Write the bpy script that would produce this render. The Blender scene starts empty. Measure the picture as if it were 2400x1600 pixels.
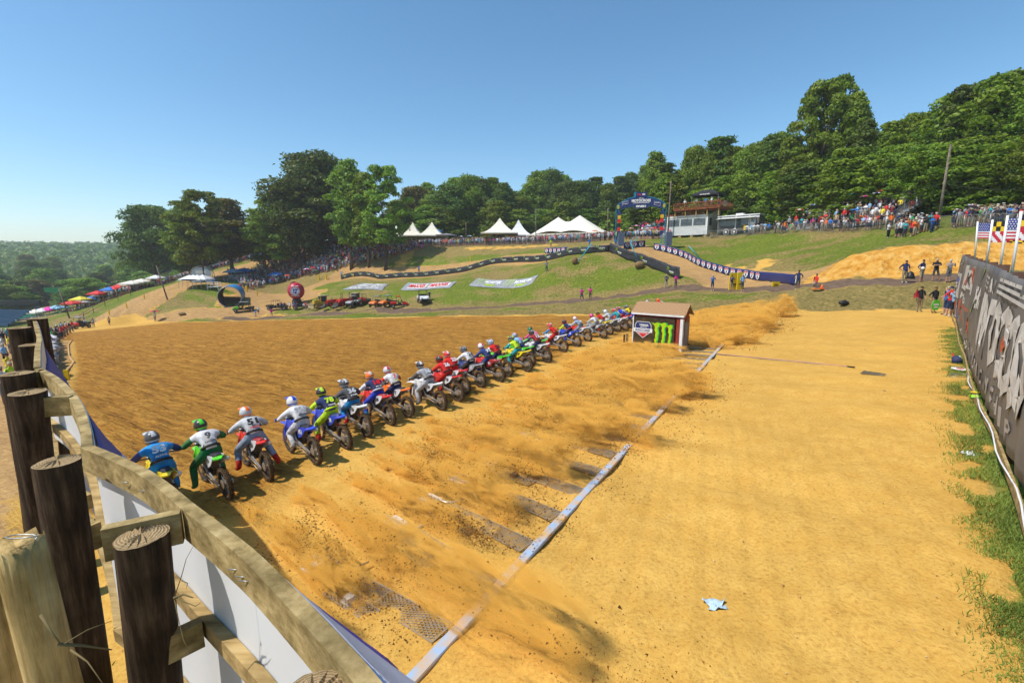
import bpy, bmesh, math, random
import numpy as np
from mathutils import Vector, Matrix, Euler, noise as mnoise
random.seed(7); np.random.seed(7)
R = math.radians
SC = bpy.context.scene
COL = SC.collection
# ------------------------------------------------------------------ camera, sky, sun, exposure
FPX = 1067.0                      # focal length in photo pixels (16 mm on a 36 mm frame, 2400 px wide)
PITCH = math.atan(190 / FPX)
CAMZ = 5.0
cam_d = bpy.data.cameras.new('camera'); cam_d.lens = 16.0; cam_d.sensor_width = 36.0
cam_d.clip_start = 0.05; cam_d.clip_end = 4000
cam = bpy.data.objects.new('camera', cam_d); COL.objects.link(cam)
cam.location = (0, 0, CAMZ); cam.rotation_euler = (math.pi / 2 - PITCH, 0, 0)
SC.camera = cam
SUN_EL = R(57); SUN_DIR = Vector((-0.93, -0.36, 0)).normalized()      # towards the sun, horizontally
world = bpy.data.worlds.new('World'); SC.world = world; world.use_nodes = True
wn = world.node_tree; wn.nodes.clear()
sky = wn.nodes.new('ShaderNodeTexSky'); sky.sky_type = 'NISHITA'; sky.sun_disc = False
sky.sun_elevation = SUN_EL; sky.sun_rotation = math.atan2(SUN_DIR.x, SUN_DIR.y)
sky.altitude = 0; sky.air_density = 1.0; sky.dust_density = 0.5; sky.ozone_density = 4.0
bg = wn.nodes.new('ShaderNodeBackground'); bg.inputs[1].default_value = 0.15
wo = wn.nodes.new('ShaderNodeOutputWorld')
hsv = wn.nodes.new('ShaderNodeHueSaturation'); hsv.inputs['Saturation'].default_value = 1.12; hsv.inputs['Hue'].default_value = 0.49
wn.links.new(sky.outputs[0], hsv.inputs['Color']); wn.links.new(hsv.outputs[0], bg.inputs[0]); wn.links.new(bg.outputs[0], wo.inputs[0])
sd = bpy.data.lights.new('sun', 'SUN'); sd.energy = 4.6; sd.angle = R(0.53); sd.color = (1.0, 0.95, 0.87)
sun = bpy.data.objects.new('sun', sd); COL.objects.link(sun)
to_sun = Vector((SUN_DIR.x * math.cos(SUN_EL), SUN_DIR.y * math.cos(SUN_EL), math.sin(SUN_EL)))
sun.rotation_euler = to_sun.to_track_quat('Z', 'Y').to_euler(); sun.location = (0, 0, 60)
SC.view_settings.view_transform = 'Standard'; SC.view_settings.look = 'None'
SC.view_settings.exposure = 0.18; SC.view_settings.gamma = 1.0; SC.view_settings.use_curve_mapping = False
SC.cycles.volume_bounces = 2; SC.cycles.max_bounces = 5; SC.cycles.diffuse_bounces = 2; SC.cycles.glossy_bounces = 2
SC.cycles.transparent_max_bounces = 8; SC.cycles.volume_step_rate = 1.0; SC.cycles.caustics_reflective = False; SC.cycles.caustics_refractive = False
SC.cycles.use_adaptive_sampling = True; SC.cycles.adaptive_threshold = 0.035

# ------------------------------------------------------------------ geometry of the place
CP, SP = math.cos(PITCH), math.sin(PITCH)
def at(px, py, d):
    """World point seen at photo pixel (px, py) at forward distance d metres (used to survey the place)."""
    u = (px - 1200) / FPX; v = (800 - py) / FPX
    dx, dy, dz = u, CP + v * SP, -SP + v * CP
    t = d / dy
    return Vector((dx * t, d, CAMZ + dz * t))
SDIR = Vector((-0.848, 0.53, 0)); TDIR = Vector((0.53, 0.848, 0))    # riding direction, along the start line
RIDE = math.atan2(SDIR.y, SDIR.x)
def plane_z(x, y): return -0.073 * ((-0.848 * x + 0.53 * y) - 11.0)
def on_pad(px, py):
    u = (px - 1200) / FPX; v = (800 - py) / FPX
    dx, dy, dz = u, CP + v * SP, -SP + v * CP
    nx, ny = -0.848 * .073, 0.53 * .073
    t = (0.803 - CAMZ) / (nx * dx + ny * dy + dz)
    return Vector((dx * t, dy * t, CAMZ + dz * t))
def st(s, t, h=0.0):
    x = SDIR.x * s + TDIR.x * t; y = SDIR.y * s + TDIR.y * t
    return Vector((x, y, plane_z(x, y) + h))

SURVEY = [  # (px, py, d) ground points outside the start field
 (2400,650,35),(2300,652,36),(2230,660,36.8),(2120,662,37.8),(2000,668,40),(1870,677,43),(1780,680,47),(1670,681,53),(1583,677,56),(1500,688,59),(1420,698,61),(1365,705,61.5),(1300,709,62.5),(1200,716,65),(1100,723,67.5),(1000,728,70.5),(830,733,79),(700,738,86),(600,746,88),
 (799,654,118),(890,653,110),(1001,647,103),(1090,636,98),(1156,617.5,94),(1222,613,89),(1300,607,82),(1428,590,74),(1502,618,67),(1547,636,63),(1592,653,58.5),
 (1410,581,78),(1470,581,77),(1500,582,76),(1556,587,74),(1606,603,70),(1636,621,66),(1681,636,62),(1755,651,56),(1800,658,52),(1861,668,45.5),(1530,610,70),(1600,632,65),(1680,655,59),(1740,665,55),
 (1001,577,122),(1100,576,116),(1200,574,110),(1300,570,104),(1440,563,93),(1530,561,86.5),(1640,560,81),(1770,552,75),(1900,548,66),(2047,545,57),(2200,541,48),(2400,541,42),
 (1300,590,90),(1290,580,98),(1200,600,96),(1200,588,103),(1120,588,109),(1010,588,118),(1010,612,111),(1000,638,106),(880,640,113),(900,618,118),(1100,612,104),
 (1620,572,77),(1750,570,72),(1800,575,68),(1900,572,63),(2050,565,54),(2200,562,46.5),(1720,600,68),(1800,600,62),(1850,632,54),(1900,640,49),(1960,619,46),(2013,600,45),(2147,587,42.5),(2281,580,41),(2400,576,40),
 (1923,663,44.2),(2087,650,41),(2251,637,39),(2400,630,37.5),
 (1281,638,72),(1200,665,76),(1100,655,84),(1000,672,88),(900,672,95),(820,668,104),(1400,655,67),(1000,706,76),(900,712,77),(800,700,90),(1320,672,68),(1180,640,86),(1480,645,64.5),(1220,692,71.5),(1100,700,74),
 (919,598,121),(822,623,121),(766,636,122),(690,654,125),(613,672,129),(870,578,134),(753,582,140),(676,587,149),(613,610,152),(960,576,127),(690,620,137),
 (760,664,112),(700,692,105),(640,700,104),(600,708,98),(560,726,92),(640,728,90),(700,722,92),(620,683,112),(560,676,110),(500,664,108),
 (470,667,106),(430,680,103),(400,700,99),(350,720,95),(300,745,92),(450,710,97),(520,712,96),(400,735,91),(520,690,102),
 (268,742,90),(300,712,100),(350,692,107),(400,674,113),(447,662,119),(506,644,130),(595,614,147),(670,582,165),(690,570,175),
 (300,680,120),(360,668,124),(462,644,136),(600,605,158),(150,728,114),(230,708,117),(100,745,108),(200,748,98),
 (540,660,122),(600,660,126),(560,645,130),
]
_pts = [tuple(at(*q)) for q in SURVEY]
_pts += [(-55,152,8.4),(-40,142,9),(-20,130,9),(0,124,9),(25,115,9.1),(50,105,9.3),(75,88,9.3),(78,68,9),(-50,185,9.5),(0,170,9.5),(60,150,9.6),(-150, 150, -12), (-250, 200, -16), (-350, 350, -18), (-300, 500, -6), (-500, 300, -6), (-100, 260, -6), (-60, 330, 2), (100, 400, 12), (300, 300, 14),
         (0, 250, 8), (120, 200, 12), (110, 110, 11), (85, 60, 9), (70, 45, 8.5), (90, 20, 6), (-700, 700, 4), (0, 900, 10), (700, 700, 14), (-900, 200, 0), (60, 30, 4.5), (52, 33, 4.6),
         (700, 0, 8), (-130, 130, -10.2), (-160, 110, -10.2), (-120, 100, -9.9), (-200, 120, -12), (-60, 210, 8), (-40, 190, 10)]
for q_ in ((2120,660,38.5),(1870,672,44),(1670,679,53.5),(1583,678,56.5),(1500,688,59),(1420,698,60.5),(1300,708,63),(1200,715.5,65.5),(1100,722.5,68),(1000,728,71),(900,731,75.5),(830,733,79.5),(700,738,85)):
    p_ = at(*q_); _pts += [(p_.x, p_.y + dy_, p_.z) for dy_ in (-1.7, 1.7)]
for s_ in (-14, -8, -3, 3, 10, 17, 24, 31, 38): _pts.append(tuple(st(s_, 44.3)))
for s_, t_ in ((50, 42.8), (62, 41.5), (75, 40.5), (90, 39.5), (103, 38.5), (112, 37), (118, 30), (120, 20), (122, 8), (122, -10), (0, 35), (40, 35), (80, 32), (100, 15), (60, 10), (20, 5), (60, -20), (20, -30), (-20, -30), (100, -30), (-25, 30), (-25, 0)):
    _pts.append(tuple(st(s_, t_)))
_P = np.array(_pts)
def _U(r2): return np.where(r2 > 1e-12, 0.5 * r2 * np.log(np.maximum(r2, 1e-12)), 0.0)
def _fit(P, lam=2.0):
    n = len(P); A = np.zeros((n + 3, n + 3)); d2 = ((P[:, None, :2] - P[None, :, :2]) ** 2).sum(-1)
    A[:n, :n] = _U(d2) + lam * np.eye(n); A[:n, n] = 1; A[:n, n + 1:] = P[:, :2]; A[n, :n] = 1; A[n + 1:, :n] = P[:, :2].T
    b = np.zeros(n + 3); b[:n] = P[:, 2]
    return np.linalg.solve(A, b)
_W = _fit(_P)
def _tps(x, y):
    out = np.empty(x.size); xf = x.ravel(); yf = y.ravel(); n = len(_P)
    for i in range(0, xf.size, 20000):
        a, b = xf[i:i + 20000], yf[i:i + 20000]
        d2 = (a[:, None] - _P[None, :, 0]) ** 2 + (b[:, None] - _P[None, :, 1]) ** 2
        out[i:i + 20000] = _U(d2) @ _W[:n] + _W[n] + _W[n + 1] * a + _W[n + 2] * b
    return out.reshape(x.shape)
def _sm(a, b, v): u = np.clip((v - a) / (b - a), 0, 1); return u * u * (3 - 2 * u)
def terrain(x, y):
    x = np.asarray(x, float); y = np.asarray(y, float)
    s = -0.848 * x + 0.53 * y; t = 0.53 * x + 0.848 * y
    far_edge = np.interp(s, [-30, -14, 38, 50, 75, 103, 115], [42, 44.0, 44.0, 42.5, 40.2, 38.0, 30])
    w = np.maximum(_sm(-0.6, 1.4, t - far_edge), _sm(112, 120, s))
    w = np.maximum(w, _sm(-60, -90, t))
    w = np.maximum(w, _sm(-16, -24, s))
    zp = -0.073 * (np.maximum(s, -14) - 11)
    z = zp * (1 - w)
    m = w > 0
    if m.any():
        zz = np.zeros_like(z); zz[m] = _tps(x[m], y[m]); z = z + w * zz
    # pond basin
    dpx, dpy = (x + 142) / 42.0, (y - 128) / 17.0
    z = z - 1.6 * _sm(1.25, 0.9, np.sqrt(dpx ** 2 + dpy ** 2))
    return z
def zt(x, y): return float(terrain(np.array([float(x)]), np.array([float(y)]))[0])
def gpt(px, py, d):
    """ground point under a surveyed pixel"""
    p = at(px, py, d); return Vector((p.x, p.y, zt(p.x, p.y)))
def gz(x, y, h=0.0): return Vector((x, y, zt(x, y) + h))

# ------------------------------------------------------------------ helpers
def tag(o, label=None, cat=None, group=None, kind=None):
    if label: o['label'] = label
    if cat: o['category'] = cat
    if group: o['group'] = group
    if kind: o['kind'] = kind
    return o
def empty(name, loc=(0, 0, 0), rz=0.0, label=None, cat=None, group=None, scale=1.0):
    o = bpy.data.objects.new(name, None); COL.objects.link(o)
    o.location = loc; o.rotation_euler = (0, 0, rz); o.scale = (scale,) * 3; o.empty_display_size = 0.1
    return tag(o, label, cat, group)
_NT = {}
def mat(key, col, rough=0.8, col2=None, scale=3.0, bump=0.0, metal=0.0, emit=None, spec=0.3, stretch=None, sub=0.0, detail=4.0, dirt=0.0, coords='Object'):
    """procedural material: base colour varied by noise, optional bump and dust"""
    if key in _NT: return _NT[key]
    m = bpy.data.materials.new(key); m.use_nodes = True; nt = m.node_tree; b = nt.nodes['Principled BSDF']
    b.inputs['Roughness'].default_value = rough; b.inputs['Metallic'].default_value = metal
    b.inputs['Specular IOR Level'].default_value = spec
    tc = nt.nodes.new('ShaderNodeTexCoord'); mp = nt.nodes.new('ShaderNodeMapping')
    nt.links.new(tc.outputs[coords], mp.inputs[0])
    if stretch: mp.inputs['Scale'].default_value = stretch
    nz = nt.nodes.new('ShaderNodeTexNoise'); nz.inputs['Scale'].default_value = scale; nz.inputs['Detail'].default_value = detail
    nt.links.new(mp.outputs[0], nz.inputs['Vector'])
    cr = nt.nodes.new('ShaderNodeValToRGB')
    c2 = col2 if col2 else tuple(c * 0.86 for c in col)
    cr.color_ramp.elements[0].color = (*c2, 1); cr.color_ramp.elements[1].color = (*col, 1)
    cr.color_ramp.elements[0].position = 0.35; cr.color_ramp.elements[1].position = 0.62
    nt.links.new(nz.outputs['Fac'], cr.inputs[0]); out = cr.outputs[0]
    if dirt:
        n2 = nt.nodes.new('ShaderNodeTexNoise'); n2.inputs['Scale'].default_value = 4; n2.inputs['Detail'].default_value = 6
        nt.links.new(tc.outputs['Object'], n2.inputs['Vector'])
        mr = nt.nodes.new('ShaderNodeMapRange'); mr.inputs[1].default_value = 0.4; mr.inputs[2].default_value = 0.75; mr.inputs[4].default_value = dirt
        nt.links.new(n2.outputs['Fac'], mr.inputs[0])
        mx = nt.nodes.new('ShaderNodeMix'); mx.data_type = 'RGBA'; nt.links.new(mr.outputs[0], mx.inputs[0]); nt.links.new(out, mx.inputs[6]); mx.inputs[7].default_value = (0.33, 0.17, 0.05, 1)
        out = mx.outputs[2]
    nt.links.new(out, b.inputs['Base Color'])
    if bump:
        bp = nt.nodes.new('ShaderNodeBump'); bp.inputs['Strength'].default_value = bump; bp.inputs['Distance'].default_value = 0.02
        nt.links.new(nz.outputs['Fac'], bp.inputs['Height']); nt.links.new(bp.outputs[0], b.inputs['Normal'])
    if emit: b.inputs['Emission Color'].default_value = (*col, 1); b.inputs['Emission Strength'].default_value = emit
    _NT[key] = m; return m
class MB:
    """collects shapes into one mesh"""
    def __init__(s): s.v = []; s.f = []; s.m = []; s.M = Matrix.Identity(4); s.smooth = []
    def add(s, vs, fs, mi=0, sm=False):
        n = len(s.v); M = s.M
        s.v += [tuple(M @ Vector(v)) for v in vs]; s.f += [tuple(n + i for i in f) for f in fs]; s.m += [mi] * len(fs); s.smooth += [sm] * len(fs); return s
    def box(s, c, d, rot=None, mi=0):
        x, y, z = d[0] / 2, d[1] / 2, d[2] / 2
        vs = [(-x, -y, -z), (x, -y, -z), (x, y, -z), (-x, y, -z), (-x, -y, z), (x, -y, z), (x, y, z), (-x, y, z)]
        Rm = Euler(rot).to_matrix() if rot else None
        vs = [((Rm @ Vector(v)) if Rm else Vector(v)) + Vector(c) for v in vs]
        return s.add(vs, [(0, 3, 2, 1), (4, 5, 6, 7), (0, 1, 5, 4), (1, 2, 6, 5), (2, 3, 7, 6), (3, 0, 4, 7)], mi)
    def beam(s, a, b, w, h, mi=0, up=(0, 0, 1)):
        a, b = Vector(a), Vector(b); d = (b - a); L = d.length; d.normalize(); u = Vector(up); r = d.cross(u)
        if r.length < 1e-4: r = d.cross(Vector((1, 0, 0)))
        r.normalize(); u = r.cross(d)
        vs = [a + r * (i * w / 2) + u * (j * h / 2) for i, j in ((-1, -1), (1, -1), (1, 1), (-1, 1))] + [b + r * (i * w / 2) + u * (j * h / 2) for i, j in ((-1, -1), (1, -1), (1, 1), (-1, 1))]
        return s.add(vs, [(0, 1, 2, 3), (7, 6, 5, 4), (0, 4, 5, 1), (1, 5, 6, 2), (2, 6, 7, 3), (3, 7, 4, 0)], mi)
    def tube(s, pts, r, n=8, mi=0, cap=True, sm=True):
        pts = [Vector(p) for p in pts]; rr = r if isinstance(r, (list, tuple)) else [r] * len(pts)
        vs = []; ref = None
        for i, p in enumerate(pts):
            d = (pts[min(i + 1, len(pts) - 1)] - pts[max(i - 1, 0)]).normalized()
            if ref is None: ref = d.orthogonal().normalized()
            a = (ref - d * ref.dot(d)); a = a.normalized() if a.length > 1e-5 else d.orthogonal().normalized(); ref = a; b = d.cross(a)
            vs += [p + (a * math.cos(2 * math.pi * k / n) + b * math.sin(2 * math.pi * k / n)) * rr[i] for k in range(n)]
        fs = [(i * n + k, i * n + (k + 1) % n, (i + 1) * n + (k + 1) % n, (i + 1) * n + k) for i in range(len(pts) - 1) for k in range(n)]
        if cap: fs += [tuple(range(n - 1, -1, -1)), tuple((len(pts) - 1) * n + k for k in range(n))]
        return s.add(vs, fs, mi, sm)
    def prism(s, poly, axis, w, mi=0, c=(0, 0, 0)):
        """poly in the plane across `axis` ('y': x,z ; 'x': y,z ; 'z': x,y), extruded +-w/2"""
        n = len(poly); f = {'y': lambda a, b, k: (a, k, b), 'x': lambda a, b, k: (k, a, b), 'z': lambda a, b, k: (a, b, k)}[axis]
        vs = [Vector(f(a, b, -w / 2)) + Vector(c) for a, b in poly] + [Vector(f(a, b, w / 2)) + Vector(c) for a, b in poly]
        return s.add(vs, [tuple(range(n)), tuple(range(2 * n - 1, n - 1, -1))] + [(i, (i + 1) % n + 0, (i + 1) % n + n, i + n)[::-1] for i in range(n)], mi)
    def ball(s, c, r, n=10, mi=0, m=7):
        rx, ry, rz = (r, r, r) if not isinstance(r, (tuple, list)) else r
        vs = []; 
        for i in range(m + 1):
            a = math.pi * i / m
            for k in range(n):
                b = 2 * math.pi * k / n; vs.append((c[0] + rx * math.sin(a) * math.cos(b), c[1] + ry * math.sin(a) * math.sin(b), c[2] + rz * math.cos(a)))
        return s.add(vs, [(i * n + k, (i + 1) * n + k, (i + 1) * n + (k + 1) % n, i * n + (k + 1) % n) for i in range(m) for k in range(n)], mi, True)
    def disc(s, c, r, n=16, axis='z', h=0.01, mi=0):
        return s.prism([(c2 * r, s2 * r) for c2, s2 in ((math.cos(2 * math.pi * k / n), math.sin(2 * math.pi * k / n)) for k in range(n))], axis, h, mi, c)
    def torus(s, c, R1, r, n=24, m=6, axis='y', mi=0):
        vs = []
        for i in range(n):
            a = 2 * math.pi * i / n
            for k in range(m):
                b = 2 * math.pi * k / m; q = R1 + r * math.cos(b); w = r * math.sin(b)
                p = (q * math.cos(a), w, q * math.sin(a)) if axis == 'y' else ((w, q * math.cos(a), q * math.sin(a)) if axis == 'x' else (q * math.cos(a), q * math.sin(a), w))
                vs.append((c[0] + p[0], c[1] + p[1], c[2] + p[2]))
        return s.add(vs, [(i * m + k, i * m + (k + 1) % m, ((i + 1) % n) * m + (k + 1) % m, ((i + 1) % n) * m + k) for i in range(n) for k in range(m)], mi, True)
    def mesh(s, name):
        me = bpy.data.meshes.new(name); me.from_pydata(s.v, [], s.f)
        if s.m and max(s.m) > 0: me.polygons.foreach_set('material_index', s.m)
        me.polygons.foreach_set('use_smooth', s.smooth); me.update(); return me
    def build(s, name, mats, parent=None, loc=None, rz=0.0, **kw):
        me = s.mesh(name); o = bpy.data.objects.new(name, me); COL.objects.link(o)
        for m in (mats if isinstance(mats, (list, tuple)) else [mats]): me.materials.append(m)
        if parent: o.parent = parent
        if loc is not None: o.location = loc
        if rz: o.rotation_euler[2] = rz
        return tag(o, **kw) if kw else o
def link(me, name, parent=None, loc=None, mats=None, rot=None, **kw):
    o = bpy.data.objects.new(name, me); COL.objects.link(o)
    if parent: o.parent = parent
    if loc is not None: o.location = loc
    if rot is not None: o.rotation_euler = rot
    if mats:
        for i, m in enumerate(mats):
            if i < len(o.material_slots): o.material_slots[i].link = 'OBJECT'; o.material_slots[i].material = m
    return tag(o, **kw) if kw else o
_CH = {}
def copy_tree(o, parent=None, label=None, **kw):
    c = o.copy(); COL.objects.link(c); c.parent = parent
    for ch in [k for k in o.children]: copy_tree(ch, c)
    if label: c['label'] = label
    return c
_TX = {}
def text_faces(txt, size=1.0, bold=0.0, sub=None):
    """flat glyph geometry of a word, centred on 0,0: (verts2d, faces)"""
    k = (txt, bold)
    if k not in _TX:
        cu = bpy.data.curves.new('lettering', 'FONT'); cu.body = txt; cu.size = 1.0; cu.align_x = 'CENTER'; cu.align_y = 'CENTER'; cu.resolution_u = 2; cu.offset = bold
        o = bpy.data.objects.new('lettering', cu); COL.objects.link(o)
        me = o.to_mesh(); v = [(q.co.x, q.co.y) for q in me.vertices]; f = [tuple(p.vertices) for p in me.polygons]
        o.to_mesh_clear(); bpy.data.objects.remove(o); bpy.data.curves.remove(cu)
        xs = [a for a, _ in v]; ys = [b for _, b in v]; cx, cy = (min(xs) + max(xs)) / 2, (min(ys) + max(ys)) / 2
        w, h = max(xs) - min(xs), max(ys) - min(ys)
        _TX[k] = ([((a - cx) / w, (b - cy) / h) for a, b in v], f, w / h)
    return _TX[k]
def put_text(mb, txt, c, w, h, ux, uy, mi=0, bold=0.02, off=0.0, skew=0.0):
    """word fitted into w x h, centred on c, along unit vectors ux, uy"""
    v, f, _ = text_faces(txt, 1, bold); ux, uy, c = Vector(ux), Vector(uy), Vector(c); n = ux.cross(uy).normalized()
    return mb.add([c + ux * ((a + skew * b * h / w) * w) + uy * (b * h) + n * off for a, b in v], f, mi)
def put_poly(mb, poly, c, w, h, ux, uy, mi=0, off=0.0):
    ux, uy, c = Vector(ux), Vector(uy), Vector(c); n = ux.cross(uy).normalized()
    return mb.add([c + ux * (a * w) + uy * (b * h) + n * off for a, b in poly], [tuple(range(len(poly)))], mi)
# ------------------------------------------------------------------ ground sheet
def seg_dist(x, y, pts):
    d = np.full(x.shape, 1e9)
    for (ax, ay), (bx, by) in zip(pts[:-1], pts[1:]):
        vx, vy = bx - ax, by - ay; L = vx * vx + vy * vy + 1e-9
        t = np.clip(((x - ax) * vx + (y - ay) * vy) / L, 0, 1)
        d = np.minimum(d, np.hypot(x - ax - t * vx, y - ay - t * vy))
    return d
def XY(l): return [tuple(at(*q)[:2]) for q in l]
PATH = XY([(2500,640,33),(2300,648,36),(2230,652,37.8),(2120,660,38.5),(2000,665,41),(1870,672,44),(1780,678,48),(1670,678,54),(1583,678,56.5),(1500,688,59),(1420,698,60.5),(1300,708,63),(1200,715,65.5),(1100,722,68),(1000,728,71),(830,733,79.5),(700,738,84),(610,745,86),(540,754,87)])
LANDING = XY([(1440,581,82),(1450,581,78),(1500,590,73),(1560,610,69),(1620,635,64.5),(1690,653,59),(1760,662,54),(1850,672,48)])
UPPER = XY([(1480,582,77),(1380,588,80),(1300,602,85),(1222,609,91.5),(1156,614,96.5),(1090,632,100.5),(1001,643,105.5),(890,650,112.5),(799,652,119),(740,672,112),(690,688,108),(620,695,106),(560,678,109),(500,666,110)])
HILLTRK = XY([(245,752,86),(268,742,91),(310,708,101),(350,692,107),(400,674,113),(447,662,119),(506,644,130),(595,614,147),(670,582,165),(690,570,176)])
def build_ground():
    ang = np.concatenate([np.arange(-180, -58, 4.0), np.arange(-58, 58.01, 0.22), np.arange(60, 180, 4.0)])
    ang = np.radians(ang); na = len(ang)
    rad = 0.8 * np.exp(np.arange(0, 1) * 0); r = 0.8; rl = [r]
    while r < 2400: r *= (1.0165 if r < 38 else (1.0085 if r < 150 else 1.05)); rl.append(r)
    rad = np.array(rl); nr = len(rad)
    A, Rr = np.meshgrid(ang, rad); x = Rr * np.sin(A); y = Rr * np.cos(A)
    z = terrain(x, y)
    s = -0.848 * x + 0.53 * y; t = 0.53 * x + 0.848 * y
    far_edge = np.interp(s, [-14, 38, 50, 75, 103], [44.0, 44.0, 42.5, 40.2, 38.0])
    rng = np.random.RandomState(3)
    # smooth value noise by sums of sines with random phases (relief at a few scales)
    def wob(x, y, L, n=7, seed=0, ax=1.0, ay=1.0):
        q = np.random.RandomState(seed); o = np.zeros_like(x)
        for _ in range(n):
            a = q.uniform(0, 6.28); k = 6.28 / (L * q.uniform(0.6, 1.6)); o += np.sin((x * ax * math.cos(a) + y * ay * math.sin(a)) * k + q.uniform(0, 6.28))
        return o / math.sqrt(n)
    inpad = (t < far_edge + 0.4) & (s < 116)
    field = _sm(8.5, 13, s + 1.2 * wob(x, y, 6, seed=4)) * _sm(0.4, -1.6, t - far_edge + 0.6 * wob(x, y, 5, seed=5)) * _sm(101, 94, s)
    left_b = np.interp(s, [0, 10, 26, 39, 73, 110], [0, 1.0, 5.5, 9.2, 17.5, 20])
    field = field * _sm(-0.5, 1.0, t - left_b)
    dpath = seg_dist(x, y, PATH); dl = seg_dist(x, y, LANDING); du = seg_dist(x, y, UPPER); dh = seg_dist(x, y, HILLTRK)
    path = _sm(1.9, 1.0, dpath + 0.3 * wob(x, y, 3, seed=8)) * (1 - inpad)
    dirt_left = np.maximum(_sm(4.5, 2.5, seg_dist(x, y, XY([(230,756,86),(300,750,88),(400,745,89.5),(540,730,90.5),(620,725,92),(680,718,95)])) + .5 * wob(x, y, 3, seed=31)), _sm(8, 4, seg_dist(x, y, XY([(590,702,101),(640,702,101),(690,702,101)])) + .8 * wob(x, y, 4, seed=32)))      # open dirt by the tunnel
    dirt_left = np.maximum(dirt_left, _sm(3.5, 2, seg_dist(x, y, XY([(300,735,93),(350,715,97),(400,690,103),(440,672,106)])) + .5 * wob(x, y, 2, seed=33)))
    track = np.maximum.reduce([dirt_left, np.zeros_like(x), _sm(4.2, 3.2, dl), _sm(3.6, 2.6, du), _sm(5.5, 4.2, dh)]) * (1 - inpad)
    apron = _sm(3.2, 1.2, dpath + 0.6 * wob(x, y, 2.5, seed=14)) * (x < 0) * _sm(-35, -45, x)
    leftg = _sm(1.0, -1.0, t - left_b) * (s > 3) * (s < 80) * (t > -60) * (t < far_edge); track = np.maximum(track, .85 * leftg)
    # relief
    z += 0.035 * wob(x, y, 2.3, seed=1) * (Rr < 60) + 0.012 * wob(x, y, 0.5, seed=2) * (Rr < 14)
    furrow = wob(s * 0.07, t, 0.55, n=9, seed=6)
    z += 0.03 * furrow * field * (Rr < 90) + 0.03 * wob(x, y, 0.8, seed=9) * field * (Rr < 60)
    bank = (1 - inpad) * (1 - track) * (1 - path)
    z += (0.12 * wob(x, y, 3.0, seed=10) + 0.06 * wob(x, y, 1.1, seed=11)) * bank * np.interp(Rr, [0, 45, 75, 130], [1, 1, .45, .2])
    z += 0.15 * wob(dh * 3, s * 0.2, 4, seed=12) * _sm(5, 3.5, dh) * (1 - inpad)
    # cut bank of bare orange clay above the path
    cb = XY([(1905,668,44.5),(1960,660,44.2),(2087,650,41.2),(2251,637,39.3),(2400,628,38)]); cbt = XY([(1925,664,44.6),(1962,622,45.6),(2013,600,45.3),(2147,588,42.8),(2281,581,41.2),(2420,576,40)])
    dcb = np.minimum(seg_dist(x, y, cb), seg_dist(x, y, cbt))
    mid = [((a[0] + b[0]) / 2, (a[1] + b[1]) / 2) for a, b in zip(cb, cbt[1:])]
    cliff = _sm(1.9, 1.0, np.minimum(dcb + .5, seg_dist(x, y, mid)) + 0.25 * wob(x, y, 1.5, seed=15)) * (1 - path) * (1 - inpad) * (t > 51.2) * (x > 27.5)
    bare = np.zeros_like(x)
    for q, w in ((XY([(965,590,121),(950,605,118),(935,625,114),(920,645,112)]), 2.6), (XY([(1100,582,113),(1300,576,101)]), 1.4), (XY([(1740,640,57),(1800,625,60)]), 1.5), (XY([(1800,652,53),(1760,640,58),(1700,628,63)]), 1.0), (XY([(1840,700,38),(1850,712,37.5)]), 1.4), (XY([(540,700,99),(600,712,96),(640,705,100)]), .1)):
        bare = np.maximum(bare, _sm(w, w * 0.4, seg_dist(x, y, q) + 0.7 * wob(x, y, 2, seed=16)))
    ruts = wob(s * 0.1, t, 0.9, n=9, seed=26)
    dry = np.clip(0.42 + 0.33 * wob(x, y, 14, seed=17) + 0.25 * wob(x, y, 3, seed=18), 0, 1)
    dry = np.maximum(dry, _sm(4.5, 1.5, dpath) * 0.9)
    dry = np.where((y > 97) & (x < 30) & (x > -45) & (t > 86), np.maximum(dry, 0.72), dry); dry = np.where((y > 210) & (x < 60), .15, dry)
    dry = np.where((t > far_edge) & (t < far_edge + 6) & (x > -10), np.maximum(dry, 0.7), dry)
    lush = _sm(9, 3, np.hypot(x + 71, y - 119) / 1.0)
    dry = dry * (1 - lush)
    # grass strip at the foot of the right wall (wall runs s = about -3.5 .. -9)
    wall_s = np.interp(t, [0, 9.65, 19.2, 41.6], [-1.5, -3.4, -5.3, -9.4])
    strip = _sm(1.15, -0.2, (s - wall_s) * np.interp(t, [4, 9, 16], [1.8, 1.4, 1.0]) + 0.10 * wob(x, y, 1.6, seed=19) + 0.06 * wob(x, y, .5, seed=20)) * _sm(36, 31, t) * (y > 1)
    strip = np.maximum(strip, _sm(-2.5, -4.5, s - wall_s))
    nearL = .6 * _sm(-1.5, -3.0, t - 0.12 * s + 0.5 * wob(x, y, 1.5, seed=21)) * (s < 18) * _sm(0.1, .8, wob(x, y, 1.7, seed=22) + .6)
    grass = np.where(inpad, np.maximum(strip, nearL), 1.0) * (1 - path) * (1 - track) * (1 - cliff)
    grass = grass * (1 - bare) * (1 - apron * .8) * (1 - np.where(inpad, 0, dirt_left * .9))
    crowdz = _sm(34, 26, np.hypot((x + 55) / 1.3, (y - 135) / 0.8))
    dry = np.maximum(dry, crowdz * .9)
    v = np.stack([x, y, z], -1).reshape(-1, 3)
    ii = np.arange(nr - 1)[:, None] * na; jj = np.arange(na)[None, :]; jn = (jj + 1) % na
    f = np.stack([ii + jj, ii + jn, ii + na + jn, ii + na + jj], -1).reshape(-1, 4)[:, ::-1]
    me = bpy.data.meshes.new('ground')
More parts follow.
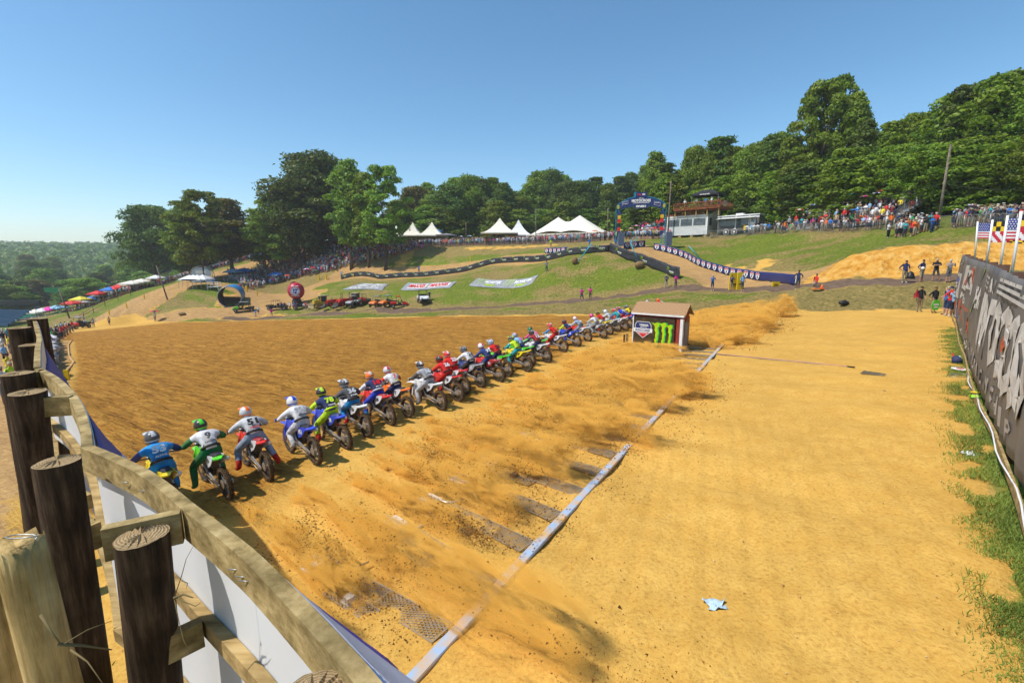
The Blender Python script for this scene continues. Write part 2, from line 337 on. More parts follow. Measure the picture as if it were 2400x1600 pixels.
    me.vertices.add(len(v)); me.vertices.foreach_set('co', v.ravel().astype(np.float32))
    me.loops.add(f.size); me.loops.foreach_set('vertex_index', f.ravel().astype(np.int32))
    me.polygons.add(len(f)); me.polygons.foreach_set('loop_start', np.arange(0, f.size, 4, dtype=np.int32)); me.polygons.foreach_set('loop_total', np.full(len(f), 4, np.int32))
    me.update(); me.validate()
    me.polygons.foreach_set('use_smooth', np.ones(len(f), bool))
    for nm, (a, b, c) in {'surf_a': (field, path, grass), 'surf_b': (cliff, dry, track), 'surf_c': (lush, np.where(inpad, strip, 0), np.clip(.5 + .5 * ruts, 0, 1))}.items():
        at_ = me.color_attributes.new(nm, 'FLOAT_COLOR', 'POINT')
        at_.data.foreach_set('color', np.stack([a, b, c, np.ones_like(a)], -1).astype(np.float32).ravel())
    o = bpy.data.objects.new('ground', me); COL.objects.link(o); tag(o, kind='structure')
    me.materials.append(ground_mat())
    # the underside of the sheet at the centre is closed by a small fan
    return o
def ground_mat():
    m = bpy.data.materials.new('soil and grass'); m.use_nodes = True; nt = m.node_tree; N = nt.nodes; L = nt.links
    b = N['Principled BSDF']; b.inputs['Roughness'].default_value = 0.95; b.inputs['Specular IOR Level'].default_value = 0.1
    geo = N.new('ShaderNodeNewGeometry')
    def noise(scale, detail=6, stretch=None, rot=0, rough=0.6):
        mp = N.new('ShaderNodeMapping'); L.new(geo.outputs['Position'], mp.inputs[0])
        if rot: 
            r2 = N.new('ShaderNodeMapping'); L.new(geo.outputs['Position'], r2.inputs[0]); r2.inputs['Rotation'].default_value = (0, 0, rot); L.new(r2.outputs[0], mp.inputs[0])
        if stretch: mp.inputs['Scale'].default_value = stretch
        n = N.new('ShaderNodeTexNoise'); n.inputs['Scale'].default_value = scale; n.inputs['Detail'].default_value = detail; n.inputs['Roughness'].default_value = rough
        L.new(mp.outputs[0], n.inputs['Vector']); return n.outputs['Fac']
    def ramp(v, *st_):
        c = N.new('ShaderNodeValToRGB'); e = c.color_ramp.elements
        while len(e) < len(st_): e.new(0.5)
        for i, (p, col) in enumerate(st_): e[i].position = p; e[i].color = (*col, 1)
        L.new(v, c.inputs[0]); return c.outputs[0]
    def mix(f, a, c):
        x = N.new('ShaderNodeMix'); x.data_type = 'RGBA'; L.new(f, x.inputs[0]); L.new(a, x.inputs[6]); L.new(c, x.inputs[7]); return x.outputs[2]
    def math_(op, a, c=None, clamp=False):
        x = N.new('ShaderNodeMath'); x.operation = op; x.use_clamp = clamp
        for i, q in enumerate((a, c)):
            if q is None: continue
            if isinstance(q, (int, float)): x.inputs[i].default_value = q
            else: L.new(q, x.inputs[i])
        return x.outputs[0]
    def attr(nm):
        a = N.new('ShaderNodeAttribute'); a.attribute_name = nm; s_ = N.new('ShaderNodeSeparateColor'); L.new(a.outputs['Color'], s_.inputs[0]); return s_.outputs
    def edge(mk, nz, soft=8.0, k=0.9):     # ragged mask edge
        return math_('MULTIPLY_ADD' if 0 else 'MULTIPLY', math_('ADD', math_('ADD', mk, -0.5), math_('MULTIPLY', math_('ADD', nz, -0.5), k)), soft)
    def rag(mk, nz, soft=6.0, k=0.9):
        e = edge(mk, nz, soft, k); return math_('ADD', e, 0.5, True)
    A, B, C = attr('surf_a'), attr('surf_b'), attr('surf_c')
    n_big = noise(0.35, 1); n_mid = noise(2.2, 3); n_fine = noise(19, 3, rough=0.7); n_clod = noise(6, 4, rough=0.8)
    rut = noise(3.6, 5, stretch=(0.11, 1.5, 1.0), rot=-RIDE, rough=0.66)
    sand = ramp(n_mid, (0.25, (0.50, 0.28, 0.055)), (0.68, (0.59, 0.36, 0.086)))
    sand = mix(ramp(n_fine, (0.25, (.75,)*3), (0.6, (0,)*3)), sand, ramp(n_fine, (0.3, (0.30, 0.14, 0.025)), (0.6, (0.50, 0.26, 0.05))))
    fieldc = ramp(rut, (0.32, (0.20, 0.082, 0.014)), (0.47, (0.40, 0.185, 0.028)), (0.66, (0.55, 0.285, 0.052)))
    fieldc = mix(ramp(n_clod, (0.36, (.8,)*3), (0.50, (0,)*3)), fieldc, ramp(n_fine, (0.3, (0.10, 0.04, 0.012)), (0.7, (0.26, 0.115, 0.025))))
    pathc = ramp(n_mid, (0.3, (0.095, 0.062, 0.042)), (0.7, (0.17, 0.115, 0.078)))
    trackc = ramp(rut, (0.3, (0.27, 0.15, 0.055)), (0.7, (0.52, 0.33, 0.13)))
    trackc = mix(ramp(n_clod, (0.4, (.6,)*3), (0.55, (0,)*3)), trackc, ramp(n_fine, (0.3, (0.12, 0.06, 0.03)), (0.7, (0.3, 0.17, 0.07))))
    gn = noise(3.2, 5, rough=0.82); gf = n_fine
    green = ramp(gn, (0.3, (0.065, 0.082, 0.012)), (0.52, (0.14, 0.18, 0.02)), (0.75, (0.26, 0.28, 0.045)))
    dryc = ramp(gn, (0.28, (0.10, 0.078, 0.022)), (0.5, (0.24, 0.18, 0.06)), (0.75, (0.44, 0.32, 0.12)))
    lushc = ramp(gn, (0.3, (0.08, 0.13, 0.012)), (0.52, (0.17, 0.25, 0.02)), (0.72, (0.38, 0.26, 0.07)))
    n_cl = noise(1.6, 4, stretch=(1, 1, 0.35)); cliffc = ramp(n_cl, (0.3, (0.42, 0.17, 0.02)), (0.5, (0.56, 0.29, 0.055)), (0.7, (0.62, 0.38, 0.12)))
    drym = rag(B[1], gn, 3.0, 1.5)
    gr = mix(drym, green, dryc); gr = mix(C[0], gr, lushc)
    gr = mix(math_('MULTIPLY', C[1], 0.8), gr, lushc)
    c = mix(rag(A[0], n_mid, 3.0, 0.8), sand, fieldc)
    c = mix(rag(B[2], n_mid, 6), c, trackc)
    c = mix(rag(A[2], gn, 5.0, 1.5), c, gr)
    c = mix(rag(A[1], n_mid, 8), c, pathc)
    c = mix(rag(B[0], n_mid, 6), c, cliffc)
    # broad tonal drift
    hs = N.new('ShaderNodeHueSaturation'); L.new(c, hs.inputs['Color']); L.new(math_('ADD', math_('MULTIPLY', n_big, 0.28), 0.86), hs.inputs['Value'])
    L.new(hs.outputs[0], b.inputs['Base Color'])
    # relief: clods in the field, footprints on the sand, tufts in the grass
    h1 = math_('MULTIPLY', n_clod, math_('ADD', math_('MULTIPLY', A[0], 1.6), 0.25))
    h2 = math_('MULTIPLY', n_mid, 0.25); h3 = math_('MULTIPLY', n_fine, math_('ADD', math_('MULTIPLY', A[0], .9), 0.22)); h4 = math_('MULTIPLY', gf, math_('MULTIPLY', A[2], 1.6))
    h5 = math_('MULTIPLY', rut, math_('MULTIPLY', A[0], 3.0))
    h6 = math_('MULTIPLY', n_cl, math_('MULTIPLY', B[0], 9.0))
    vo = N.new('ShaderNodeTexVoronoi'); vo.inputs['Scale'].default_value = 3.3; L.new(geo.outputs['Position'], vo.inputs['Vector']); vr = N.new('ShaderNodeMapRange'); vr.inputs[1].default_value = .04; vr.inputs[2].default_value = .3; L.new(vo.outputs['Distance'], vr.inputs[0])
    h2 = math_('ADD', h2, math_('MULTIPLY', vr.outputs[0], math_('MULTIPLY', math_('SUBTRACT', 1.0, A[0]), .16)))
    hh = math_('ADD', math_('ADD', math_('ADD', h1, h2), math_('ADD', h3, h4)), math_('ADD', h5, h6))
    bp = N.new('ShaderNodeBump'); bp.inputs['Strength'].default_value = 1.0; bp.inputs['Distance'].default_value = 0.065
    L.new(hh, bp.inputs['Height']); L.new(bp.outputs[0], b.inputs['Normal'])
    return m
build_ground()
# ------------------------------------------------------------------ materials in the foreground
def wood_mat(key, a, b, c, scale=1.0, axis='z', rough=0.85, ring=False, bump=0.6):
    if key in _NT: return _NT[key]
    m = bpy.data.materials.new(key); m.use_nodes = True; nt = m.node_tree; N, L = nt.nodes, nt.links; p = N['Principled BSDF']
    p.inputs['Roughness'].default_value = rough; p.inputs['Specular IOR Level'].default_value = 0.15
    tc = N.new('ShaderNodeTexCoord'); mp = N.new('ShaderNodeMapping'); L.new(tc.outputs['Object'], mp.inputs[0])
    st_ = {'z': (1, 1, .06), 'x': (.06, 1, 1), 'y': (1, .06, 1), 'w': (.8, .8, 1.4)}[axis]; mp.inputs['Scale'].default_value = tuple(v * scale for v in st_)
    n = N.new('ShaderNodeTexNoise'); n.inputs['Scale'].default_value = 28; n.inputs['Detail'].default_value = 8; n.inputs['Roughness'].default_value = .7; L.new(mp.outputs[0], n.inputs['Vector'])
    n2 = N.new('ShaderNodeTexNoise'); n2.inputs['Scale'].default_value = 5; n2.inputs['Detail'].default_value = 5; L.new(tc.outputs['Object'], n2.inputs['Vector'])
    src = n.outputs['Fac']
    if ring:
        w = N.new('ShaderNodeTexWave'); w.wave_type = 'RINGS'; w.rings_direction = 'Z'; w.inputs['Scale'].default_value = 30; w.inputs['Distortion'].default_value = 6; w.inputs['Detail'].default_value = 3
        L.new(tc.outputs['Object'], w.inputs['Vector']); src = w.outputs['Fac']
    r = N.new('ShaderNodeValToRGB'); e = r.color_ramp.elements; e.new(.5); e[0].position = .3; e[1].position = .5; e[2].position = .72
    for i, q in enumerate((a, b, c)): e[i].color = (*q, 1)
    L.new(src, r.inputs[0])
    mx = N.new('ShaderNodeMix'); mx.data_type = 'RGBA'; mx.blend_type = 'MULTIPLY'; mx.inputs[0].default_value = .8; L.new(r.outputs[0], mx.inputs[6])
    r2 = N.new('ShaderNodeValToRGB'); r2.color_ramp.elements[0].position = .35; r2.color_ramp.elements[0].color = (.45, .45, .42, 1); r2.color_ramp.elements[1].position = .6; r2.color_ramp.elements[1].color = (1, 1, 1, 1)
    L.new(n2.outputs['Fac'], r2.inputs[0]); L.new(r2.outputs[0], mx.inputs[7]); L.new(mx.outputs[2], p.inputs['Base Color'])
    bp = N.new('ShaderNodeBump'); bp.inputs['Strength'].default_value = bump; bp.inputs['Distance'].default_value = .012; L.new(src, bp.inputs['Height']); L.new(bp.outputs[0], p.inputs['Normal'])
    _NT[key] = m; return m
M_post = wood_mat('dark treated post', (.018, .011, .007), (.052, .033, .02), (.15, .10, .062), bump=1.0)
M_end = wood_mat('post end grain', (.27, .185, .09), (.35, .245, .125), (.43, .31, .17), ring=True, bump=.35)
M_rail = wood_mat('weathered rail board', (.16, .115, .04), (.36, .26, .11), (.56, .43, .21), scale=.5, axis='w', bump=.4)
M_log = wood_mat('split grey log', (.22, .14, .05), (.60, .42, .17), (.80, .62, .32), bump=1.0)
M_panelw = mat('white fence sheet', (.70, .72, .74), .5, (.60, .62, .64), 2.0, dirt=.12)
M_lumber = wood_mat('tan lumber', (.2, .13, .05), (.42, .29, .12), (.55, .41, .2), scale=.6, axis='x')
M_blue = mat('blue banner cloth', (.035, .04, .42), .6); M_white = mat('white paint', (.78, .78, .76), .55, dirt=.1); M_cloth = mat('white banner cloth', (.62, .6, .68), .7)
M_steel = mat('galvanised steel', (.42, .42, .40), .4, (.25, .24, .22), 9, metal=.7); M_black = mat('black plastic', (.015, .015, .016), .45); M_rub = mat('black rubber', (.018, .016, .014), .8, dirt=.55)
M_pole = mat('white pole paint', (.74, .75, .77), .4)
def on_z(px, py, z):
    u = (px - 1200) / FPX; v = (800 - py) / FPX; dx, dy, dz = u, CP + v * SP, -SP + v * CP; t = (z - CAMZ) / dz
    return Vector((dx * t, dy * t, z))
# ------------------------------------------------------------------ wooden crowd fence beside the camera
fence = empty('wooden_fence', (-2.3, 2.3, zt(-2.3, 2.3)), 0, 'tall wooden fence of dark round posts, curved top rail and white sheets beside the start', 'fence')
FI = fence.matrix_basis.inverted()
def fence_part(mb, name, m, parent=None):
    o = mb.build(name, m); o.parent = fence; o.matrix_parent_inverse = FI; return o
POSTS = [(-.47, .93, 3.93, .115, .02), (-1.45, 1.62, 3.94, .088, .09), (-2.3, 2.16, 4.0, .09, .07), (-3.62, 3.28, 4.03, .105, .13), (-4.45, 3.98, 4.0, .11, .06), (-6.25, 5.8, 3.92, .11, .05), (-7.05, 6.45, 4.05, .12, .05), (-8.3, 7.9, 4.0, .13, .03)]
for i, (x, y, z, r, lean) in enumerate(POSTS):
    q = random.Random(40 + i); base = zt(x, y) - .3; H_ = z - base; n = 36; rings = 26
    vs = []; fs = []
    ph = [q.uniform(0, 6.28) for _ in range(6)]
    for j in range(rings + 1):
        h = H_ * j / rings; k = 1 - j / rings
        for a in range(n):
            an = 2 * math.pi * a / n
            rr = r * (1 + .06 * k) * (1 + .035 * math.sin(3 * an + ph[0] + h) + .02 * math.sin(7 * an + ph[1] - 2 * h) + .012 * math.sin(17 * an + ph[2]) + .012 * (mnoise.noise(Vector((an * 5, h * .8, i))) ))
            vs.append((rr * math.cos(an), rr * math.sin(an), base + h))
    for j in range(rings):
        for a in range(n): fs.append((j * n + a, j * n + (a + 1) % n, (j + 1) * n + (a + 1) % n, (j + 1) * n + a))
    lx = -lean * H_ * .9; ly = lean * .35 * H_
    mb = MB(); mb.M = Matrix.Translation((x, y, 0))
    def sh(v): k = (z - v[2]) / H_; return (v[0] + lx * k, v[1] + ly * k, v[2])
    mb.add([sh(v) for v in vs], fs, 0, True)
    top = [sh(vs[rings * n + a]) for a in range(n)]
    inner = [(t_[0] * .5, t_[1] * .5, z + .012 + .006 * math.sin(3 * a)) for a, t_ in enumerate(top)]
    o = fence_part(mb, 'post', [M_post])
    mt = MB(); mt.add(top + inner + [(0, 0, z + .01)], [(a, (a + 1) % n, n + (a + 1) % n, n + a) for a in range(n)] + [(n + a, n + (a + 1) % n, 2 * n) for a in range(n)], 0)
    c = mt.mesh('end_grain'); e = bpy.data.objects.new('end_grain', c); COL.objects.link(e); c.materials.append(M_end); e.parent = o; e.location = (0, 0, 0)
    e.matrix_parent_inverse = Matrix.Identity(4); e.location = (x, y, .0)
RAIL = [[(860,1640),(804,1567),(689,1437),(574,1314),(498,1250),(421,1190),(370,1144),(319,1107),(250,1074),(187,1048)],
        [(189,1046),(188,1014),(179,970),(170,948),(159,928),(142,908),(124,890),(103,876),(80,864)], [(78,861),(79,838),(81,813),(86,795),(82,773)], [(82,772), (76, 752)]]
RP = [[on_z(a, b, 3.97) for a, b in seg] for seg in RAIL]
def ribbon(pts, off, z0, z1, w):
    """board bent along pts: offset sideways, between z0 and z1, thickness w"""
    mb = MB(); n = len(pts); L_ = []
    for i, p in enumerate(pts):
        d = (pts[min(i + 1, n - 1)] - pts[max(i - 1, 0)]); d.z = 0; d.normalize(); nrm = Vector((d.y, -d.x, 0))
        o_ = off(i / (n - 1)) if callable(off) else off
        a = p + nrm * o_; b = p + nrm * (o_ + w); L_ += [(a.x, a.y, z0), (b.x, b.y, z0), (b.x, b.y, z1), (a.x, a.y, z1)]
    fs = [(0, 1, 2, 3), tuple((n - 1) * 4 + k for k in (3, 2, 1, 0))]
    for i in range(n - 1):
        for k in range(4): fs.append((i * 4 + k, (i + 1) * 4 + k, (i + 1) * 4 + (k + 1) % 4, i * 4 + (k + 1) % 4))
    return mb.add(L_, fs)
def dense(seg, k=6):
    out = []
    for a, b in zip(seg[:-1], seg[1:]):
        out += [a.lerp(b, j / k) for j in range(k)]
    pts = out + [seg[-1]]
    for _ in range(4): pts = [pts[0]] + [(pts[i - 1] + pts[i] * 2 + pts[i + 1]) / 4 for i in range(1, len(pts) - 1)] + [pts[-1]]
    return pts
for k, seg in enumerate(RP):
    pts = dense(seg); zb_ = (2.75, 3.25, 3.35, 3.4)[k]
    fence_part(ribbon(pts, 0.0, 3.83, 3.97, .05), 'top_rail', M_rail)
    fence_part(ribbon(pts, 0.004, 3.38, 3.46, .045), 'lower_rail', M_lumber)
    fence_part(ribbon(pts, 0.004, 2.72, 2.80, .045), 'lower_rail', M_lumber)
    fence_part(ribbon(pts, 0.052, zb_, 3.955, .006), 'white_sheet', M_panelw)
def block(a, b, z0, z1, w=.045):
    mb = MB(); a = Vector((a[0], a[1], (z0 + z1) / 2)); b = Vector((b[0], b[1], (z0 + z1) / 2)); mb.beam(a, b, w, z1 - z0); fence_part(mb, 'blocking', M_rail)
block((-1.38, 1.74), (-1.6, 1.62), 3.84, 3.975); block((-1.34, 1.72), (-1.46, 1.6), 3.36, 3.48)
block((-2.34, 2.36), (-2.5, 2.05), 3.4, 3.55); block((-3.38, 3.36), (-3.62, 3.3), 3.83, 3.98); block((-2.9, 2.88), (-3.62, 3.28), 3.32, 3.42)
block((-4.5, 4.25), (-4.45, 4.0), 3.8, 3.97)
for px, py in ((300,1130),(345,1150),(455,1240),(560,1335),(578,1352),(585,1362)):
    p = on_z(px, py, 3.9); nails = MB(); nails.tube([p, p + Vector((-.05, .015, -.008))], .0022, 5); fence_part(nails, 'bent_nail', M_steel)
# cloth hanging on the track side of the fence
def cloth(name, pts, z0, z1, out0, out1, bands, label, nz=14, wob_=.03, seed=1, o0=.07):
    n = len(pts); mb = MB(); vs = []; q = random.Random(seed); ph = q.uniform(0, 6)
    for i, p in enumerate(pts):
        d = (pts[min(i + 1, n - 1)] - pts[max(i - 1, 0)]); d.z = 0; d.normalize(); nr_ = Vector((d.y, -d.x, 0)); f = i / (n - 1)
        for j in range(nz + 1):
            k = j / nz; o_ = o0 + (out0 * (1 - f) + out1 * f) * k + wob_ * math.sin(9 * f * 3 + 5 * k + ph) * k
            c = p + nr_ * o_; vs.append((c.x, c.y, z1 + (z0 - z1) * k))
    fs = []; mi = []
    for i in range(n - 1):
        for j in range(nz):
            fs.append((i * (nz + 1) + j, i * (nz + 1) + j + 1, (i + 1) * (nz + 1) + j + 1, (i + 1) * (nz + 1) + j)); mi.append(bands(i / (n - 1), j / nz))
    mb.add(vs, fs, 0, True); mb.m = mi
    o = mb.build(name, [M_cloth, M_blue, mat('faded purple cloth', (.13, .11, .3), .8)]); tag(o, label, 'banner'); 
    md = o.modifiers.new('thickness', 'SOLIDIFY'); md.thickness = .004
    return o
cloth('banner', dense(RP[0]), 3.3, 3.93, .47, .12, lambda f, k: 1 if k > .52 else 0, 'white and blue cloth banner hanging on the track side of the near fence')
cloth('banner', dense(RP[1])[:26], 3.3, 3.9, .46, .04, lambda f, k: 1 if (k > .6 and f < .6) else (0 if k > .3 else 2), 'white and purple cloth banner hanging below the bend of the wooden fence', seed=4)
cloth('banner', dense(RP[1])[40:], 2.4, 3.9, .1, .5, lambda f, k: 0, 'short white cloth sheet folded over the fence rail by the fourth post', seed=8)
cloth('banner', dense(RP[2]), 2.6, 3.7, .5, .3, lambda f, k: 2, 'faded purple cloth banner hanging under the farthest rail of the fence', seed=5)
# split weathered logs standing behind the fence
def log(name, top, base, r0, r1, seed, label):
    mb = MB(); q = random.Random(seed); n = 40; m = 40; vs = []
    top, base = Vector(top), Vector(base); d = base - top; L_ = d.length; d.normalize(); a = d.orthogonal().normalized(); b = d.cross(a)
    for j in range(m + 1):
        f = j / m; c = top + d * (L_ * f)
        for k in range(n):
            an = 2 * math.pi * k / n
            rr = (r0 + (r1 - r0) * f) * (1 + .1 * math.sin(2 * an + seed) + .16 * mnoise.noise(Vector((math.cos(an) * 4.5, math.sin(an) * 4.5, f * 1.2 + seed))) + .08 * mnoise.noise(Vector((an * 9, f * 3, seed))))
            e = .05 * mnoise.noise(Vector((k * .9, seed, 1))) * max(0, 1 - f * 12)
            vs.append(c + (a * math.cos(an) + b * math.sin(an)) * rr + d * e)
    fs = [(j * n + k, (j + 1) * n + k, (j + 1) * n + (k + 1) % n, j * n + (k + 1) % n) for j in range(m) for k in range(n)] + [tuple(range(n))]
    mb.add(vs, fs, 0, True); o = mb.build(name, M_log); return tag(o, label, 'wooden post', 'split logs behind the fence')
log('split_log', at(45, 1275, 1.32), at(150, 1640, 1.2) + Vector((-.25, .3, -3.0)), .058, .095, 3, 'pale splintered log post with a wire loop on its top at the lower left')
log('split_log', at(-25, 1330, 1.55), at(-20, 1750, 1.3) + Vector((-.3, .2, -2.4)), .06, .09, 9, 'mossy grey log post half out of view at the left edge')
wl = MB(); p = at(60, 1265, 1.3); wl.tube([p + Vector((.028 * math.cos(a) * (1 + .3 * a), .02 * math.sin(a), .004 * a)) for a in [k * .7 for k in range(9)]], .0022, 5); tag(wl.build('wire', M_steel), 'small loop of bent wire lying on the pale log', 'wire')
tw = MB(); q = random.Random(5)
def twig(pts, r): tw.tube(pts, [r * .5 * (1 - .7 * i / (len(pts) - 1)) for i in range(len(pts))], 5)
b0 = at(408, 1400, 1.45)
twig([b0, at(425, 1350, 1.44), at(436, 1310, 1.45), at(456, 1273, 1.46)], .004); twig([b0, at(430, 1392, 1.44), at(452, 1400, 1.42)], .011); twig([b0, at(432, 1410, 1.43), at(458, 1420, 1.42), at(470, 1412, 1.4)], .006)
twig([at(425, 1360, 1.44), at(440, 1366, 1.44), at(436, 1380, 1.44)], .004); twig([b0, at(418, 1450, 1.42), at(430, 1500, 1.38), at(446, 1530, 1.36)], .004)
twig([at(150, 1508, 1.25), at(205, 1475, 1.3), at(262, 1454, 1.35)], .005); twig([at(135, 1510, 1.3), at(190, 1512, 1.32), at(262, 1522, 1.35)], .014); twig([at(165, 1522, 1.3), at(205, 1550, 1.28), at(240, 1600, 1.22)], .007)
twig([at(95, 1440, 1.2), at(120, 1480, 1.18), at(145, 1512, 1.17)], .009)
tag(tw.build('dry_vine', mat('dry twig', (.16, .12, .05), .9)), 'dry brown vine twigs growing between the dark fence posts', 'plant')

# ------------------------------------------------------------------ right wall with the big grey banner
WP = [Vector((29.74, 30.51, 0)), Vector((14.33, 13.64, 0)), Vector((7.91, 6.44, 0)), Vector((4.9, 3.2, 0))]
WL = [0.0]
for a, b in zip(WP[:-1], WP[1:]): WL.append(WL[-1] + (b - a).length)
def wall_pt(q, z, off=0.0):
    for i in range(3):
        if q <= WL[i + 1] or i == 2:
            d = (WP[i + 1] - WP[i]).normalized(); n = Vector((d.y, -d.x, 0))      # towards the start field
            if n.dot(Vector((-1, .2, 0))) < 0: n = -n
            p = WP[i] + d * (q - WL[i]) + n * off; return Vector((p.x, p.y, z))
def wall_hit(px, py):
    u = (px - 1200) / FPX; v = (800 - py) / FPX; d = Vector((u, CP + v * SP, -SP + v * CP)); best = None
    for i in range(3):
        e = WP[i + 1] - WP[i]; D = d.x * -e.y + e.x * d.y
        t = (WP[i].x * -e.y + e.x * WP[i].y) / D; k = ((d.x * t - WP[i].x) * e.x + (d.y * t - WP[i].y) * e.y) / e.length_squared
        if (-.2 if i == 0 else 0) <= k <= (1 if i < 2 else 3): best = (WL[i] + k * e.length, CAMZ + d.z * t); break
    return best
def wall_top(q): return float(np.interp(q, [0, 8, 22.8, 28, 32.5, 40], [5.38, 5.12, 4.84, 4.62, 4.45, 4.3]))
def wall_bot(q): return float(np.interp(q, [0, 2, 10, 20, 22.8, 28, 32.5, 40], [1.78, 1.66, 1.5, 1.38, 1.36, 1.45, 1.48, 1.5]))
wall = empty('banner_wall', (29.74, 30.51, zt(29.74, 30.51)), 0, 'high timber wall carrying a long grey printed banner along the right edge', 'wall')
WI = wall.matrix_basis.inverted()
def wpart(mb, name, m): o = mb.build(name, m); o.parent = wall; o.matrix_parent_inverse = WI; return o
def bulge(q, k): return .03 + .10 * math.sin(math.pi * k) ** .7 * (0.6 + .4 * math.sin(q * 1.1)) + .02 * math.sin(q * 6 + k * 4) + .012 * math.sin(q * 19 + k * 7)
def wsurf(q, z, extra=0.0):
    k = (z - wall_bot(q)) / (wall_top(q) - wall_bot(q)); k = min(max(k, 0), 1)
    return wall_pt(q, z, bulge(q, k) + extra)
mb = MB(); nq, nz = 150, 14; vs = []; qm = WL[-1]
for i in range(nq + 1):
    q_ = qm * i / nq
    for j in range(nz + 1):
        k = j / nz; vs.append(wall_pt(q_, wall_bot(q_) + (wall_top(q_) - wall_bot(q_)) * k + .03 * math.sin(q_ * 2.5) * (1 - k), bulge(q_, k)))
mb.add(vs, [(i * (nz + 1) + j, i * (nz + 1) + j + 1, (i + 1) * (nz + 1) + j + 1, (i + 1) * (nz + 1) + j) for i in range(nq) for j in range(nz)], 0, True)
def banner_mat():
    m = mat('dusty grey vinyl', (.17, .155, .14), .6, (.10, .095, .095), .9, bump=.2, detail=7); return m
bn = wpart(mb, 'banner', banner_mat()); bn.modifiers.new('thickness', 'SOLIDIFY').thickness = .01
M_let = mat('dusty white print', (.58, .55, .5), .6, (.45, .42, .38), 3); M_letr = mat('faded red print', (.5, .09, .04), .6); M_letb = mat('faded blue print', (.12, .16, .42), .6); M_letl = mat('lime print', (.38, .5, .05), .6); M_leto = mat('yellow print', (.65, .4, .02), .6); M_letd = mat('dark grey print', (.06, .06, .07), .7); M_letc = mat('grey letter print', (.36, .32, .28), .6)
def wall_quad(mbx, poly, q0, q1, z0, z1, mi, lift=.02, z0b=None, z1b=None):
    """poly in unit square mapped to wall rectangle; z may slope"""
    z0b = z0 if z0b is None else z0b; z1b = z1 if z1b is None else z1b
    vs = []
    for a, b in poly:
        q_ = q0 + (q1 - q0) * a; lo = z0 + (z0b - z0) * a; hi = z1 + (z1b - z1) * a; vs.append(wsurf(q_, lo + (hi - lo) * b, lift))
    return mbx.add(vs, [tuple(range(len(poly)))], mi)
def wall_text(mbx, txt, q0, q1, z0, z1, mi, lift=.025, z0b=None, z1b=None, bold=.03, skew=0.0):
    z0b = z0 if z0b is None else z0b; z1b = z1 if z1b is None else z1b
    v, f, _ = text_faces(txt, 1, bold); bm = bmesh.new(); bv = [bm.verts.new((a + .5, b + .5, 0)) for a, b in v]
    for fc in f:
        try: bm.faces.new([bv[i] for i in fc])
        except ValueError: pass
    for k in range(1, 16):
        bmesh.ops.bisect_plane(bm, geom=bm.verts[:] + bm.edges[:] + bm.faces[:], plane_co=(k / 16, 0, 0), plane_no=(1, 0, 0))
    for k in range(1, 5):
        bmesh.ops.bisect_plane(bm, geom=bm.verts[:] + bm.edges[:] + bm.faces[:], plane_co=(0, k / 5, 0), plane_no=(0, 1, 0))
    bm.verts.index_update(); vs = []
    for w in bm.verts:
        a, b = w.co.x + skew * (w.co.y - .5), w.co.y; q_ = q0 + (q1 - q0) * a; lo = z0 + (z0b - z0) * a; hi = z1 + (z1b - z1) * a; vs.append(wsurf(q_, lo + (hi - lo) * b, lift))
    mbx.add(vs, [tuple(x.index for x in fc.verts) for fc in bm.faces], mi); bm.free()
SQ = [(0, 0), (1, 0), (1, 1), (0, 1)]
LM = [M_let, M_letr, M_letb, M_letl, M_leto, M_letd, M_letc]
def wq(px, py): return wall_hit(px, py)
def logo_px(name, tl, br, build):
    a, b = wq(*tl), wq(*br); mbx = MB(); build(mbx, a[0], b[0], b[1], a[1]); o = wpart(mbx, name, LM); return o
def frac(q0, q1, z0, z1, a0, a1, b0, b1): return (q0 + (q1 - q0) * a0, q0 + (q1 - q0) * a1, z0 + (z1 - z0) * b0, z0 + (z1 - z0) * b1)
# (q ranges are metres from the far end of the wall)
def sign(name, q0, q1, z0, z1, items):
    mbx = MB()
    for it in items:
        kind, a0, a1, b0, b1, mi, *r = it; Q = frac(q0, q1, z0, z1, a0, a1, b0, b1); lift = .018 + .005 * (items.index(it))
        if kind == 'q': wall_quad(mbx, r[0] if r else SQ, Q[0], Q[1], Q[2], Q[3], mi, lift)
        else: wall_text(mbx, r[0], Q[0], Q[1], Q[2], Q[3], mi, lift, skew=(r[1] if len(r) > 1 else 0))
    return wpart(mbx, name, LM)
sign('sponsor_print', 1.2, 6.6, 4.35, 5.05, [('q', .0, .45, .5, 1, 0, [(0, 1), (1, 1), (.8, .1), (.3, .1)]), ('q', .5, 1, .0, 1, 0, [(.0, 1), (.3, 1), (.45, .3), (.6, 1), (1, 1), (.7, 0), (.25, 0)]), ('t', .15, .9, -.5, -.15, 0, 'FOX')])
sign('sponsor_print', 8.3, 15.5, 3.55, 4.75, [('q', 0, 1, 0, 1, 0), ('q', .03, .97, .06, .94, 1), ('t', .08, .92, .15, .85, 0, 'MAXXIS')])
sign('sponsor_print', .9, 5.4, 2.75, 4.05, [('q', .1, .9, 0, 1, 0), ('q', .2, .8, .1, .9, 2), ('t', .22, .78, .3, .7, 0, 'FLY')])
sign('sponsor_print', 8.4, 13.4, 3.0, 3.35, [('t', 0, 1, 0, 1, 0, 'PRO')])
sign('sponsor_print', 6.8, 15.2, 2.2, 2.95, [('t', 0, 1, 0, 1, 1, 'LEATT')])
sign('sponsor_print', .8, 3.9, 1.95, 2.65, [('q', 0, 1, 0, 1, 0), ('t', .1, .9, .2, .8, 1, 'VP')])
sign('sponsor_print', 4.4, 9.0, 1.75, 2.4, [('q', 0, 1, 0, 1, 0), ('t', .1, .9, .2, .8, 2, 'BLU')])
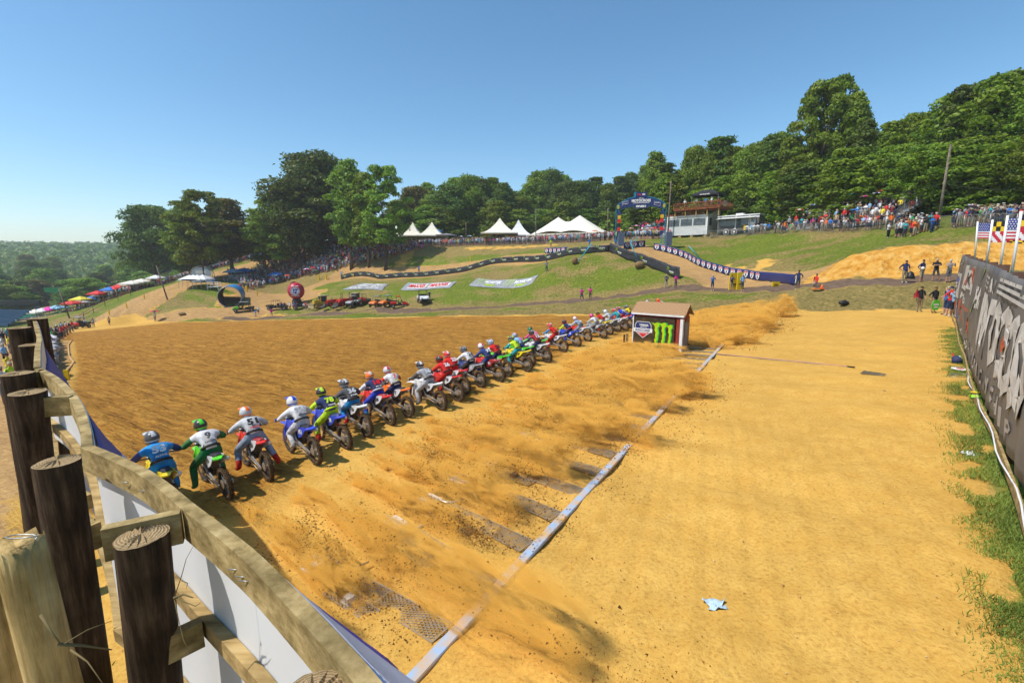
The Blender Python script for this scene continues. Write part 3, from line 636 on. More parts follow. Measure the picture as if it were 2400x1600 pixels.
sign('sponsor_print', 17.6, 20.3, 3.1, 4.75, [('q', 0, 1, 0, 1, 3, [(0, 0), (.45, .0), (1, 1), (.55, 1)]), ('t', .5, 1, .15, .6, 0, 'XTREME')])
sign('sponsor_print', 16.0, 18.6, 1.95, 3.05, [('q', 0, 1, 0, 1, 4, [(.5 + .5 * math.cos(a * .52), .5 + .5 * math.sin(a * .52)) for a in range(12)]), ('t', .15, .85, .25, .75, 1, 'SHELL')])
sign('sponsor_print', 11.6, 14.4, 1.6, 2.15, [('q', 0, 1, 0, 1, 0, [(0, .2), (.5, .45), (1, 1), (.7, .45), (.9, 0), (.4, .3)])])
sign('sponsor_print', 16.2, 19.3, 1.45, 2.05, [('q', 0, 1, 0, 1, 3, [(0, .1), (.5, 0), (1, .3), (.9, 1), (.1, .9)]), ('t', .15, .85, .3, .7, 0, 'MX')])
for nm, q0, q1, z0, z1, w in (('title_print', 22.0, 31.5, 2.35, 4.05, 'MOTOCROSS'),):
    mbx = MB(); wall_text(mbx, w, q0, q1, z0, z1, 0, .03, bold=.055, z1b=3.95, z0b=2.25); q_ = q0 + .66 * (q1 - q0); wall_quad(mbx, [(0, .5), (.5, 0), (1, .5), (.5, 1)], q_ - .28, q_ + .2, 3.0, 3.4, 1, .06); wpart(mbx, nm, LM)
mbx = MB()
for i, ch in enumerate('CHAMPIONSHIP'):
    q_ = 18.8 + i * (30.6 - 18.8) / 11; wall_text(mbx, ch, q_ - (.10 if ch == 'I' else .22), q_ + (.10 if ch == 'I' else .22), 1.72, 2.12, 6, .03)
wpart(mbx, 'title_print', LM)
mbx = MB()
for q0, q1 in ((21.3, 23.4), (25.2, 30.6)):
    for j in range(3): wall_quad(mbx, SQ, q0, q1, 4.17 + j * .15, 4.25 + j * .15, 0, .03, z0b=4.07 + j * .15, z1b=4.15 + j * .15)
wall_text(mbx, 'A', 23.7, 24.1, 4.12, 4.5, 0, .03); wall_text(mbx, 'U', 24.5, 24.9, 4.1, 4.48, 0, .03)
wpart(mbx, 'title_print', LM)
M_brownp = mat('brown timber', (.10, .055, .035), .85, (.06, .03, .02))
for q_ in (1.0, 4.6, 8.2, 11.8, 15.4, 19.0, 22.6, 26.2, 29.8, 33.4, 37.0):
    if q_ > qm: break
    p = wall_pt(q_, 0, -.16); g_ = zt(p.x, p.y); mb = MB(); mb.tube([(p.x, p.y, g_ - .3), (p.x, p.y, wall_top(q_) + .03)], .14, 14, sm=True); wpart(mb, 'post', [M_brownp])
for z_ in (2.2, 3.4, 4.4):
    mb = MB()
    for i in range(3): a = wall_pt(WL[i] + .02, z_, -.03); b = wall_pt(WL[i + 1] - .02, z_, -.03); mb.beam(a, b, .05, .15)
    wpart(mb, 'girt', M_lumber)
for i in range(11):
    q0 = i * 3.6; q1 = min(q0 + 3.58, qm)
    if q1 - q0 < .5: break
    a = wall_pt(q0, 0, .10 + .04 * math.sin(i * 2.1)); b = wall_pt(q1, 0, .10 + .04 * math.sin((i + 1) * 2.1)); a.z = wall_bot(q0) - .12; b.z = wall_bot(q1) - .12
    mb = MB(); mb.beam(a, b, .045, .16); wpart(mb, 'kick_board', M_lumber)
mb = MB(); mb.tube([wall_pt(q_, wall_bot(q_) - .06 + .02 * math.sin(q_), .13 + .03 * math.sin(q_ * 1.7)) for q_ in np.linspace(21.5, qm, 24)], .014, 8); wpart(mb, 'white_pipe', M_pole)
def ragm(name, c, col, s_, label, cat, seed=1):
    mb = MB(); q = random.Random(seed); n = 9; vs = []
    for i in range(n):
        for j in range(n):
            a, b = i / (n - 1) - .5, j / (n - 1) - .5; vs.append((c[0] + s_ * (a * (1 + .3 * math.sin(b * 7 + seed))), c[1] + s_ * b * .8, c[2] + .012 + abs(s_ * .45 * mnoise.noise(Vector((a * 5, b * 5, seed))))))
    mb.add(vs, [(i * n + j, (i + 1) * n + j, (i + 1) * n + j + 1, i * n + j + 1) for i in range(n - 1) for j in range(n - 1)], 0, True)
    o = mb.build(name, mat(name + str(seed), col, .8)); o.modifiers.new('t', 'SOLIDIFY').thickness = .004; return tag(o, label, cat)
p = wall_pt(25.2, wall_bot(25.2) - .08, .15); ragm('lime_rag', p, (.3, .75, .05), .2, 'lime green rag hanging on the kick board of the banner wall', 'rag', 3)
p = wall_pt(24.9, wall_bot(24.9) - .02, .15); ragm('yellow_tape', p, (.8, .6, .02), .16, 'yellow tape scrap on the kick board just beyond the lime rag', 'tape', 4)
p = on_pad(2272, 1066); ragm('white_cloth', p, (.7, .72, .75), .2, 'crumpled white and grey cloth in the grass near the wall', 'cloth', 5)
p = on_pad(1675, 1420); ragm('cloth', p, (.42, .56, .64), .22, 'pale blue cloth lying on the sand in the foreground', 'cloth', 6)
p = on_pad(2238, 848); 
bg_ = empty('umbrella', p, .9, 'folded navy, white and red umbrella lying in the grass by the wall', 'umbrella')
mb = MB(); mb.tube([(-.55, 0, .12), (-.2, 0, .16), (.35, 0, .1), (.6, 0, .08)], [.16, .13, .06, .02], 10); mb.build('canopy', mat('navy cloth', (.03, .04, .1), .7), bg_)
mb = MB(); mb.tube([(-.2, -.08, .24), (.35, -.03, .15)], [.05, .03], 6); mb.build('canopy_stripe', mat('white cloth', (.7, .7, .72), .7), bg_); mb = MB(); mb.tube([(.55, 0, .1), (.85, 0, .2)], .025, 8); mb.build('handle', mat('red plastic', (.55, .02, .03), .4), bg_)
p = on_pad(2250, 868); mb = MB(); mb.disc((p.x, p.y, p.z + .06), .24, 16, 'z', .02); mb.disc((p.x, p.y, p.z + .075), .1, 16, 'z', .02, 1); tag(mb.build('sign_board', [M_white, mat('red plastic', (.55, .02, .03), .4)]), 'round white and red board lying on the grass by the folded umbrella', 'board')
mb = MB(); p = on_pad(2248, 885); mb.tube([p + Vector((.35 * math.cos(a) * (1 - a * .03), .2 * math.sin(a), .03 + .01 * a)) for a in [k * .5 for k in range(22)]], .008, 5); tag(mb.build('cable', M_steel), 'coil of thin grey cable lying in the grass below the wall', 'cable')
p = on_pad(2285, 893); mb = MB(); mb.tube([p, p + Vector((.05, .2, .45)), p + Vector((.35, .3, 0))], .02, 7); tag(mb.build('pipe_stand', M_pole), 'small white bent pipe stand at the foot of the wall', 'stand')
# flags on the wall
FLAGP = [(2278, 596, 2292, 519, 'us'), (2304, 603, 2327, 515, 'md'), (2332, 621, 2362, 505, 'us'), (2357, 634, 2394, 495, 'md'), (2393, 648, 2440, 490, 'us')]
M_fr = mat('flag red', (.5, .02, .04), .7); M_fw = mat('flag white', (.7, .7, .72), .7); M_fb = mat('flag blue', (.02, .04, .25), .7); M_fy = mat('flag gold', (.75, .5, .02), .7); M_fk = mat('flag black', (.015, .015, .015), .7)
FL_LAB = ['first star and stripe flag from the far end of the wall, on a white pole', 'black gold and red quartered flag between the two star flags on the wall', 'larger star and stripe flag on the third white pole of the wall', 'ragged black gold and white flag on the fourth leaning white pole', 'star and stripe flag at the very edge of the view on the nearest pole']
for i, (x0, y0, x1, y1, kd) in enumerate(FLAGP):
    q_, z_ = wall_hit(x0, y0); b = wall_pt(q_, wall_top(q_) - 1.2, -.12); topd = b.y
    a2 = at(x1, y1, b.y + .0); tp = Vector((a2.x, a2.y, a2.z)); bb = Vector((b.x, b.y, 0)); pz = at(x0, y0, b.y); bb = Vector((b.x, b.y, pz.z)); d = (tp - bb)
    root = empty('flag', bb - d.normalized() * .3, 0, FL_LAB[i], 'flag', 'flags on the banner wall')
    mb = MB(); mb.tube([(0, 0, 0), tuple(tp - root.location)], .035 if i < 2 else .03, 8); mb.build('pole', M_pole, root)
    # cloth
    Lf = d.length; s_ = .95 if i < 2 else .8; W_, Hh = (1.2 * s_, .8 * s_); org = tp - root.location - d.normalized() * .08; nx, ny = 26, 13; wind = Vector((.75, -.62, 0)).normalized(); dn = -d.normalized()
    vs = []; 
    for a in range(nx + 1):
        for c in range(ny + 1):
            f, g_ = a / nx, c / ny; vs.append(org + wind * (W_ * f * .93) + dn * (Hh * g_ + .12 * f * f) + Vector((.62, .75, 0)) * (.09 * f * math.sin(f * 9 + g_ * 1.5 + i)))
    fs = []; mi = []
    for a in range(nx):
        for c in range(ny):
            fs.append((a * (ny + 1) + c, a * (ny + 1) + c + 1, (a + 1) * (ny + 1) + c + 1, (a + 1) * (ny + 1) + c))
            if kd == 'us': mi.append(2 if (a < 11 and c < 7) else (0 if c % 2 == 0 else 1))
            else:
                ul = (a < nx // 2) == (c < ny // 2)
                mi.append((3 if (a // 3 + c // 3) % 2 else 4) if ul else (0 if ((a % 13) - (c % 7)) % 6 < 3 else 1))
    mb = MB(); mb.add(vs, fs, 0, True); mb.m = mi; mb.build('flag_cloth', [M_fr, M_fw, M_fb, M_fy, M_fk], root)
    if kd == 'us':
        mb = MB()
        for r_ in range(5):
            for c in range(6 if r_ % 2 == 0 else 5):
                f = (c + (.5 if r_ % 2 == 0 else 1)) / 6.2 * 11 / nx; g_ = (r_ + .6) / 5.3 * 7 / ny
                p = org + wind * (W_ * f * .93) + dn * (Hh * g_ + .12 * f * f) + Vector((.62, .75, 0)) * (.09 * f * math.sin(f * 9 + g_ * 1.5 + i))
                nn = wind.cross(dn).normalized(); nn = nn if nn.y < 0 else -nn
                poly = []
                for k in range(10): rr = .028 if k % 2 == 0 else .012; poly.append(p + nn * .008 + wind * (rr * math.sin(k * math.pi / 5)) - dn * (rr * math.cos(k * math.pi / 5)))
                mb.add(poly, [tuple(range(10))])
        mb.build('star', M_fw, root, kind='stuff')
# grass blades along the wall strip and in the gaps
def grass_patch(name, label, pts_fn, n, h0, h1, col, seed, w=.006):
    q = np.random.RandomState(seed); vs = []; fs = []
    for _ in range(n):
        p = pts_fn(q)
        if p is None: continue
        h = q.uniform(h0, h1); a = q.uniform(0, 6.28); dx, dy = math.cos(a) * w, math.sin(a) * w; lx, ly = q.normal(0, h * .45), q.normal(0, h * .45)
        i = len(vs); vs += [(p[0] - dx, p[1] - dy, p[2]), (p[0] + dx, p[1] + dy, p[2]), (p[0] + lx * .5 + dx * .7, p[1] + ly * .5 + dy * .7, p[2] + h * .6), (p[0] + lx, p[1] + ly, p[2] + h)]
        fs += [(i, i + 1, i + 2), (i, i + 2, i + 3)]
    me = bpy.data.meshes.new(name); me.from_pydata(vs, [], fs); o = bpy.data.objects.new(name, me); COL.objects.link(o); me.materials.append(col); tag(o, label, 'grass', kind='stuff'); return o
M_gr = mat('grass blade', (.21, .27, .04), .7, (.12, .17, .025), 1.2)
def strip_pt(q):
    t_ = 3 + 31 * q.random() ** 1.5; ws = np.interp(t_, [0, 9.65, 19.2, 41.6], [-1.5, -3.4, -5.3, -9.4]); s_ = ws + (q.uniform(-.25, .8) + abs(q.normal(0, .25))) * float(np.interp(t_, [4, 9, 16], [.55, .7, 1.0]))
    if mnoise.noise(Vector((s_ * 1.8, t_ * 1.8, 3))) < -.32 + .5 * max(0, s_ - ws - .5): return None
    return st(s_, t_, .01)
grass_patch('grass', 'short green grass growing in tufts along the foot of the banner wall', strip_pt, 60000, .03, .10, M_gr, 2)
def left_pt(q):
    x, y = q.uniform(-5.5, -2.4), q.uniform(1.0, 4.6)
    if mnoise.noise(Vector((x * 1.3, y * 1.3, 9))) < .0: return None
    return (x, y, plane_z(x, y))
grass_patch('grass', 'bright green weeds behind the wooden fence at the left edge', left_pt, 12000, .05, .16, M_gr, 5, .008)
# ------------------------------------------------------------------ start gates
M_beam = mat('worn pale blue paint', (.30, .41, .56), .6, (.56, .34, .12), 3.5, detail=8)
M_beam2 = mat('grey worn metal', (.42, .43, .42), .6, (.5, .34, .15), 4)
M_mesh = mat('dusty steel mesh', (.30, .27, .22), .55, (.42, .27, .10), 7, metal=.3)
M_plate = mat('white chequer plate', (.62, .63, .64), .5, (.45, .36, .24), 26, detail=2, bump=.5)
M_alu = mat('bare aluminium', (.55, .56, .57), .35, (.4, .38, .34), 8, metal=.5)
def frame_s(o, s, t, h=0.0, yaw=0.0):
    """put an object on the sloping start field with local +x = riding direction"""
    x = SDIR; n = Vector((-.0619, .0387, 0)) * -1; up = Vector((-0.848 * .073, 0.53 * .073, 1)).normalized()
    fx = (SDIR - up * SDIR.dot(up)).normalized(); fy = up.cross(fx)
    Mx = Matrix((fx, fy, up)).transposed().to_4x4() @ Matrix.Rotation(yaw, 4, 'Z'); o.matrix_basis = Matrix.Translation(st(s, t, h)) @ Mx; return o
gb = empty('start_beam'); frame_s(gb, 3.1, 2.4, .02); tag(gb, 'long worn pale blue steel beam lying across the sand behind the start gates', 'beam')
k = 0; y = 0.0
while y < 45.5:
    L_ = 2.04; c = -(y + L_ / 2)
    mb = MB(); mb.box((0, c, .012), (.14, L_ - .012, .05)); mb.box((-.074, c, .008), (.006, L_ - .02, .04)); mb.build('beam_segment', M_beam if y < 20 else M_beam2, gb); y += L_
def mesh_mat(L_, W_):
    mb = MB(); p = .075; hw = W_ / 2
    for sgn in (1, -1):
        c = -hw * 1.0 - L_
        while c < L_ + W_:
            pts = []
            # line y = sgn*(x*0.5) + off clipped to the mat
            a = [(x_, sgn * x_ * .55 + c) for x_ in np.linspace(0, L_, 40)]
            ins = [q for q in a if abs(q[1]) <= hw]
            if len(ins) > 1: mb.beam((ins[0][0], ins[0][1], .012), (ins[-1][0], ins[-1][1], .012), .011, .006)
            c += .047
    for sy in (-1, 1): mb.beam((0, sy * hw, .012), (L_, sy * hw, .012), .018, .012)
    for x_ in (0, L_): mb.beam((x_, -hw, .013), (x_, hw, .013), .018, .012)
    return mb
MM1, MM2 = mesh_mat(1.15, .34).mesh('mesh_mat'), mesh_mat(.95, .22).mesh('mesh_mat')
for m_ in (MM1, MM2): m_.materials.append(M_mesh)
mb = MB(); mb.add([(-.085, -.07, 0), (.085, -.07, 0), (.085, .07, 0), (-.085, .07, 0), (-.06, -.06, .085), (.06, -.06, .085), (.06, .06, .085), (-.06, .06, .085)], [(0, 3, 2, 1), (4, 5, 6, 7), (0, 1, 5, 4), (1, 2, 6, 5), (2, 3, 7, 6), (3, 0, 4, 7)], 0); CLE = mb.mesh('foot_block'); CLE.materials.append(M_plate)
mb = MB(); mb.box((0, 0, .02), (.42, .42, .012)); PLT = mb.mesh('plate'); PLT.materials.append(M_plate)
mb = MB(); mb.tube([(.22, .1, .05), (-.25, .06, .06), (-.42, .06, .05), (-.5, .12, .04), (-.52, .26, .03)], .016, 8); ARM = mb.mesh('gate_arm'); ARM.materials.append(M_alu)
mb = MB(); mb.tube([(.25, -.0, .06), (-.3, -.04, .07), (-.46, -.06, .06), (-.56, -.14, .05), (-.62, -.4, .03)], .016, 8); ARM2 = mb.mesh('gate_arm'); ARM2.materials.append(M_alu)
ORD = ['', 'first', 'second', 'third', 'fourth', 'fifth', 'sixth', 'seventh', 'eighth', 'ninth', 'tenth', 'eleventh', 'twelfth', 'thirteenth', 'fourteenth', 'fifteenth', 'sixteenth']
M_clk = mat('dark foot block', (.11, .10, .085), .6, (.2, .14, .07), 6)
for i in range(38):
    t_ = 3.5 + i * 1.0; g = empty('starting_gate'); frame_s(g, 3.24, t_, .012, random.uniform(-.02, .02) - R(12 if i else 4))
    tag(g, 'wire mesh gate mat with white plate, nearest the wooden fence' if i == 0 else (f'{ORD[i + 1]} dropped start gate along the blue beam, counted from the wooden fence' if i < 12 else ('dropped start gate half buried in the dust short of the shed' if i < 20 else 'dropped start gate lost in the dust beside and beyond the shed')), 'starting gate', 'dropped start gates in a row')
    link(MM1, 'mesh_mat', g, (0, -.1, .01)); link(MM2, 'mesh_mat', g, (.95, .2, .03)); link(MM1, 'mesh_mat', g, (1.16, -.1, .0))
    link(CLE, 'foot_block', g, (1.45, .2, .035), [M_plate if i == 0 else M_clk]); link(PLT, 'plate', g, (2.55, -.05, 0)); link(ARM, 'gate_arm', g, (2.6, 0, 0)); link(ARM2, 'gate_arm', g, (2.6, -.1, 0))
    if i > 0: g['label'] = g['label']
# things lying on the sand
pa = on_pad(1660, 828); pb = on_pad(1985, 860); mb = MB(); a, b = pa + Vector((0, 0, .03)), pb + Vector((0, 0, .03)); mb.beam(a, b, .05, .04); mb.beam(a + Vector((.02, -.05, -.01)), b + Vector((.02, -.05, -.01)), .03, .03, 1); mb.beam(b, b + (b - a).normalized() * .25, .07, .03, 2)
tag(mb.build('lane_marker', [mat('faded pink plastic', (.62, .30, .2), .6), M_steel, M_black]), 'long faded pink and grey strip lying across the sand right of the shed', 'strip')
ma, mb_ = on_pad(2020, 873), on_pad(2140, 884); d = (mb_ - ma); L_ = d.length / 5; rt = empty('floor_grate', ma, math.atan2(d.y, d.x), 'row of five dark slotted floor grates lying on the sand', 'grate'); M_grate = mat('dark dusty grate', (.16, .13, .08), .8)
for i in range(5):
    g_ = MB()
    for k in range(8): g_.box(((i + (k + .5) / 8.6) * L_, 0, .03), (L_ / 13, .5, .02))
    for yy in (-.25, 0, .25): g_.box(((i + .47) * L_, yy, .032), (L_ * .94, .03, .02))
    g_.build('grate_panel', M_grate, rt)
p = gpt(1977, 717, 36.9); mb = MB(); mb.ball((p.x, p.y, p.z + .16), (.42, .26, .2), 12); mb.tube([p + Vector((-.2, 0, .32)), p + Vector((0, -.1, .42)), p + Vector((.2, 0, .32))], .02, 6); tag(mb.build('duffel_bag', M_black), 'black duffel bag dropped on the grassy bank behind the start area', 'bag')
q = np.random.RandomState(12); vs = []; fs = []
for _ in range(2600):
    r_ = q.random(); s_ = q.uniform(-3, 12); t_ = 1.5 + 34 * q.random() ** 1.7
    if r_ < .3: s_, t_ = q.uniform(8, 40), q.uniform(3, 40)
    c = st(s_, t_); z_ = .004; r0 = q.uniform(.006, .022) * (1 + .02 * t_) * (2.2 if q.random() < .04 else 1); i = len(vs); a = q.uniform(0, 6.28)
    vs += [(c.x + r0 * math.cos(a + k * 2.09) * q.uniform(.7, 1.2), c.y + r0 * math.sin(a + k * 2.09) * q.uniform(.7, 1.2), c.z + z_) for k in range(3)] + [(c.x, c.y, c.z + z_ + r0 * q.uniform(.5, .9))]
    fs += [(i, i + 1, i + 3), (i + 1, i + 2, i + 3), (i + 2, i, i + 3)]
me = bpy.data.meshes.new('pebbles'); me.from_pydata(vs, [], fs); o = bpy.data.objects.new('pebbles', me); COL.objects.link(o); me.materials.append(mat('pale pebble', (.60, .42, .2), .9, (.3, .15, .05), .8, detail=1)); tag(o, 'small stones and clods scattered over the sand', 'stones', kind='stuff')
# ------------------------------------------------------------------ the starter's shed
SL = Vector((6.39, 23.8, 0)); sx = Vector((.79, -.613, 0)); g0 = plane_z(7.6, 23.2) - .05
shed = empty('wooden_shed', (SL.x, SL.y, g0), math.atan2(sx.y, sx.x), 'small shed with brown shingle roof and black printed front panel beside the start line', 'shed')
W_, D_, HE, HR = 2.55, 1.25, 1.96, 2.5
M_red = mat('barn red boards', (.30, .035, .02), .7, dirt=.12); M_shing = mat('brown asphalt shingle', (.37, .22, .11), .9, (.26, .15, .075), 14, bump=.3); M_panel = mat('black printed panel', (.022, .019, .014), .4, (.045, .032, .015), 3, detail=8, dirt=.25); M_greyd = mat('grey door paint', (.2, .2, .21), .6)
mb = MB(); mb.box((W_ / 2, D_ / 2 + .03, .95), (W_ - .06, D_ - .08, 1.8)); mb.prism([(.04, 1.84), (D_ - .04, 1.84), (D_ / 2, HR - .06)], 'x', W_ - .08, 0, (W_ / 2, 0, 0)); mb.build('wall', M_red, shed)
MB().box((W_ / 2 - .16, -.012, .93), (W_ - .42, .02, 1.74)).build('front_panel', M_panel, shed)
MB().box((.02, -.02, .93), (.05, .05, 1.8)).build('trim', M_white, shed); MB().box((W_ - .03, -.02, .93), (.14, .05, 1.8)).build('trim', M_white, shed)
MB().box((W_ / 2, -.03, .045), (W_ + .02, .06, .1)).build('trim', M_white, shed); MB().box((W_ / 2, -.09, HE + .0), (W_ + .16, .03, .09)).build('fascia', M_white, shed)
for k in range(2): MB().box((W_ - .20 + k * .001, -.02, .93), (.07 if k else .15, .03 + .01 * k, 1.74)).build('red_board', M_red, shed) if k == 0 else None
MB().box((W_ + .015, D_ / 2, .86), (.04, .62, 1.5)).build('door', M_greyd, shed); MB().box((W_ + .02, .12, .9), (.04, .06, 1.78)).build('trim', M_white, shed); MB().box((W_ + .03, D_ / 2 - .1, 1.66), (.03, .5, .05), (0.35, 0, 0)).build('latch', M_lumber, shed)
roof = MB(); sl = math.atan2(HR - HE, D_ / 2 + .1); Ls = math.hypot(HR - HE, D_ / 2 + .1)
for sgn in (0, 1):
    y0, y1 = (-.1, D_ / 2) if sgn == 0 else (D_ + .1, D_ / 2); roof.add([(-.07, y0, HE - .02), (W_ + .1, y0, HE - .02), (W_ + .1, y1, HR - .02), (-.07, y1, HR - .02), (-.07, y0, HE + .02), (W_ + .1, y0, HE + .02), (W_ + .1, y1, HR + .02), (-.07, y1, HR + .02)], [(0, 1, 2, 3), (7, 6, 5, 4), (0, 4, 5, 1), (1, 5, 6, 2), (2, 6, 7, 3), (3, 7, 4, 0)])
ro = roof.build('roof', M_shing, shed)
rake = MB(); rake.beam((W_ + .115, -.1, HE - .03), (W_ + .115, D_ / 2, HR - .03), .025, .1); rake.beam((W_ + .115, D_ + .1, HE - .03), (W_ + .115, D_ / 2, HR - .03), .025, .1); rake.build('rake_board', M_lumber, shed)
rows, cols = 8, 11; shm = MB(); shm.box((0, 0, 0), ((W_ + .15) / cols - .012, Ls / rows + .015, .012)); SHM = shm.mesh('shingle'); SHM.materials.append(M_shing)
for r_ in range(rows):
    for c in range(cols):
        f = (r_ + .5) / rows; x_ = -.06 + (c + .5 + (.25 if r_ % 2 else -.2)) * (W_ + .15) / cols
        if x_ > W_ + .05: continue
        link(SHM, 'shingle', ro, (x_, -.1 + (D_ / 2 + .1) * f, HE + (HR - HE) * f + .03 + random.uniform(0, .004)), rot=(sl + .02, 0, random.uniform(-.01, .01)))
CLAW = [(0, .97), (.30, .95), (.42, 1.0), (.63, .97), (.62, .86), (.5, .80), (.52, .71), (.58, .59), (.52, .49), (.54, .38), (.49, .28), (.49, .16), (.44, 0), (.39, .17), (.33, .26), (.31, .33), (.38, .39), (.37, .52), (.40, .60), (.30, .69), (.33, .79), (.29, .86), (.2, .92)]
M_gk = mat('vivid green print', (.03, .55, .05), .5); M_lk = mat('lime green print', (.42, .62, .0), .5); M_navyp = mat('navy print', (.02, .035, .14), .5); M_redp = mat('red print', (.6, .02, .02), .5)
lg = MB()
for cx, cz, s1, s2 in ((.98, .30, .78, 1.38), (1.35, .24, .74, 1.46), (1.72, .32, .62, 1.30)):
    put_poly(lg, [(a, b) for a, b in CLAW], (cx, -.024, cz - .1), s1, s2, (1, 0, 0), (0, 0, 1), 0, .0); put_poly(lg, [(a * .86 - .01, b * .96 + .025) for a, b in CLAW], (cx, -.027, cz - .1), s1, s2, (1, 0, 0), (0, 0, 1), 1, .0)
lg.build('claw_print', [M_gk, M_lk], shed)
lg = MB(); X, Z = (1, 0, 0), (0, 0, 1)
put_poly(lg, [(-.5, .3), (-.38, .5), (.38, .5), (.5, .3), (.5, -.1), (0, -.5), (-.5, -.1)], (.56, -.024, 1.12), .88, .86, X, Z, 0); put_poly(lg, [(-.47, .29), (-.36, .47), (.36, .47), (.47, .29), (.47, .05), (-.47, .05)], (.56, -.027, 1.12), .88, .86, X, Z, 1)
put_poly(lg, [(-.43, -.12), (.43, -.12), (0, -.46)], (.56, -.027, 1.12), .88, .86, X, Z, 2); put_poly(lg, SQ, (.06, -.031, 1.0), 1.0, .2, X, Z, 0)
put_text(lg, 'YAMAHA', (.6, -.034, 1.37), .5, .12, X, Z, 0, .04); put_text(lg, 'MOTOR', (.6, -.034, 1.26), .34, .05, X, Z, 0); put_text(lg, 'BUDDS CREEK', (.56, -.035, 1.10), .8, .12, X, Z, 1, .03); put_text(lg, 'NATIONAL', (.56, -.034, .95), .5, .07, X, Z, 0)
lg.build('shield_print', [M_white, M_navyp, M_redp], shed)
p = Vector(SL) + Vector((-.38, .22, 0)); mb = MB(); g_ = plane_z(p.x, p.y); mb.box((0, 0, .42), (.09, .05, .86)); o = mb.build('plank', wood_mat('brown plank', (.05, .03, .015), (.13, .08, .04), (.2, .13, .07)), None, (p.x, p.y, g_)); tag(o, 'short dark brown plank standing upright left of the shed', 'plank')
p = p + Vector((.16, .02, 0)); mb = MB(); mb.box((0, 0, .45), (.12, .04, .92)); o = mb.build('plank', M_lumber, None, (p.x, p.y, g_)); tag(o, 'tan upright plank between the dark plank and the shed', 'plank')
# ------------------------------------------------------------------ figures grown over a skeleton
def grow(name, joints, bones, regions, sub=1, smooth=True):
    """joints: {n:(x,y,z,rx[,ry])}, bones: [(a,b,region)]; one continuous skinned mesh, one material slot per region"""
    me = bpy.data.meshes.new('sk'); ks = list(joints); ix = {k: i for i, k in enumerate(ks)}
    me.from_pydata([joints[k][:3] for k in ks], [(ix[a], ix[b]) for a, b, _ in bones], []); o = bpy.data.objects.new('sk', me); COL.objects.link(o)
    sm_ = o.modifiers.new('skin', 'SKIN'); sm_.use_smooth_shade = True; sm_.branch_smoothing = .6
    sk = me.skin_vertices[0].data
    for k in ks:
        j = joints[k]; sk[ix[k]].radius = (j[3], j[4] if len(j) > 4 else j[3])
    sk[0].use_root = True
    if sub: s_ = o.modifiers.new('s', 'SUBSURF'); s_.levels = sub; s_.render_levels = sub
    dg = bpy.context.evaluated_depsgraph_get(); ev = o.evaluated_get(dg); m2 = bpy.data.meshes.new_from_object(ev); m2.name = name
    bpy.data.objects.remove(o); bpy.data.meshes.remove(me)
    A = np.array([joints[a][:3] for a, b, _ in bones]); B = np.array([joints[b][:3] for a, b, _ in bones]); rg = [regions.index(r) for _, _, r in bones]
    C = np.array([p.center[:] for p in m2.polygons]); V = B - A; L2 = (V ** 2).sum(1) + 1e-9
    t = np.clip(((C[:, None] - A[None]) * V[None]).sum(2) / L2, 0, 1); D = np.linalg.norm(C[:, None] - (A[None] + t[..., None] * V[None]), axis=2)
    # distances weighed by limb radius so that thin limbs do not claim the trunk
    rr = np.array([(joints[a][3] + joints[b][3]) / 2 for a, b, _ in bones]); idx = (D - rr[None]).argmin(1)
    m2.materials.clear()
    for _ in regions: m2.materials.append(None)
    m2.polygons.foreach_set('material_index', [rg[i] for i in idx]); m2.polygons.foreach_set('use_smooth', [True] * len(m2.polygons)); m2.update(); return m2
def rider_mesh(pose):
    J = {'pel': (-.25, 0, .98, .15, .17), 'spi': (-.14, 0, 1.10, .14, .17), 'che': (.01, 0, 1.22, .155, .20), 'nek': (.13, 0, 1.32, .06), 'hed': (.21, 0, 1.40, .075)}
    B = [('pel', 'spi', 'jersey'), ('spi', 'che', 'jersey'), ('che', 'nek', 'jersey'), ('nek', 'hed', 'skin')]
    up = pose.get('lift', 0)
    for sg, S in ((1, 'l'), (-1, 'r')):
        P = pose[S]
        J.update({'sh' + S: (.06, .21 * sg, 1.27, .085), 'el' + S: (.15, .39 * sg, 1.09, .062), 'wr' + S: (.365, .345 * sg, 1.035, .042), 'hp' + S: (-.20, .12 * sg, .93, .12), 'kn' + S: (*P['kn'][:1], P['kn'][1] * sg, P['kn'][2], .088),
                  'cf' + S: ((P['kn'][0] * .55 + P['an'][0] * .45), (P['kn'][1] * .55 + P['an'][1] * .45) * sg, P['kn'][2] * .55 + P['an'][2] * .45, .078), 'an' + S: (P['an'][0], P['an'][1] * sg, P['an'][2], .062), 'to' + S: (P['an'][0] + .19, P['an'][1] * sg * 1.05, P['an'][2] - .07, .042)})
        B += [('che', 'sh' + S, 'jersey'), ('sh' + S, 'el' + S, 'sleeve'), ('el' + S, 'wr' + S, 'sleeve'), ('pel', 'hp' + S, 'pants'), ('hp' + S, 'kn' + S, 'pants'), ('kn' + S, 'cf' + S, 'pants'), ('cf' + S, 'an' + S, 'boot'), ('an' + S, 'to' + S, 'boot')]
    return grow('person', J, B, ['jersey', 'sleeve', 'pants', 'boot', 'skin'])
PEG = dict(kn=(.17, .20, .70), an=(-.05, .19, .40)); DOWN = dict(kn=(.16, .30, .62), an=(-.02, .36, .25)); BACK = dict(kn=(.0, .30, .58), an=(-.32, .40, .22)); FWD = dict(kn=(.26, .30, .66), an=(.3, .42, .26))
RMESH = [rider_mesh(p) for p in (dict(l=PEG, r=PEG), dict(l=DOWN, r=PEG), dict(l=DOWN, r=BACK), dict(l=FWD, r=DOWN), dict(l=PEG, r=DOWN))]
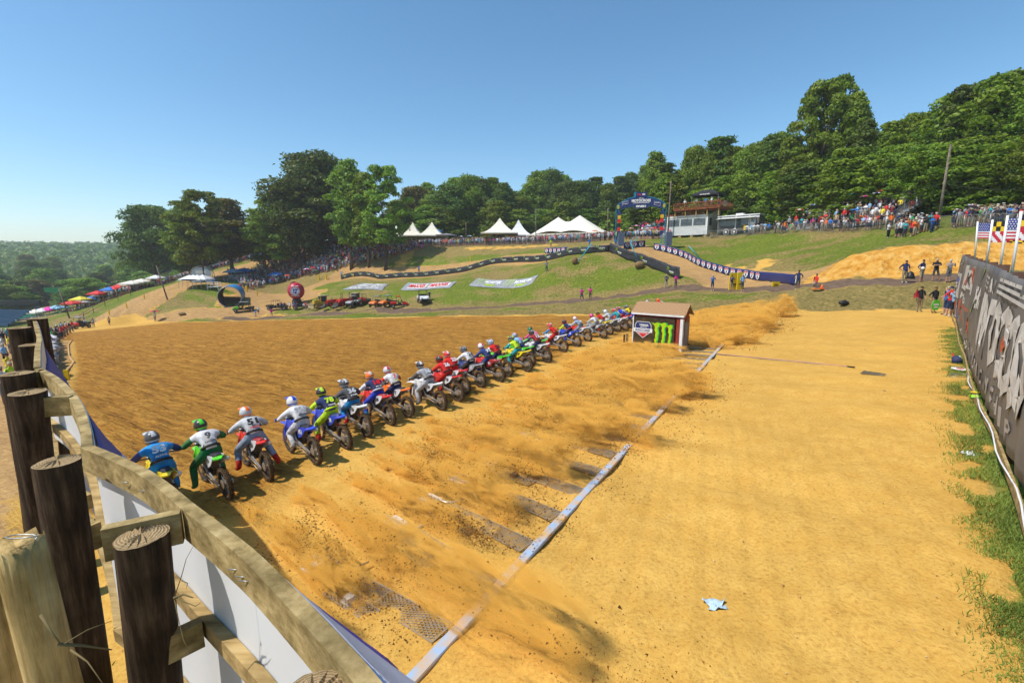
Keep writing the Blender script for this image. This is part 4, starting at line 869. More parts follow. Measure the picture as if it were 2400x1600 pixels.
# helmet, gloves
def helmet_mesh():
    mb = MB(); vs = []; n, m = 16, 12
    for i in range(m + 1):
        a = math.pi * i / m
        for k in range(n):
            b = 2 * math.pi * k / n; x = math.sin(a) * math.cos(b); y = math.sin(a) * math.sin(b); z = math.cos(a)
            r_ = .135; fx = 1.12 if x > 0 else 1.02
            if z < -.25 and x > .2: fx = 1.45
            vs.append((x * r_ * fx, y * r_ * .88, z * r_ * (1.0 if z > 0 else .95)))
    fs = [(i * n + k, (i + 1) * n + k, (i + 1) * n + (k + 1) % n, i * n + (k + 1) % n) for i in range(m) for k in range(n)]
    mi = []
    for f in fs:
        c = [sum(vs[i][q] for i in f) / 4 for q in range(3)]
        mi.append(2 if (c[0] > .07 and -.045 < c[2] < .045) else (1 if (abs(c[1]) < .035 and c[2] > .02) or (-.06 < c[2] < -.02 and c[0] < .05) else 0))
    mb.add(vs, fs, 0, True); mb.m = mi
    return mb.mesh('helmet')
def peak_mesh():
    mb = MB(); vs = []
    for i in range(5):
        for j in range(7):
            x = .05 + .14 * i / 4; y = (-.10 + .20 * j / 6) * (1 - .3 * i / 4); vs.append((x, y, .105 + .012 * i / 4 - y * y * 2.0))
    mb.add(vs, [(i * 7 + j, (i + 1) * 7 + j, (i + 1) * 7 + j + 1, i * 7 + j + 1) for i in range(4) for j in range(6)], 0, True); return mb.mesh('helmet_peak')
HEL, PEA = helmet_mesh(), peak_mesh(); [HEL.materials.append(None) for _ in range(3)]; PEA.materials.append(None)
def glove_mesh(sg):
    """palm, four curled fingers and a thumb closed round the grip"""
    J = {'w': (0, 0, 0, .026, .03), 'p': (.045, 0, .0, .024, .038)}; B = [('w', 'p', 'glove')]
    for i in range(4):
        y = (-.030 + .020 * i) * sg; l = (.92, 1.05, 1.0, .82)[i]
        J.update({f'a{i}': (.075, y, .008, .0095), f'b{i}': (.075 + .026 * l, y, -.010, .009), f'c{i}': (.072 + .016 * l, y, -.034, .008)}); B += [('p', f'a{i}', 'glove'), (f'a{i}', f'b{i}', 'glove'), (f'b{i}', f'c{i}', 'glove')]
    J.update({'t0': (.04, -.04 * sg, -.018, .0105), 't1': (.07, -.038 * sg, -.036, .009)}); B += [('p', 't0', 'glove'), ('t0', 't1', 'glove')]
    return grow('glove', J, B, ['glove'], 0)
GLV = {1: glove_mesh(1), -1: glove_mesh(-1)}
# ------------------------------------------------------------------ motocross bike
M_tyre = mat('dusty tyre rubber', (.05, .032, .018), .9, (.11, .065, .03), 12); M_frame = mat('bike alloy', (.48, .48, .48), .4, metal=.6); M_eng = mat('engine casting', (.10, .085, .07), .5, metal=.3, dirt=.3); M_rim = mat('black rim', (.03, .03, .03), .4); M_mfl = mat('muffler', (.62, .62, .63), .3, metal=.4); M_seat = mat('seat cover', (.03, .03, .035), .7); M_disc = mat('wave disc steel', (.5, .4, .3), .4, metal=.5)
def tyre(Rw, w, nk):
    mb = MB(); mb.torus((0, 0, 0), Rw - w, w * .92, 32, 8)
    for k in range(nk):
        a = 2 * math.pi * (k + .0) / nk
        for j, yy in enumerate((-.62, -.2, .2, .62)):
            b = a + (math.pi / nk if j % 2 else 0); rr = Rw - (.008 if abs(yy) > .5 else -.004); mb.box((rr * math.cos(b), yy * w * 1.15, rr * math.sin(b)), (.02, w * .3, .028), (0, -b, 0))
    return mb.mesh('tyre')
def wheel_meshes(Rw, w, nk, disc):
    t = tyre(Rw, w, nk); t.materials.append(M_tyre)
    r = MB(); r.torus((0, 0, 0), Rw - 2 * w + .002, .011, 32, 6); r = r.mesh('rim'); r.materials.append(M_rim)
    s_ = MB()
    for k in range(18):
        a = 2 * math.pi * k / 18; sg = 1 if k % 2 else -1; s_.tube([(.03 * math.cos(a + .5 * sg), .03 * sg, .03 * math.sin(a + .5 * sg)), ((Rw - 2 * w) * math.cos(a), 0, (Rw - 2 * w) * math.sin(a))], .0028, 3, cap=False)
    s_ = s_.mesh('spokes'); s_.materials.append(M_frame)
    h = MB(); h.disc((0, 0, 0), .035, 12, 'y', .09); h.disc((0, -.05 if disc > .3 else .05, 0), .115, 20, 'y', .005); 
    if disc > .3: h.disc((0, .06, 0), .10, 20, 'y', .006)
    h = h.mesh('wheel'); h.materials.append(M_disc); return h, t, r, s_
WF, WR = wheel_meshes(.355, .042, 34, .1), wheel_meshes(.345, .058, 30, .4)
def simple(name, fn, m=None):
    mb = MB(); fn(mb); me = mb.mesh(name); me.materials.append(m); return me
def sidep(mb, poly, y, w=.012):
    mb.prism(poly, 'y', w, 0, (0, y, 0))
def f_shroud(sg):
    def f(mb):
        P = [(.50, .96, .11), (.36, .98, .12), (.05, .92, .13), (-.02, .80, .13), (.18, .66, .17), (.42, .58, .20), (.46, .74, .20)]
        vs = [(x, sg * y, z) for x, z, y in P] + [(x, sg * (y - .015), z) for x, z, y in P]; n = len(P)
        mb.add(vs, [tuple(range(n)), tuple(range(2 * n - 1, n - 1, -1))] + [(i, (i + 1) % n, (i + 1) % n + n, i + n) for i in range(n)])
    return f
def f_panel(sg):
    def f(mb):
        P = [(-.12, .86, .115), (-.55, .93, .11), (-.60, .88, .115), (-.42, .70, .13), (-.18, .60, .12), (-.10, .70, .12)]
        vs = [(x, sg * y, z) for x, z, y in P] + [(x, sg * (y - .015), z) for x, z, y in P]; n = len(P)
        mb.add(vs, [tuple(range(n)), tuple(range(2 * n - 1, n - 1, -1))] + [(i, (i + 1) % n, (i + 1) % n + n, i + n) for i in range(n)])
    return f
def f_rfend(mb):
    xs = [-.35, -.55, -.75, -.92, -1.02]; zs = [.90, .92, .955, 1.0, 1.035]; ws = [.10, .12, .125, .10, .05]; vs = []
    for x, z, w in zip(xs, zs, ws):
        for k in (-1, -.6, 0, .6, 1): vs.append((x, k * w, z - .045 * abs(k) ** 3 - .0))
    mb.add(vs, [(i * 5 + k, (i + 1) * 5 + k, (i + 1) * 5 + k + 1, i * 5 + k + 1) for i in range(4) for k in range(4)], 0, True)
    vs2 = [(a, b * .96, c - .02) for a, b, c in vs]; mb.add(vs2, [(i * 5 + k, i * 5 + k + 1, (i + 1) * 5 + k + 1, (i + 1) * 5 + k) for i in range(4) for k in range(4)], 0, True)
def f_ffend(mb):
    vs = []
    for i in range(9):
        f = i / 8; x = .28 + .88 * f; z = .80 + .09 * math.sin(f * 2.4) - .10 * f; w = .06 + .045 * math.sin(math.pi * min(1, f * 1.15))
        for k in (-1, -.5, 0, .5, 1): vs.append((x, k * w, z - .03 * k * k))
    mb.add(vs, [(i * 5 + k, i * 5 + k + 1, (i + 1) * 5 + k + 1, (i + 1) * 5 + k) for i in range(8) for k in range(4)], 0, True)
def f_frame(mb):
    for sg in (1, -1):
        mb.tube([(.47, .02 * sg, .95), (.30, .10 * sg, .88), (-.02, .13 * sg, .62), (-.12, .12 * sg, .45)], .022, 6); mb.tube([(.46, .01, .86), (.33, .06 * sg, .5), (.2, .07 * sg, .36), (-.1, .1 * sg, .36), (-.14, .11 * sg, .5)], .018, 6); mb.tube([(-.0, .06 * sg, .86), (-.5, .07 * sg, .88)], .014, 6)
def f_engine(mb):
    mb.box((.08, 0, .47), (.34, .2, .2)); mb.box((.16, 0, .64), (.17, .15, .2), (0, -.25, 0)); mb.disc((.0, -.12, .46), .10, 16, 'y', .05); mb.disc((.18, .115, .45), .07, 14, 'y', .04); mb.box((-.22, 0, .70), (.16, .14, .22)); mb.tube([(-.16, 0, .45), (-.25, 0, .75)], .035, 8)
def f_sw(mb):
    for sg in (1, -1): mb.add([(-.12, .09 * sg, .50), (-.12, .09 * sg, .42), (-.76, .12 * sg, .315), (-.78, .12 * sg, .37), (-.12, .12 * sg, .50), (-.12, .12 * sg, .42), (-.76, .145 * sg, .315), (-.78, .145 * sg, .37)], [(0, 1, 2, 3), (7, 6, 5, 4), (0, 4, 5, 1), (1, 5, 6, 2), (2, 6, 7, 3), (3, 7, 4, 0)])
def f_chain(mb):
    mb.tube([(.0, .16, .50), (-.74, .165, .395)], .008, 4); mb.tube([(.0, .16, .42), (-.74, .165, .29)], .008, 4)
def f_exh(mb): mb.tube([(.24, -.05, .62), (.3, -.13, .5), (.1, -.15, .56), (-.15, -.14, .66), (-.3, -.13, .74)], .02, 8, 0); mb.tube([(-.28, -.135, .735), (-.33, -.14, .75), (-.62, -.15, .82), (-.66, -.15, .83)], [.03, .05, .05, .03], 10)
def f_seat(mb):
    vs = []
    for x, z, w in ((.12, .93, .05), (-.1, .925, .08), (-.35, .93, .085), (-.58, .965, .075), (-.64, .955, .05)):
        vs += [(x, -w, z - .05), (x, -w * .85, z), (x, w * .85, z), (x, w, z - .05)]
    mb.add(vs, [(i * 4 + k, i * 4 + k + 1, i * 4 + k + 5, i * 4 + k + 4) for i in range(4) for k in range(3)], 0, True)
def f_tank(mb): mb.ball((.24, 0, .90), (.17, .10, .07), 10)
def f_bar(mb): mb.tube([(.38, -.40, 1.01), (.40, -.26, 1.02), (.45, -.1, .99), (.46, 0, .98), (.45, .1, .99), (.40, .26, 1.02), (.38, .40, 1.01)], .013, 7); mb.box((.46, 0, .98), (.07, .2, .04)); mb.tube([(.46, 0, .84), (.43, 0, .98)], .03, 8)
def f_grip(sg): return lambda mb: (mb.tube([(.385, .28 * sg, 1.018), (.38, .41 * sg, 1.01)], .019, 8), mb.tube([(.41, .24 * sg, 1.015), (.46, .38 * sg, 1.0)], .006, 5))
def f_fork(sg): return lambda mb: (mb.tube([(.735, .095 * sg, .355), (.64, .095 * sg, .6)], .027, 8), mb.tube([(.64, .095 * sg, .6), (.465, .095 * sg, 1.02)], .023, 8))
def f_guard(sg): return lambda mb: mb.box((.71, .125 * sg, .5), (.05, .012, .32), (0, -.38, 0))
def f_plate(mb): mb.box((.56, 0, .96), (.015, .2, .22), (0, -.35, 0))
def f_pegs(mb): mb.box((-.03, .18, .36), (.06, .12, .02)); mb.box((-.03, -.18, .36), (.06, .12, .02))
def f_hg(sg): return lambda mb: mb.box((.47, .33 * sg, 1.01), (.015, .13, .09), (0, -.3, .2 * sg))
BP = [('frame', f_frame, M_frame), ('engine', f_engine, M_eng), ('swingarm', f_sw, M_frame), ('chain', f_chain, M_disc), ('muffler', f_exh, M_mfl), ('seat', f_seat, 'seat'), ('fuel_tank', f_tank, 'c1'), ('handlebar', f_bar, M_rim), ('grip', f_grip(1), M_black), ('grip', f_grip(-1), M_black),
      ('fork_leg', f_fork(1), M_frame), ('fork_leg', f_fork(-1), M_frame), ('fork_guard', f_guard(1), 'c2'), ('fork_guard', f_guard(-1), 'c2'), ('front_plate', f_plate, M_white), ('foot_pegs', f_pegs, M_steel), ('front_fender', f_ffend, 'c1'), ('rear_fender', f_rfend, 'c3'), ('shroud', f_shroud(1), 'c1'), ('shroud', f_shroud(-1), 'c1'), ('side_panel', f_panel(1), 'cp'), ('side_panel', f_panel(-1), 'cp'), ('hand_guard', f_hg(1), 'c1')]
BP = [(n, simple(n, f, m if not isinstance(m, str) else None), m) for n, f, m in BP]
PC = {'yel': (.80, .62, .01), 'grn': (.07, .62, .015), 'red': (.66, .012, .012), 'blu': (.015, .06, .55), 'wht': (.72, .72, .73), 'org': (.85, .16, .005), 'blk': (.02, .02, .022), 'gry': (.32, .33, .35), 'lgry': (.55, .56, .58), 'cyb': (.01, .26, .62), 'nvy': (.015, .03, .12), 'lim': (.55, .8, .02), 'dgr': (.005, .17, .05), 'tea': (.01, .38, .42), 'pnk': (.85, .06, .3), 'sky': (.25, .5, .75), 'dgy': (.07, .075, .085), 'brd': (.35, .02, .03), 'lbl': (.28, .36, .48), 'dbl': (.02, .05, .2)}
CN = {'yel': 'yellow', 'grn': 'green', 'red': 'red', 'blu': 'blue', 'wht': 'white', 'org': 'orange', 'blk': 'black', 'gry': 'grey', 'lgry': 'light grey', 'cyb': 'bright blue', 'nvy': 'navy', 'lim': 'lime', 'dgr': 'dark green', 'tea': 'teal', 'pnk': 'pink', 'sky': 'sky blue', 'dgy': 'dark grey', 'brd': 'dark red', 'lbl': 'grey blue', 'dbl': 'dark blue'}
def plas(k): return mat('plastic ' + CN[k], PC[k], .35, dirt=.25, spec=.5)
def cloth_m(k): return mat('cloth ' + CN[k], PC[k], .75, tuple(c * .62 for c in PC[k]), 7, bump=.6, detail=3, dirt=.15)
# (t, s, pose, bike c1, c3 fender, jersey, sleeve, pants, boots, helmet, helmet2, number, numcolour, place)
RID = [
 (3.45, 9.75, 0, 'yel', 'yel', 'cyb', 'dbl', 'cyb', 'cyb', 'dgy', 'lgry', '53', 'wht', 'nearest the wooden fence'),
 (4.32, 9.69, 1, 'grn', 'grn', 'wht', 'dgr', 'dgr', 'dgr', 'blk', 'grn', '9', 'dgy', 'second from the wooden fence'),
 (5.22, 9.76, 2, 'red', 'red', 'lgry', 'lgry', 'lbl', 'red', 'lgry', 'org', '51', 'blk', 'third from the wooden fence'),
 (6.29, 9.55, 0, 'blu', 'blu', 'wht', 'wht', 'wht', 'lgry', 'wht', 'blu', '951', 'gry', 'fourth from the wooden fence'),
 (7.26, 9.66, 1, 'blu', 'blu', 'nvy', 'lim', 'lim', 'red', 'blk', 'lim', '78', 'lim', 'between the white rider and the blue trousered one'),
 (8.19, 9.94, 0, 'wht', 'wht', 'dgy', 'dgy', 'cyb', 'red', 'dgy', 'wht', '36', 'lgry', 'behind the lime sleeved rider'),
 (9.19, 10.08, 1, 'red', 'red', 'nvy', 'wht', 'blu', 'cyb', 'org', 'lgry', '18', 'red', 'left of the orange bike'),
 (10.03, 10.16, 1, 'org', 'org', 'wht', 'red', 'nvy', 'red', 'lgry', 'red', '7', 'red', 'on the only orange bike'),
 (11.04, 9.65, 1, 'wht', 'wht', 'gry', 'dgy', 'lgry', 'gry', 'blk', 'wht', '36', 'lgry', 'left of the group in red'),
 (12.06, 9.75, 0, 'red', 'red', 'red', 'red', 'red', 'red', 'blk', 'red', '26', 'wht', 'first of the two in red'),
 (12.96, 10.17, 0, 'red', 'red', 'red', 'red', 'red', 'red', 'red', 'wht', '23', 'wht', 'second of the two in red'),
 (14.09, 10.26, 0, 'dbl', 'gry', 'wht', 'wht', 'blk', 'blk', 'dgy', 'gry', '24', 'dgy', 'right of the two in red'),
 (15.07, 10.02, 1, 'red', 'brd', 'dbl', 'dbl', 'dbl', 'lgry', 'wht', 'red', '91', 'wht', 'in the middle of the row'),
 (16.09, 10.25, 0, 'grn', 'grn', 'red', 'wht', 'nvy', 'blk', 'lbl', 'wht', '21', 'blk', 'just behind the navy rider in the middle'),
 (17.24, 9.95, 1, 'yel', 'yel', 'lim', 'tea', 'tea', 'wht', 'dgy', 'lim', '47', 'blk', 'on the yellow bike in mid row'),
 (18.3, 10.4, 0, 'grn', 'grn', 'sky', 'wht', 'blu', 'wht', 'lbl', 'org', '67', 'pnk', 'behind the yellow bike'),
 (19.35, 10.05, 1, 'wht', 'wht', 'brd', 'nvy', 'nvy', 'wht', 'blk', 'gry', '12', 'wht', 'with one foot out, left of the pink and white rider'),
 (20.6, 10.8, 0, 'grn', 'grn', 'wht', 'pnk', 'lgry', 'wht', 'dgr', 'blk', '62', 'pnk', 'with pink sleeves'),
 (22.3, 10.6, 1, 'wht', 'wht', 'red', 'cyb', 'red', 'red', 'red', 'wht', '30', 'org', 'with bright blue arms'),
 (24.1, 10.6, 0, 'blu', 'blu', 'nvy', 'lim', 'nvy', 'blu', 'blk', 'red', '14', 'wht', 'on the blue bike right of the blue armed rider'),
 (26.0, 10.7, 0, 'red', 'wht', 'lbl', 'lgry', 'lbl', 'wht', 'wht', 'red', '64', 'wht', 'left of the grey bike'),
 (27.6, 10.3, 0, 'gry', 'gry', 'wht', 'lgry', 'gry', 'gry', 'pnk', 'blk', '88', 'gry', 'with a pink helmet'),
 (29.3, 10.5, 0, 'yel', 'yel', 'red', 'red', 'wht', 'red', 'blk', 'yel', '44', 'wht', 'with black and yellow helmet'),
 (30.6, 10.4, 0, 'wht', 'wht', 'lgry', 'wht', 'lgry', 'wht', 'wht', 'sky', '97', 'gry', 'behind the teal rider'),
 (31.4, 10.1, 0, 'red', 'wht', 'tea', 'cyb', 'tea', 'tea', 'red', 'wht', '5', 'wht', 'fourth from the shed'),
 (33.0, 10.3, 0, 'red', 'red', 'blu', 'red', 'red', 'wht', 'brd', 'wht', '72', 'wht', 'third from the shed'),
 (34.4, 10.2, 0, 'blu', 'blu', 'yel', 'gry', 'dgy', 'wht', 'dgy', 'gry', '81', 'blk', 'second from the shed'),
 (35.6, 9.6, 0, 'wht', 'wht', 'wht', 'sky', 'wht', 'wht', 'lim', 'wht', '19', 'sky', 'next to the shed'),
 (37.0, 10.2, 0, 'org', 'org', 'sky', 'sky', 'sky', 'wht', 'org', 'blk', '48', 'wht', 'first of those seen over the shed roof'),
 (38.4, 10.3, 0, 'wht', 'wht', 'blk', 'wht', 'blk', 'blk', 'gry', 'wht', '50', 'wht', 'second of those seen over the shed roof'),
 (39.8, 10.1, 0, 'red', 'red', 'wht', 'red', 'red', 'red', 'lgry', 'blk', '41', 'red', 'third of those seen over the shed roof'),
 (41.6, 9.7, 0, 'red', 'wht', 'red', 'red', 'red', 'red', 'org', 'red', '11', 'wht', 'last and highest over the shed roof')]
def rot_part(me, name, parent, loc, mats, rot=None): return link(me, name, parent, loc, mats, rot)
for i, (t_, s_, po, c1, c3, je, sl_, pa_, bo, h1, h2, num, nc, where) in enumerate(RID):
    yaw = random.uniform(-.04, .04) - R(58 - (50 - .42 * t_))
    bk = empty('motorcycle'); frame_s(bk, s_ + .74 * math.cos(yaw), t_ - .74 * math.sin(yaw), 0.0, yaw); bk['_'] = 0; del bk['_']; tag(bk, f'{CN[c1]} motocross bike {"with " + CN[c3] + " rear fender " if c3 != c1 else ""}numbered {num}, {where}', 'motorcycle', 'motocross bikes leaving the start in a row')
    bk.matrix_basis = bk.matrix_basis @ Matrix.Rotation(random.uniform(-.05, .05), 4, 'X')
    cp = 'wht' if c1 not in ('wht',) else 'blk'
    CM = {'c1': plas(c1), 'c2': plas(c1 if c1 != 'wht' else 'wht'), 'c3': plas(c3), 'cp': plas('wht' if i in (1, 2, 6, 7, 9, 10) else c3), 'seat': M_seat if c1 not in ('blu', 'red') or i % 2 else plas('dbl' if c1 == 'blu' else 'brd')}
    for n, me, m in BP: link(me, n, bk, None, [CM[m]] if isinstance(m, str) else None)
    for (h, ty, ri, sp_), x_, z_ in ((WF, .74, .355), (WR, -.74, .345)):
        w = link(h, 'wheel', bk, (x_, 0, z_), rot=(0, random.uniform(0, 1), 0)); link(ty, 'tyre', w); link(ri, 'rim', w); link(sp_, 'spokes', w)
    for sg in (-1, 1):
        nb = MB(); ux = Vector((-sg * -1 * 1.0, 0, 0)) * 1; ux = Vector((sg * -1, 0, .1)).normalized() if sg > 0 else Vector((1, 0, -.1)).normalized(); put_text(nb, num, (-.33, sg * .132, .79), .07 * len(num), .12, ux, (0, 0, 1), 0, .05); nb.build('number', plas('blk') if CM['cp'] is plas('wht') or c3 in ('wht', 'yel') else M_white, bk)
    rd = empty('person'); rd.matrix_basis = bk.matrix_basis.copy(); tag(rd, ' '.join(f'rider in {CN[je]} with {CN[sl_]} sleeves and {CN[h1]} helmet, {where}'.split()[:16]), 'person', 'riders leaving the start in a row')
    link(RMESH[po], 'body', rd, None, [cloth_m(je), cloth_m(sl_), cloth_m(pa_), cloth_m(bo), mat('skin light', (.45, .25, .17), .6)])
    he = link(HEL, 'helmet', rd, (.24, 0, 1.44), [plas(h1), plas(h2), M_black], (0, .12, random.uniform(-.2, .2))); he.scale = (1.08,) * 3; link(PEA, 'helmet_peak', he, None, [plas(h2)])
    for sg in (1, -1): link(GLV[sg], 'glove', rd, (.345, .34 * sg, 1.045), [cloth_m('blk' if i % 3 else h2)], (0, .12, 0))
    wb = MB(); wb.torus((0, 0, 0), .150, .022, 20, 5, 'z'); w_ = wb.build('belt', cloth_m('blk' if je not in ('blk', 'nvy') else h2), rd, (-.20, 0, 1.035)); w_.rotation_euler = (0, .55, 0); w_.scale = (.92, 1.12, 1.3)
    nb = MB(); n_ = Vector((-.72, 0, .69)); c = Vector((-.05, 0, 1.175)) + n_ * .178
    put_text(nb, num, c, .115 * len(num) * (.75 if len(num) > 2 else 1), .17, (0, -1, 0), (.69, 0, .72), 0, .05); nb.build('number', mat('print ' + CN[nc], PC[nc], .6), rd)
    sp_t = {0: ('ALPINE', 'wht'), 1: ('KAWASAKI', 'blk'), 2: ('GASGAS', 'red'), 3: ('SEVEN', 'blk'), 4: ('YAMAHA', 'wht'), 5: ('FXR', 'wht'), 6: ('FLY', 'wht'), 7: ('BULL', 'yel'), 8: ('THOR', 'wht')}.get(i)
    if sp_t:
        nb = MB(); c = Vector((-.16, 0, 1.06)) + n_ * .185; put_text(nb, sp_t[0], c, .2, .05, (0, -1, 0), (.69, 0, .72), 0, .04); nb.build('jersey_print', cloth_m(sp_t[1]), rd)
        if sp_t[0] in ('FXR', 'YAMAHA'): nb = MB(); put_text(nb, 'FXR', (.0, .265, .80), .2, .07, (.82, .18, -.5), (.5, .1, .82), 0, .05); nb.build('trouser_print', cloth_m('blk'), rd)

# ------------------------------------------------------------------ survey helper: where a pixel ray meets the terrain
def G(px, py, d, h=0.0):
    u = (px - 1200) / FPX; v = (800 - py) / FPX; dy = CP + v * SP; ys = np.linspace(.72 * d, 1.4 * d, 240); xs = u / dy * ys; zs = CAMZ + (-SP + v * CP) / dy * ys
    k = zs - terrain(xs, ys); c = np.where(np.sign(k[:-1]) != np.sign(k[1:]))[0]
    if len(c): i = c[np.argmin(abs(ys[c] - d))]; return Vector((xs[i], ys[i], zt(xs[i], ys[i]) + h))
    i = np.argmin(abs(k) + .02 * abs(ys - d)) if abs(k).min() < 1 else np.argmin(abs(ys - d)); return Vector((xs[i], ys[i], zt(xs[i], ys[i]) + h))
def GD(px, d, h=0.0):
    """ground under a pixel column at depth d"""
    x = (px - 1200) / FPX / 1.01 * d; return Vector((x, d, zt(x, d) + h))
# ------------------------------------------------------------------ trees
def leaf_mat(key, a, b, c):
    m = bpy.data.materials.new(key); m.use_nodes = True; nt = m.node_tree; N, L = nt.nodes, nt.links; p = N['Principled BSDF']; p.inputs['Roughness'].default_value = .55; p.inputs['Specular IOR Level'].default_value = .25
    at_ = N.new('ShaderNodeAttribute'); at_.attribute_name = 'leaf'; sp = N.new('ShaderNodeSeparateColor'); L.new(at_.outputs['Color'], sp.inputs[0])
    r = N.new('ShaderNodeValToRGB'); e = r.color_ramp.elements; e.new(.5); e[0].position = .1; e[1].position = .5; e[2].position = .95
    for i, q in enumerate((a, b, c)): e[i].color = (*q, 1)
    L.new(sp.outputs[0], r.inputs[0]); oi = N.new('ShaderNodeObjectInfo'); hs = N.new('ShaderNodeHueSaturation'); L.new(r.outputs[0], hs.inputs['Color'])
    mr = N.new('ShaderNodeMapRange'); mr.inputs[3].default_value = .475; mr.inputs[4].default_value = .515; L.new(oi.outputs['Random'], mr.inputs[0]); L.new(mr.outputs[0], hs.inputs['Hue'])
    m2 = N.new('ShaderNodeMath'); m2.operation = 'MULTIPLY_ADD'; m2.inputs[1].default_value = .5; m2.inputs[2].default_value = .8; L.new(oi.outputs['Random'], m2.inputs[0]); L.new(m2.outputs[0], hs.inputs['Value'])
    L.new(hs.outputs[0], p.inputs['Base Color'])
    tr = N.new('ShaderNodeBsdfTranslucent'); L.new(hs.outputs[0], tr.inputs[0]); ms = N.new('ShaderNodeMixShader'); ms.inputs[0].default_value = .36; L.new(p.outputs[0], ms.inputs[1]); L.new(tr.outputs[0], ms.inputs[2])
    L.new(ms.outputs[0], N['Material Output'].inputs[0]); return m
M_lf = leaf_mat('broad leaves', (.06, .115, .010), (.135, .23, .018), (.25, .33, .032)); M_lfy = leaf_mat('yellowing leaves', (.07, .09, .012), (.15, .165, .02), (.26, .20, .035)); M_lfd = leaf_mat('dark evergreen leaves', (.04, .075, .013), (.08, .14, .02), (.155, .22, .034))
M_bark = wood_mat('tree bark', (.045, .035, .025), (.12, .095, .07), (.2, .165, .125), scale=.1)
def crown_mesh(name, blobs, n, size, q, droop=0.0, thin=.0):
    """leaf clumps spread over the shells of many uneven blobs"""
    B = np.array(blobs, float); w = B[:, 3] * B[:, 4] + .01; w = w / w.sum(); idx = q.choice(len(B), n, p=w); b = B[idx]
    dirs = q.normal(size=(n, 3)); dirs /= np.linalg.norm(dirs, axis=1)[:, None]; dirs[:, 2] = np.where(dirs[:, 2] < -.5, -dirs[:, 2], dirs[:, 2])
    rr = 1 - np.abs(q.normal(0, .2, n)) + np.abs(q.normal(0, .13, n)); lump = 1 + .16 * np.sin(dirs[:, 0] * 5 + idx) * np.cos(dirs[:, 2] * 6 + idx * 2)
    c = b[:, :3] + dirs * (rr * lump)[:, None] * np.stack([b[:, 3], b[:, 3], b[:, 4]], 1)
    c[:, 2] -= droop * q.random(n)
    nr_ = dirs + q.normal(0, .55, (n, 3)); nr_ /= np.linalg.norm(nr_, axis=1)[:, None]
    t1 = np.cross(nr_, q.normal(size=(n, 3))); t1 /= np.linalg.norm(t1, axis=1)[:, None]; t2 = np.cross(nr_, t1)
    s = size * q.uniform(.55, 1.3, n)[:, None]; e = q.uniform(.45, .9, n)[:, None]
    V = np.stack([c - t1 * s, c + t2 * s * e - t1 * s * .1, c + t1 * s, c - t2 * s * e + t1 * s * .15], 1)
    me = bpy.data.meshes.new(name); me.vertices.add(4 * n); me.vertices.foreach_set('co', V.reshape(-1).astype(np.float32)); me.loops.add(4 * n); me.loops.foreach_set('vertex_index', np.arange(4 * n, dtype=np.int32))
    me.polygons.add(n); me.polygons.foreach_set('loop_start', np.arange(0, 4 * n, 4, dtype=np.int32)); me.polygons.foreach_set('loop_total', np.full(n, 4, np.int32)); me.update()
    ca = me.color_attributes.new('leaf', 'FLOAT_COLOR', 'POINT'); bl = q.random(len(B)); val = np.clip(.15 + .5 * q.random(n) + .35 * bl[idx], 0, 1); a = np.repeat(val, 4); ca.data.foreach_set('color', np.stack([a, a, a, np.ones_like(a)], 1).astype(np.float32).ravel())
    return me
def tree_kind(kind, seed, n, size):
    """unit tree about 20 m high; returns trunk mesh and crown mesh"""
    q = np.random.RandomState(seed); mb = MB(); blobs = []
    H_ = 20.0; lean = q.normal(0, .4, 2)
    if kind == 'oak': tr0, R0, lo, nb = .48, 7.0, 4.6, 95
    elif kind == 'tall': tr0, R0, lo, nb = .32, 3.8, 4.6, 66
    elif kind == 'open': tr0, R0, lo, nb = .30, 4.6, 5.2, 60
    elif kind == 'pine': tr0, R0, lo, nb = .28, 2.9, 3.0, 44
    else: tr0, R0, lo, nb = .25, 4.0, 1.0, 50
    top = H_ * (.9 if kind in ('pine', 'tall') else .72)
    trunk = [(lean[0] * f * f, lean[1] * f * f, top * f) for f in np.linspace(0, 1, 9)]; trunk[0] = (0, 0, -.6)
    mb.tube(trunk, [tr0 * (1.25 if i == 0 else 1) * (1 - .8 * i / 8) for i in range(9)], 9)
    for i in range(nb):
        f = (i + q.random()) / nb; z = lo + (H_ - lo) * f
        if kind == 'oak': prof = math.sin(math.pi * min(1, (.18 + .82 * (1 - (1 - f) ** 1.4)) * .93)) ** .55
        elif kind == 'pine': prof = (1 - f) ** .8 * 1.0 + .05
        elif kind == 'tall': prof = (math.sin(math.pi * (.16 + .81 * f)) ** .95)
        elif kind == 'open': prof = math.sin(math.pi * (.15 + .8 * f)) ** .8
        else: prof = math.sin(math.pi * (.25 + .7 * f)) ** .6
        a = i * 2.4 + q.normal(0, .5); rad = R0 * prof * q.uniform(.35, 1.0); br = {'oak': 1.5, 'tall': .95, 'open': .85, 'pine': 1.0, 'bush': 1.2}[kind] * q.uniform(.6, 1.35)
        x, y = rad * math.cos(a), rad * math.sin(a); z = min(z, H_ - br * .6)
        blobs.append((x, y, z, br * (1.15 if kind != 'pine' else 1.5), br * (.8 if kind != 'pine' else .45)))
        if i % 2 == 0 and kind != 'bush':
            zb = max(lo * .7, z - rad * .8 - .5); k = min(1, zb / top); p0 = (lean[0] * k * k, lean[1] * k * k, zb)
            mb.tube([p0, ((p0[0] + x) * .5, (p0[1] + y) * .5, zb + (z - zb) * .35), (x, y, z)], [tr0 * .32 * (1 - .5 * f), tr0 * .2 * (1 - .5 * f), .03], 5)
    if kind in ('oak', 'tall', 'bush'): blobs += [(0, 0, z, R0 * .55, 2.4) for z in np.linspace(lo + 2, H_ * .82, 5)]
    return mb.mesh('trunk'), crown_mesh('crown', blobs, n, size, q)
KINDS = {}
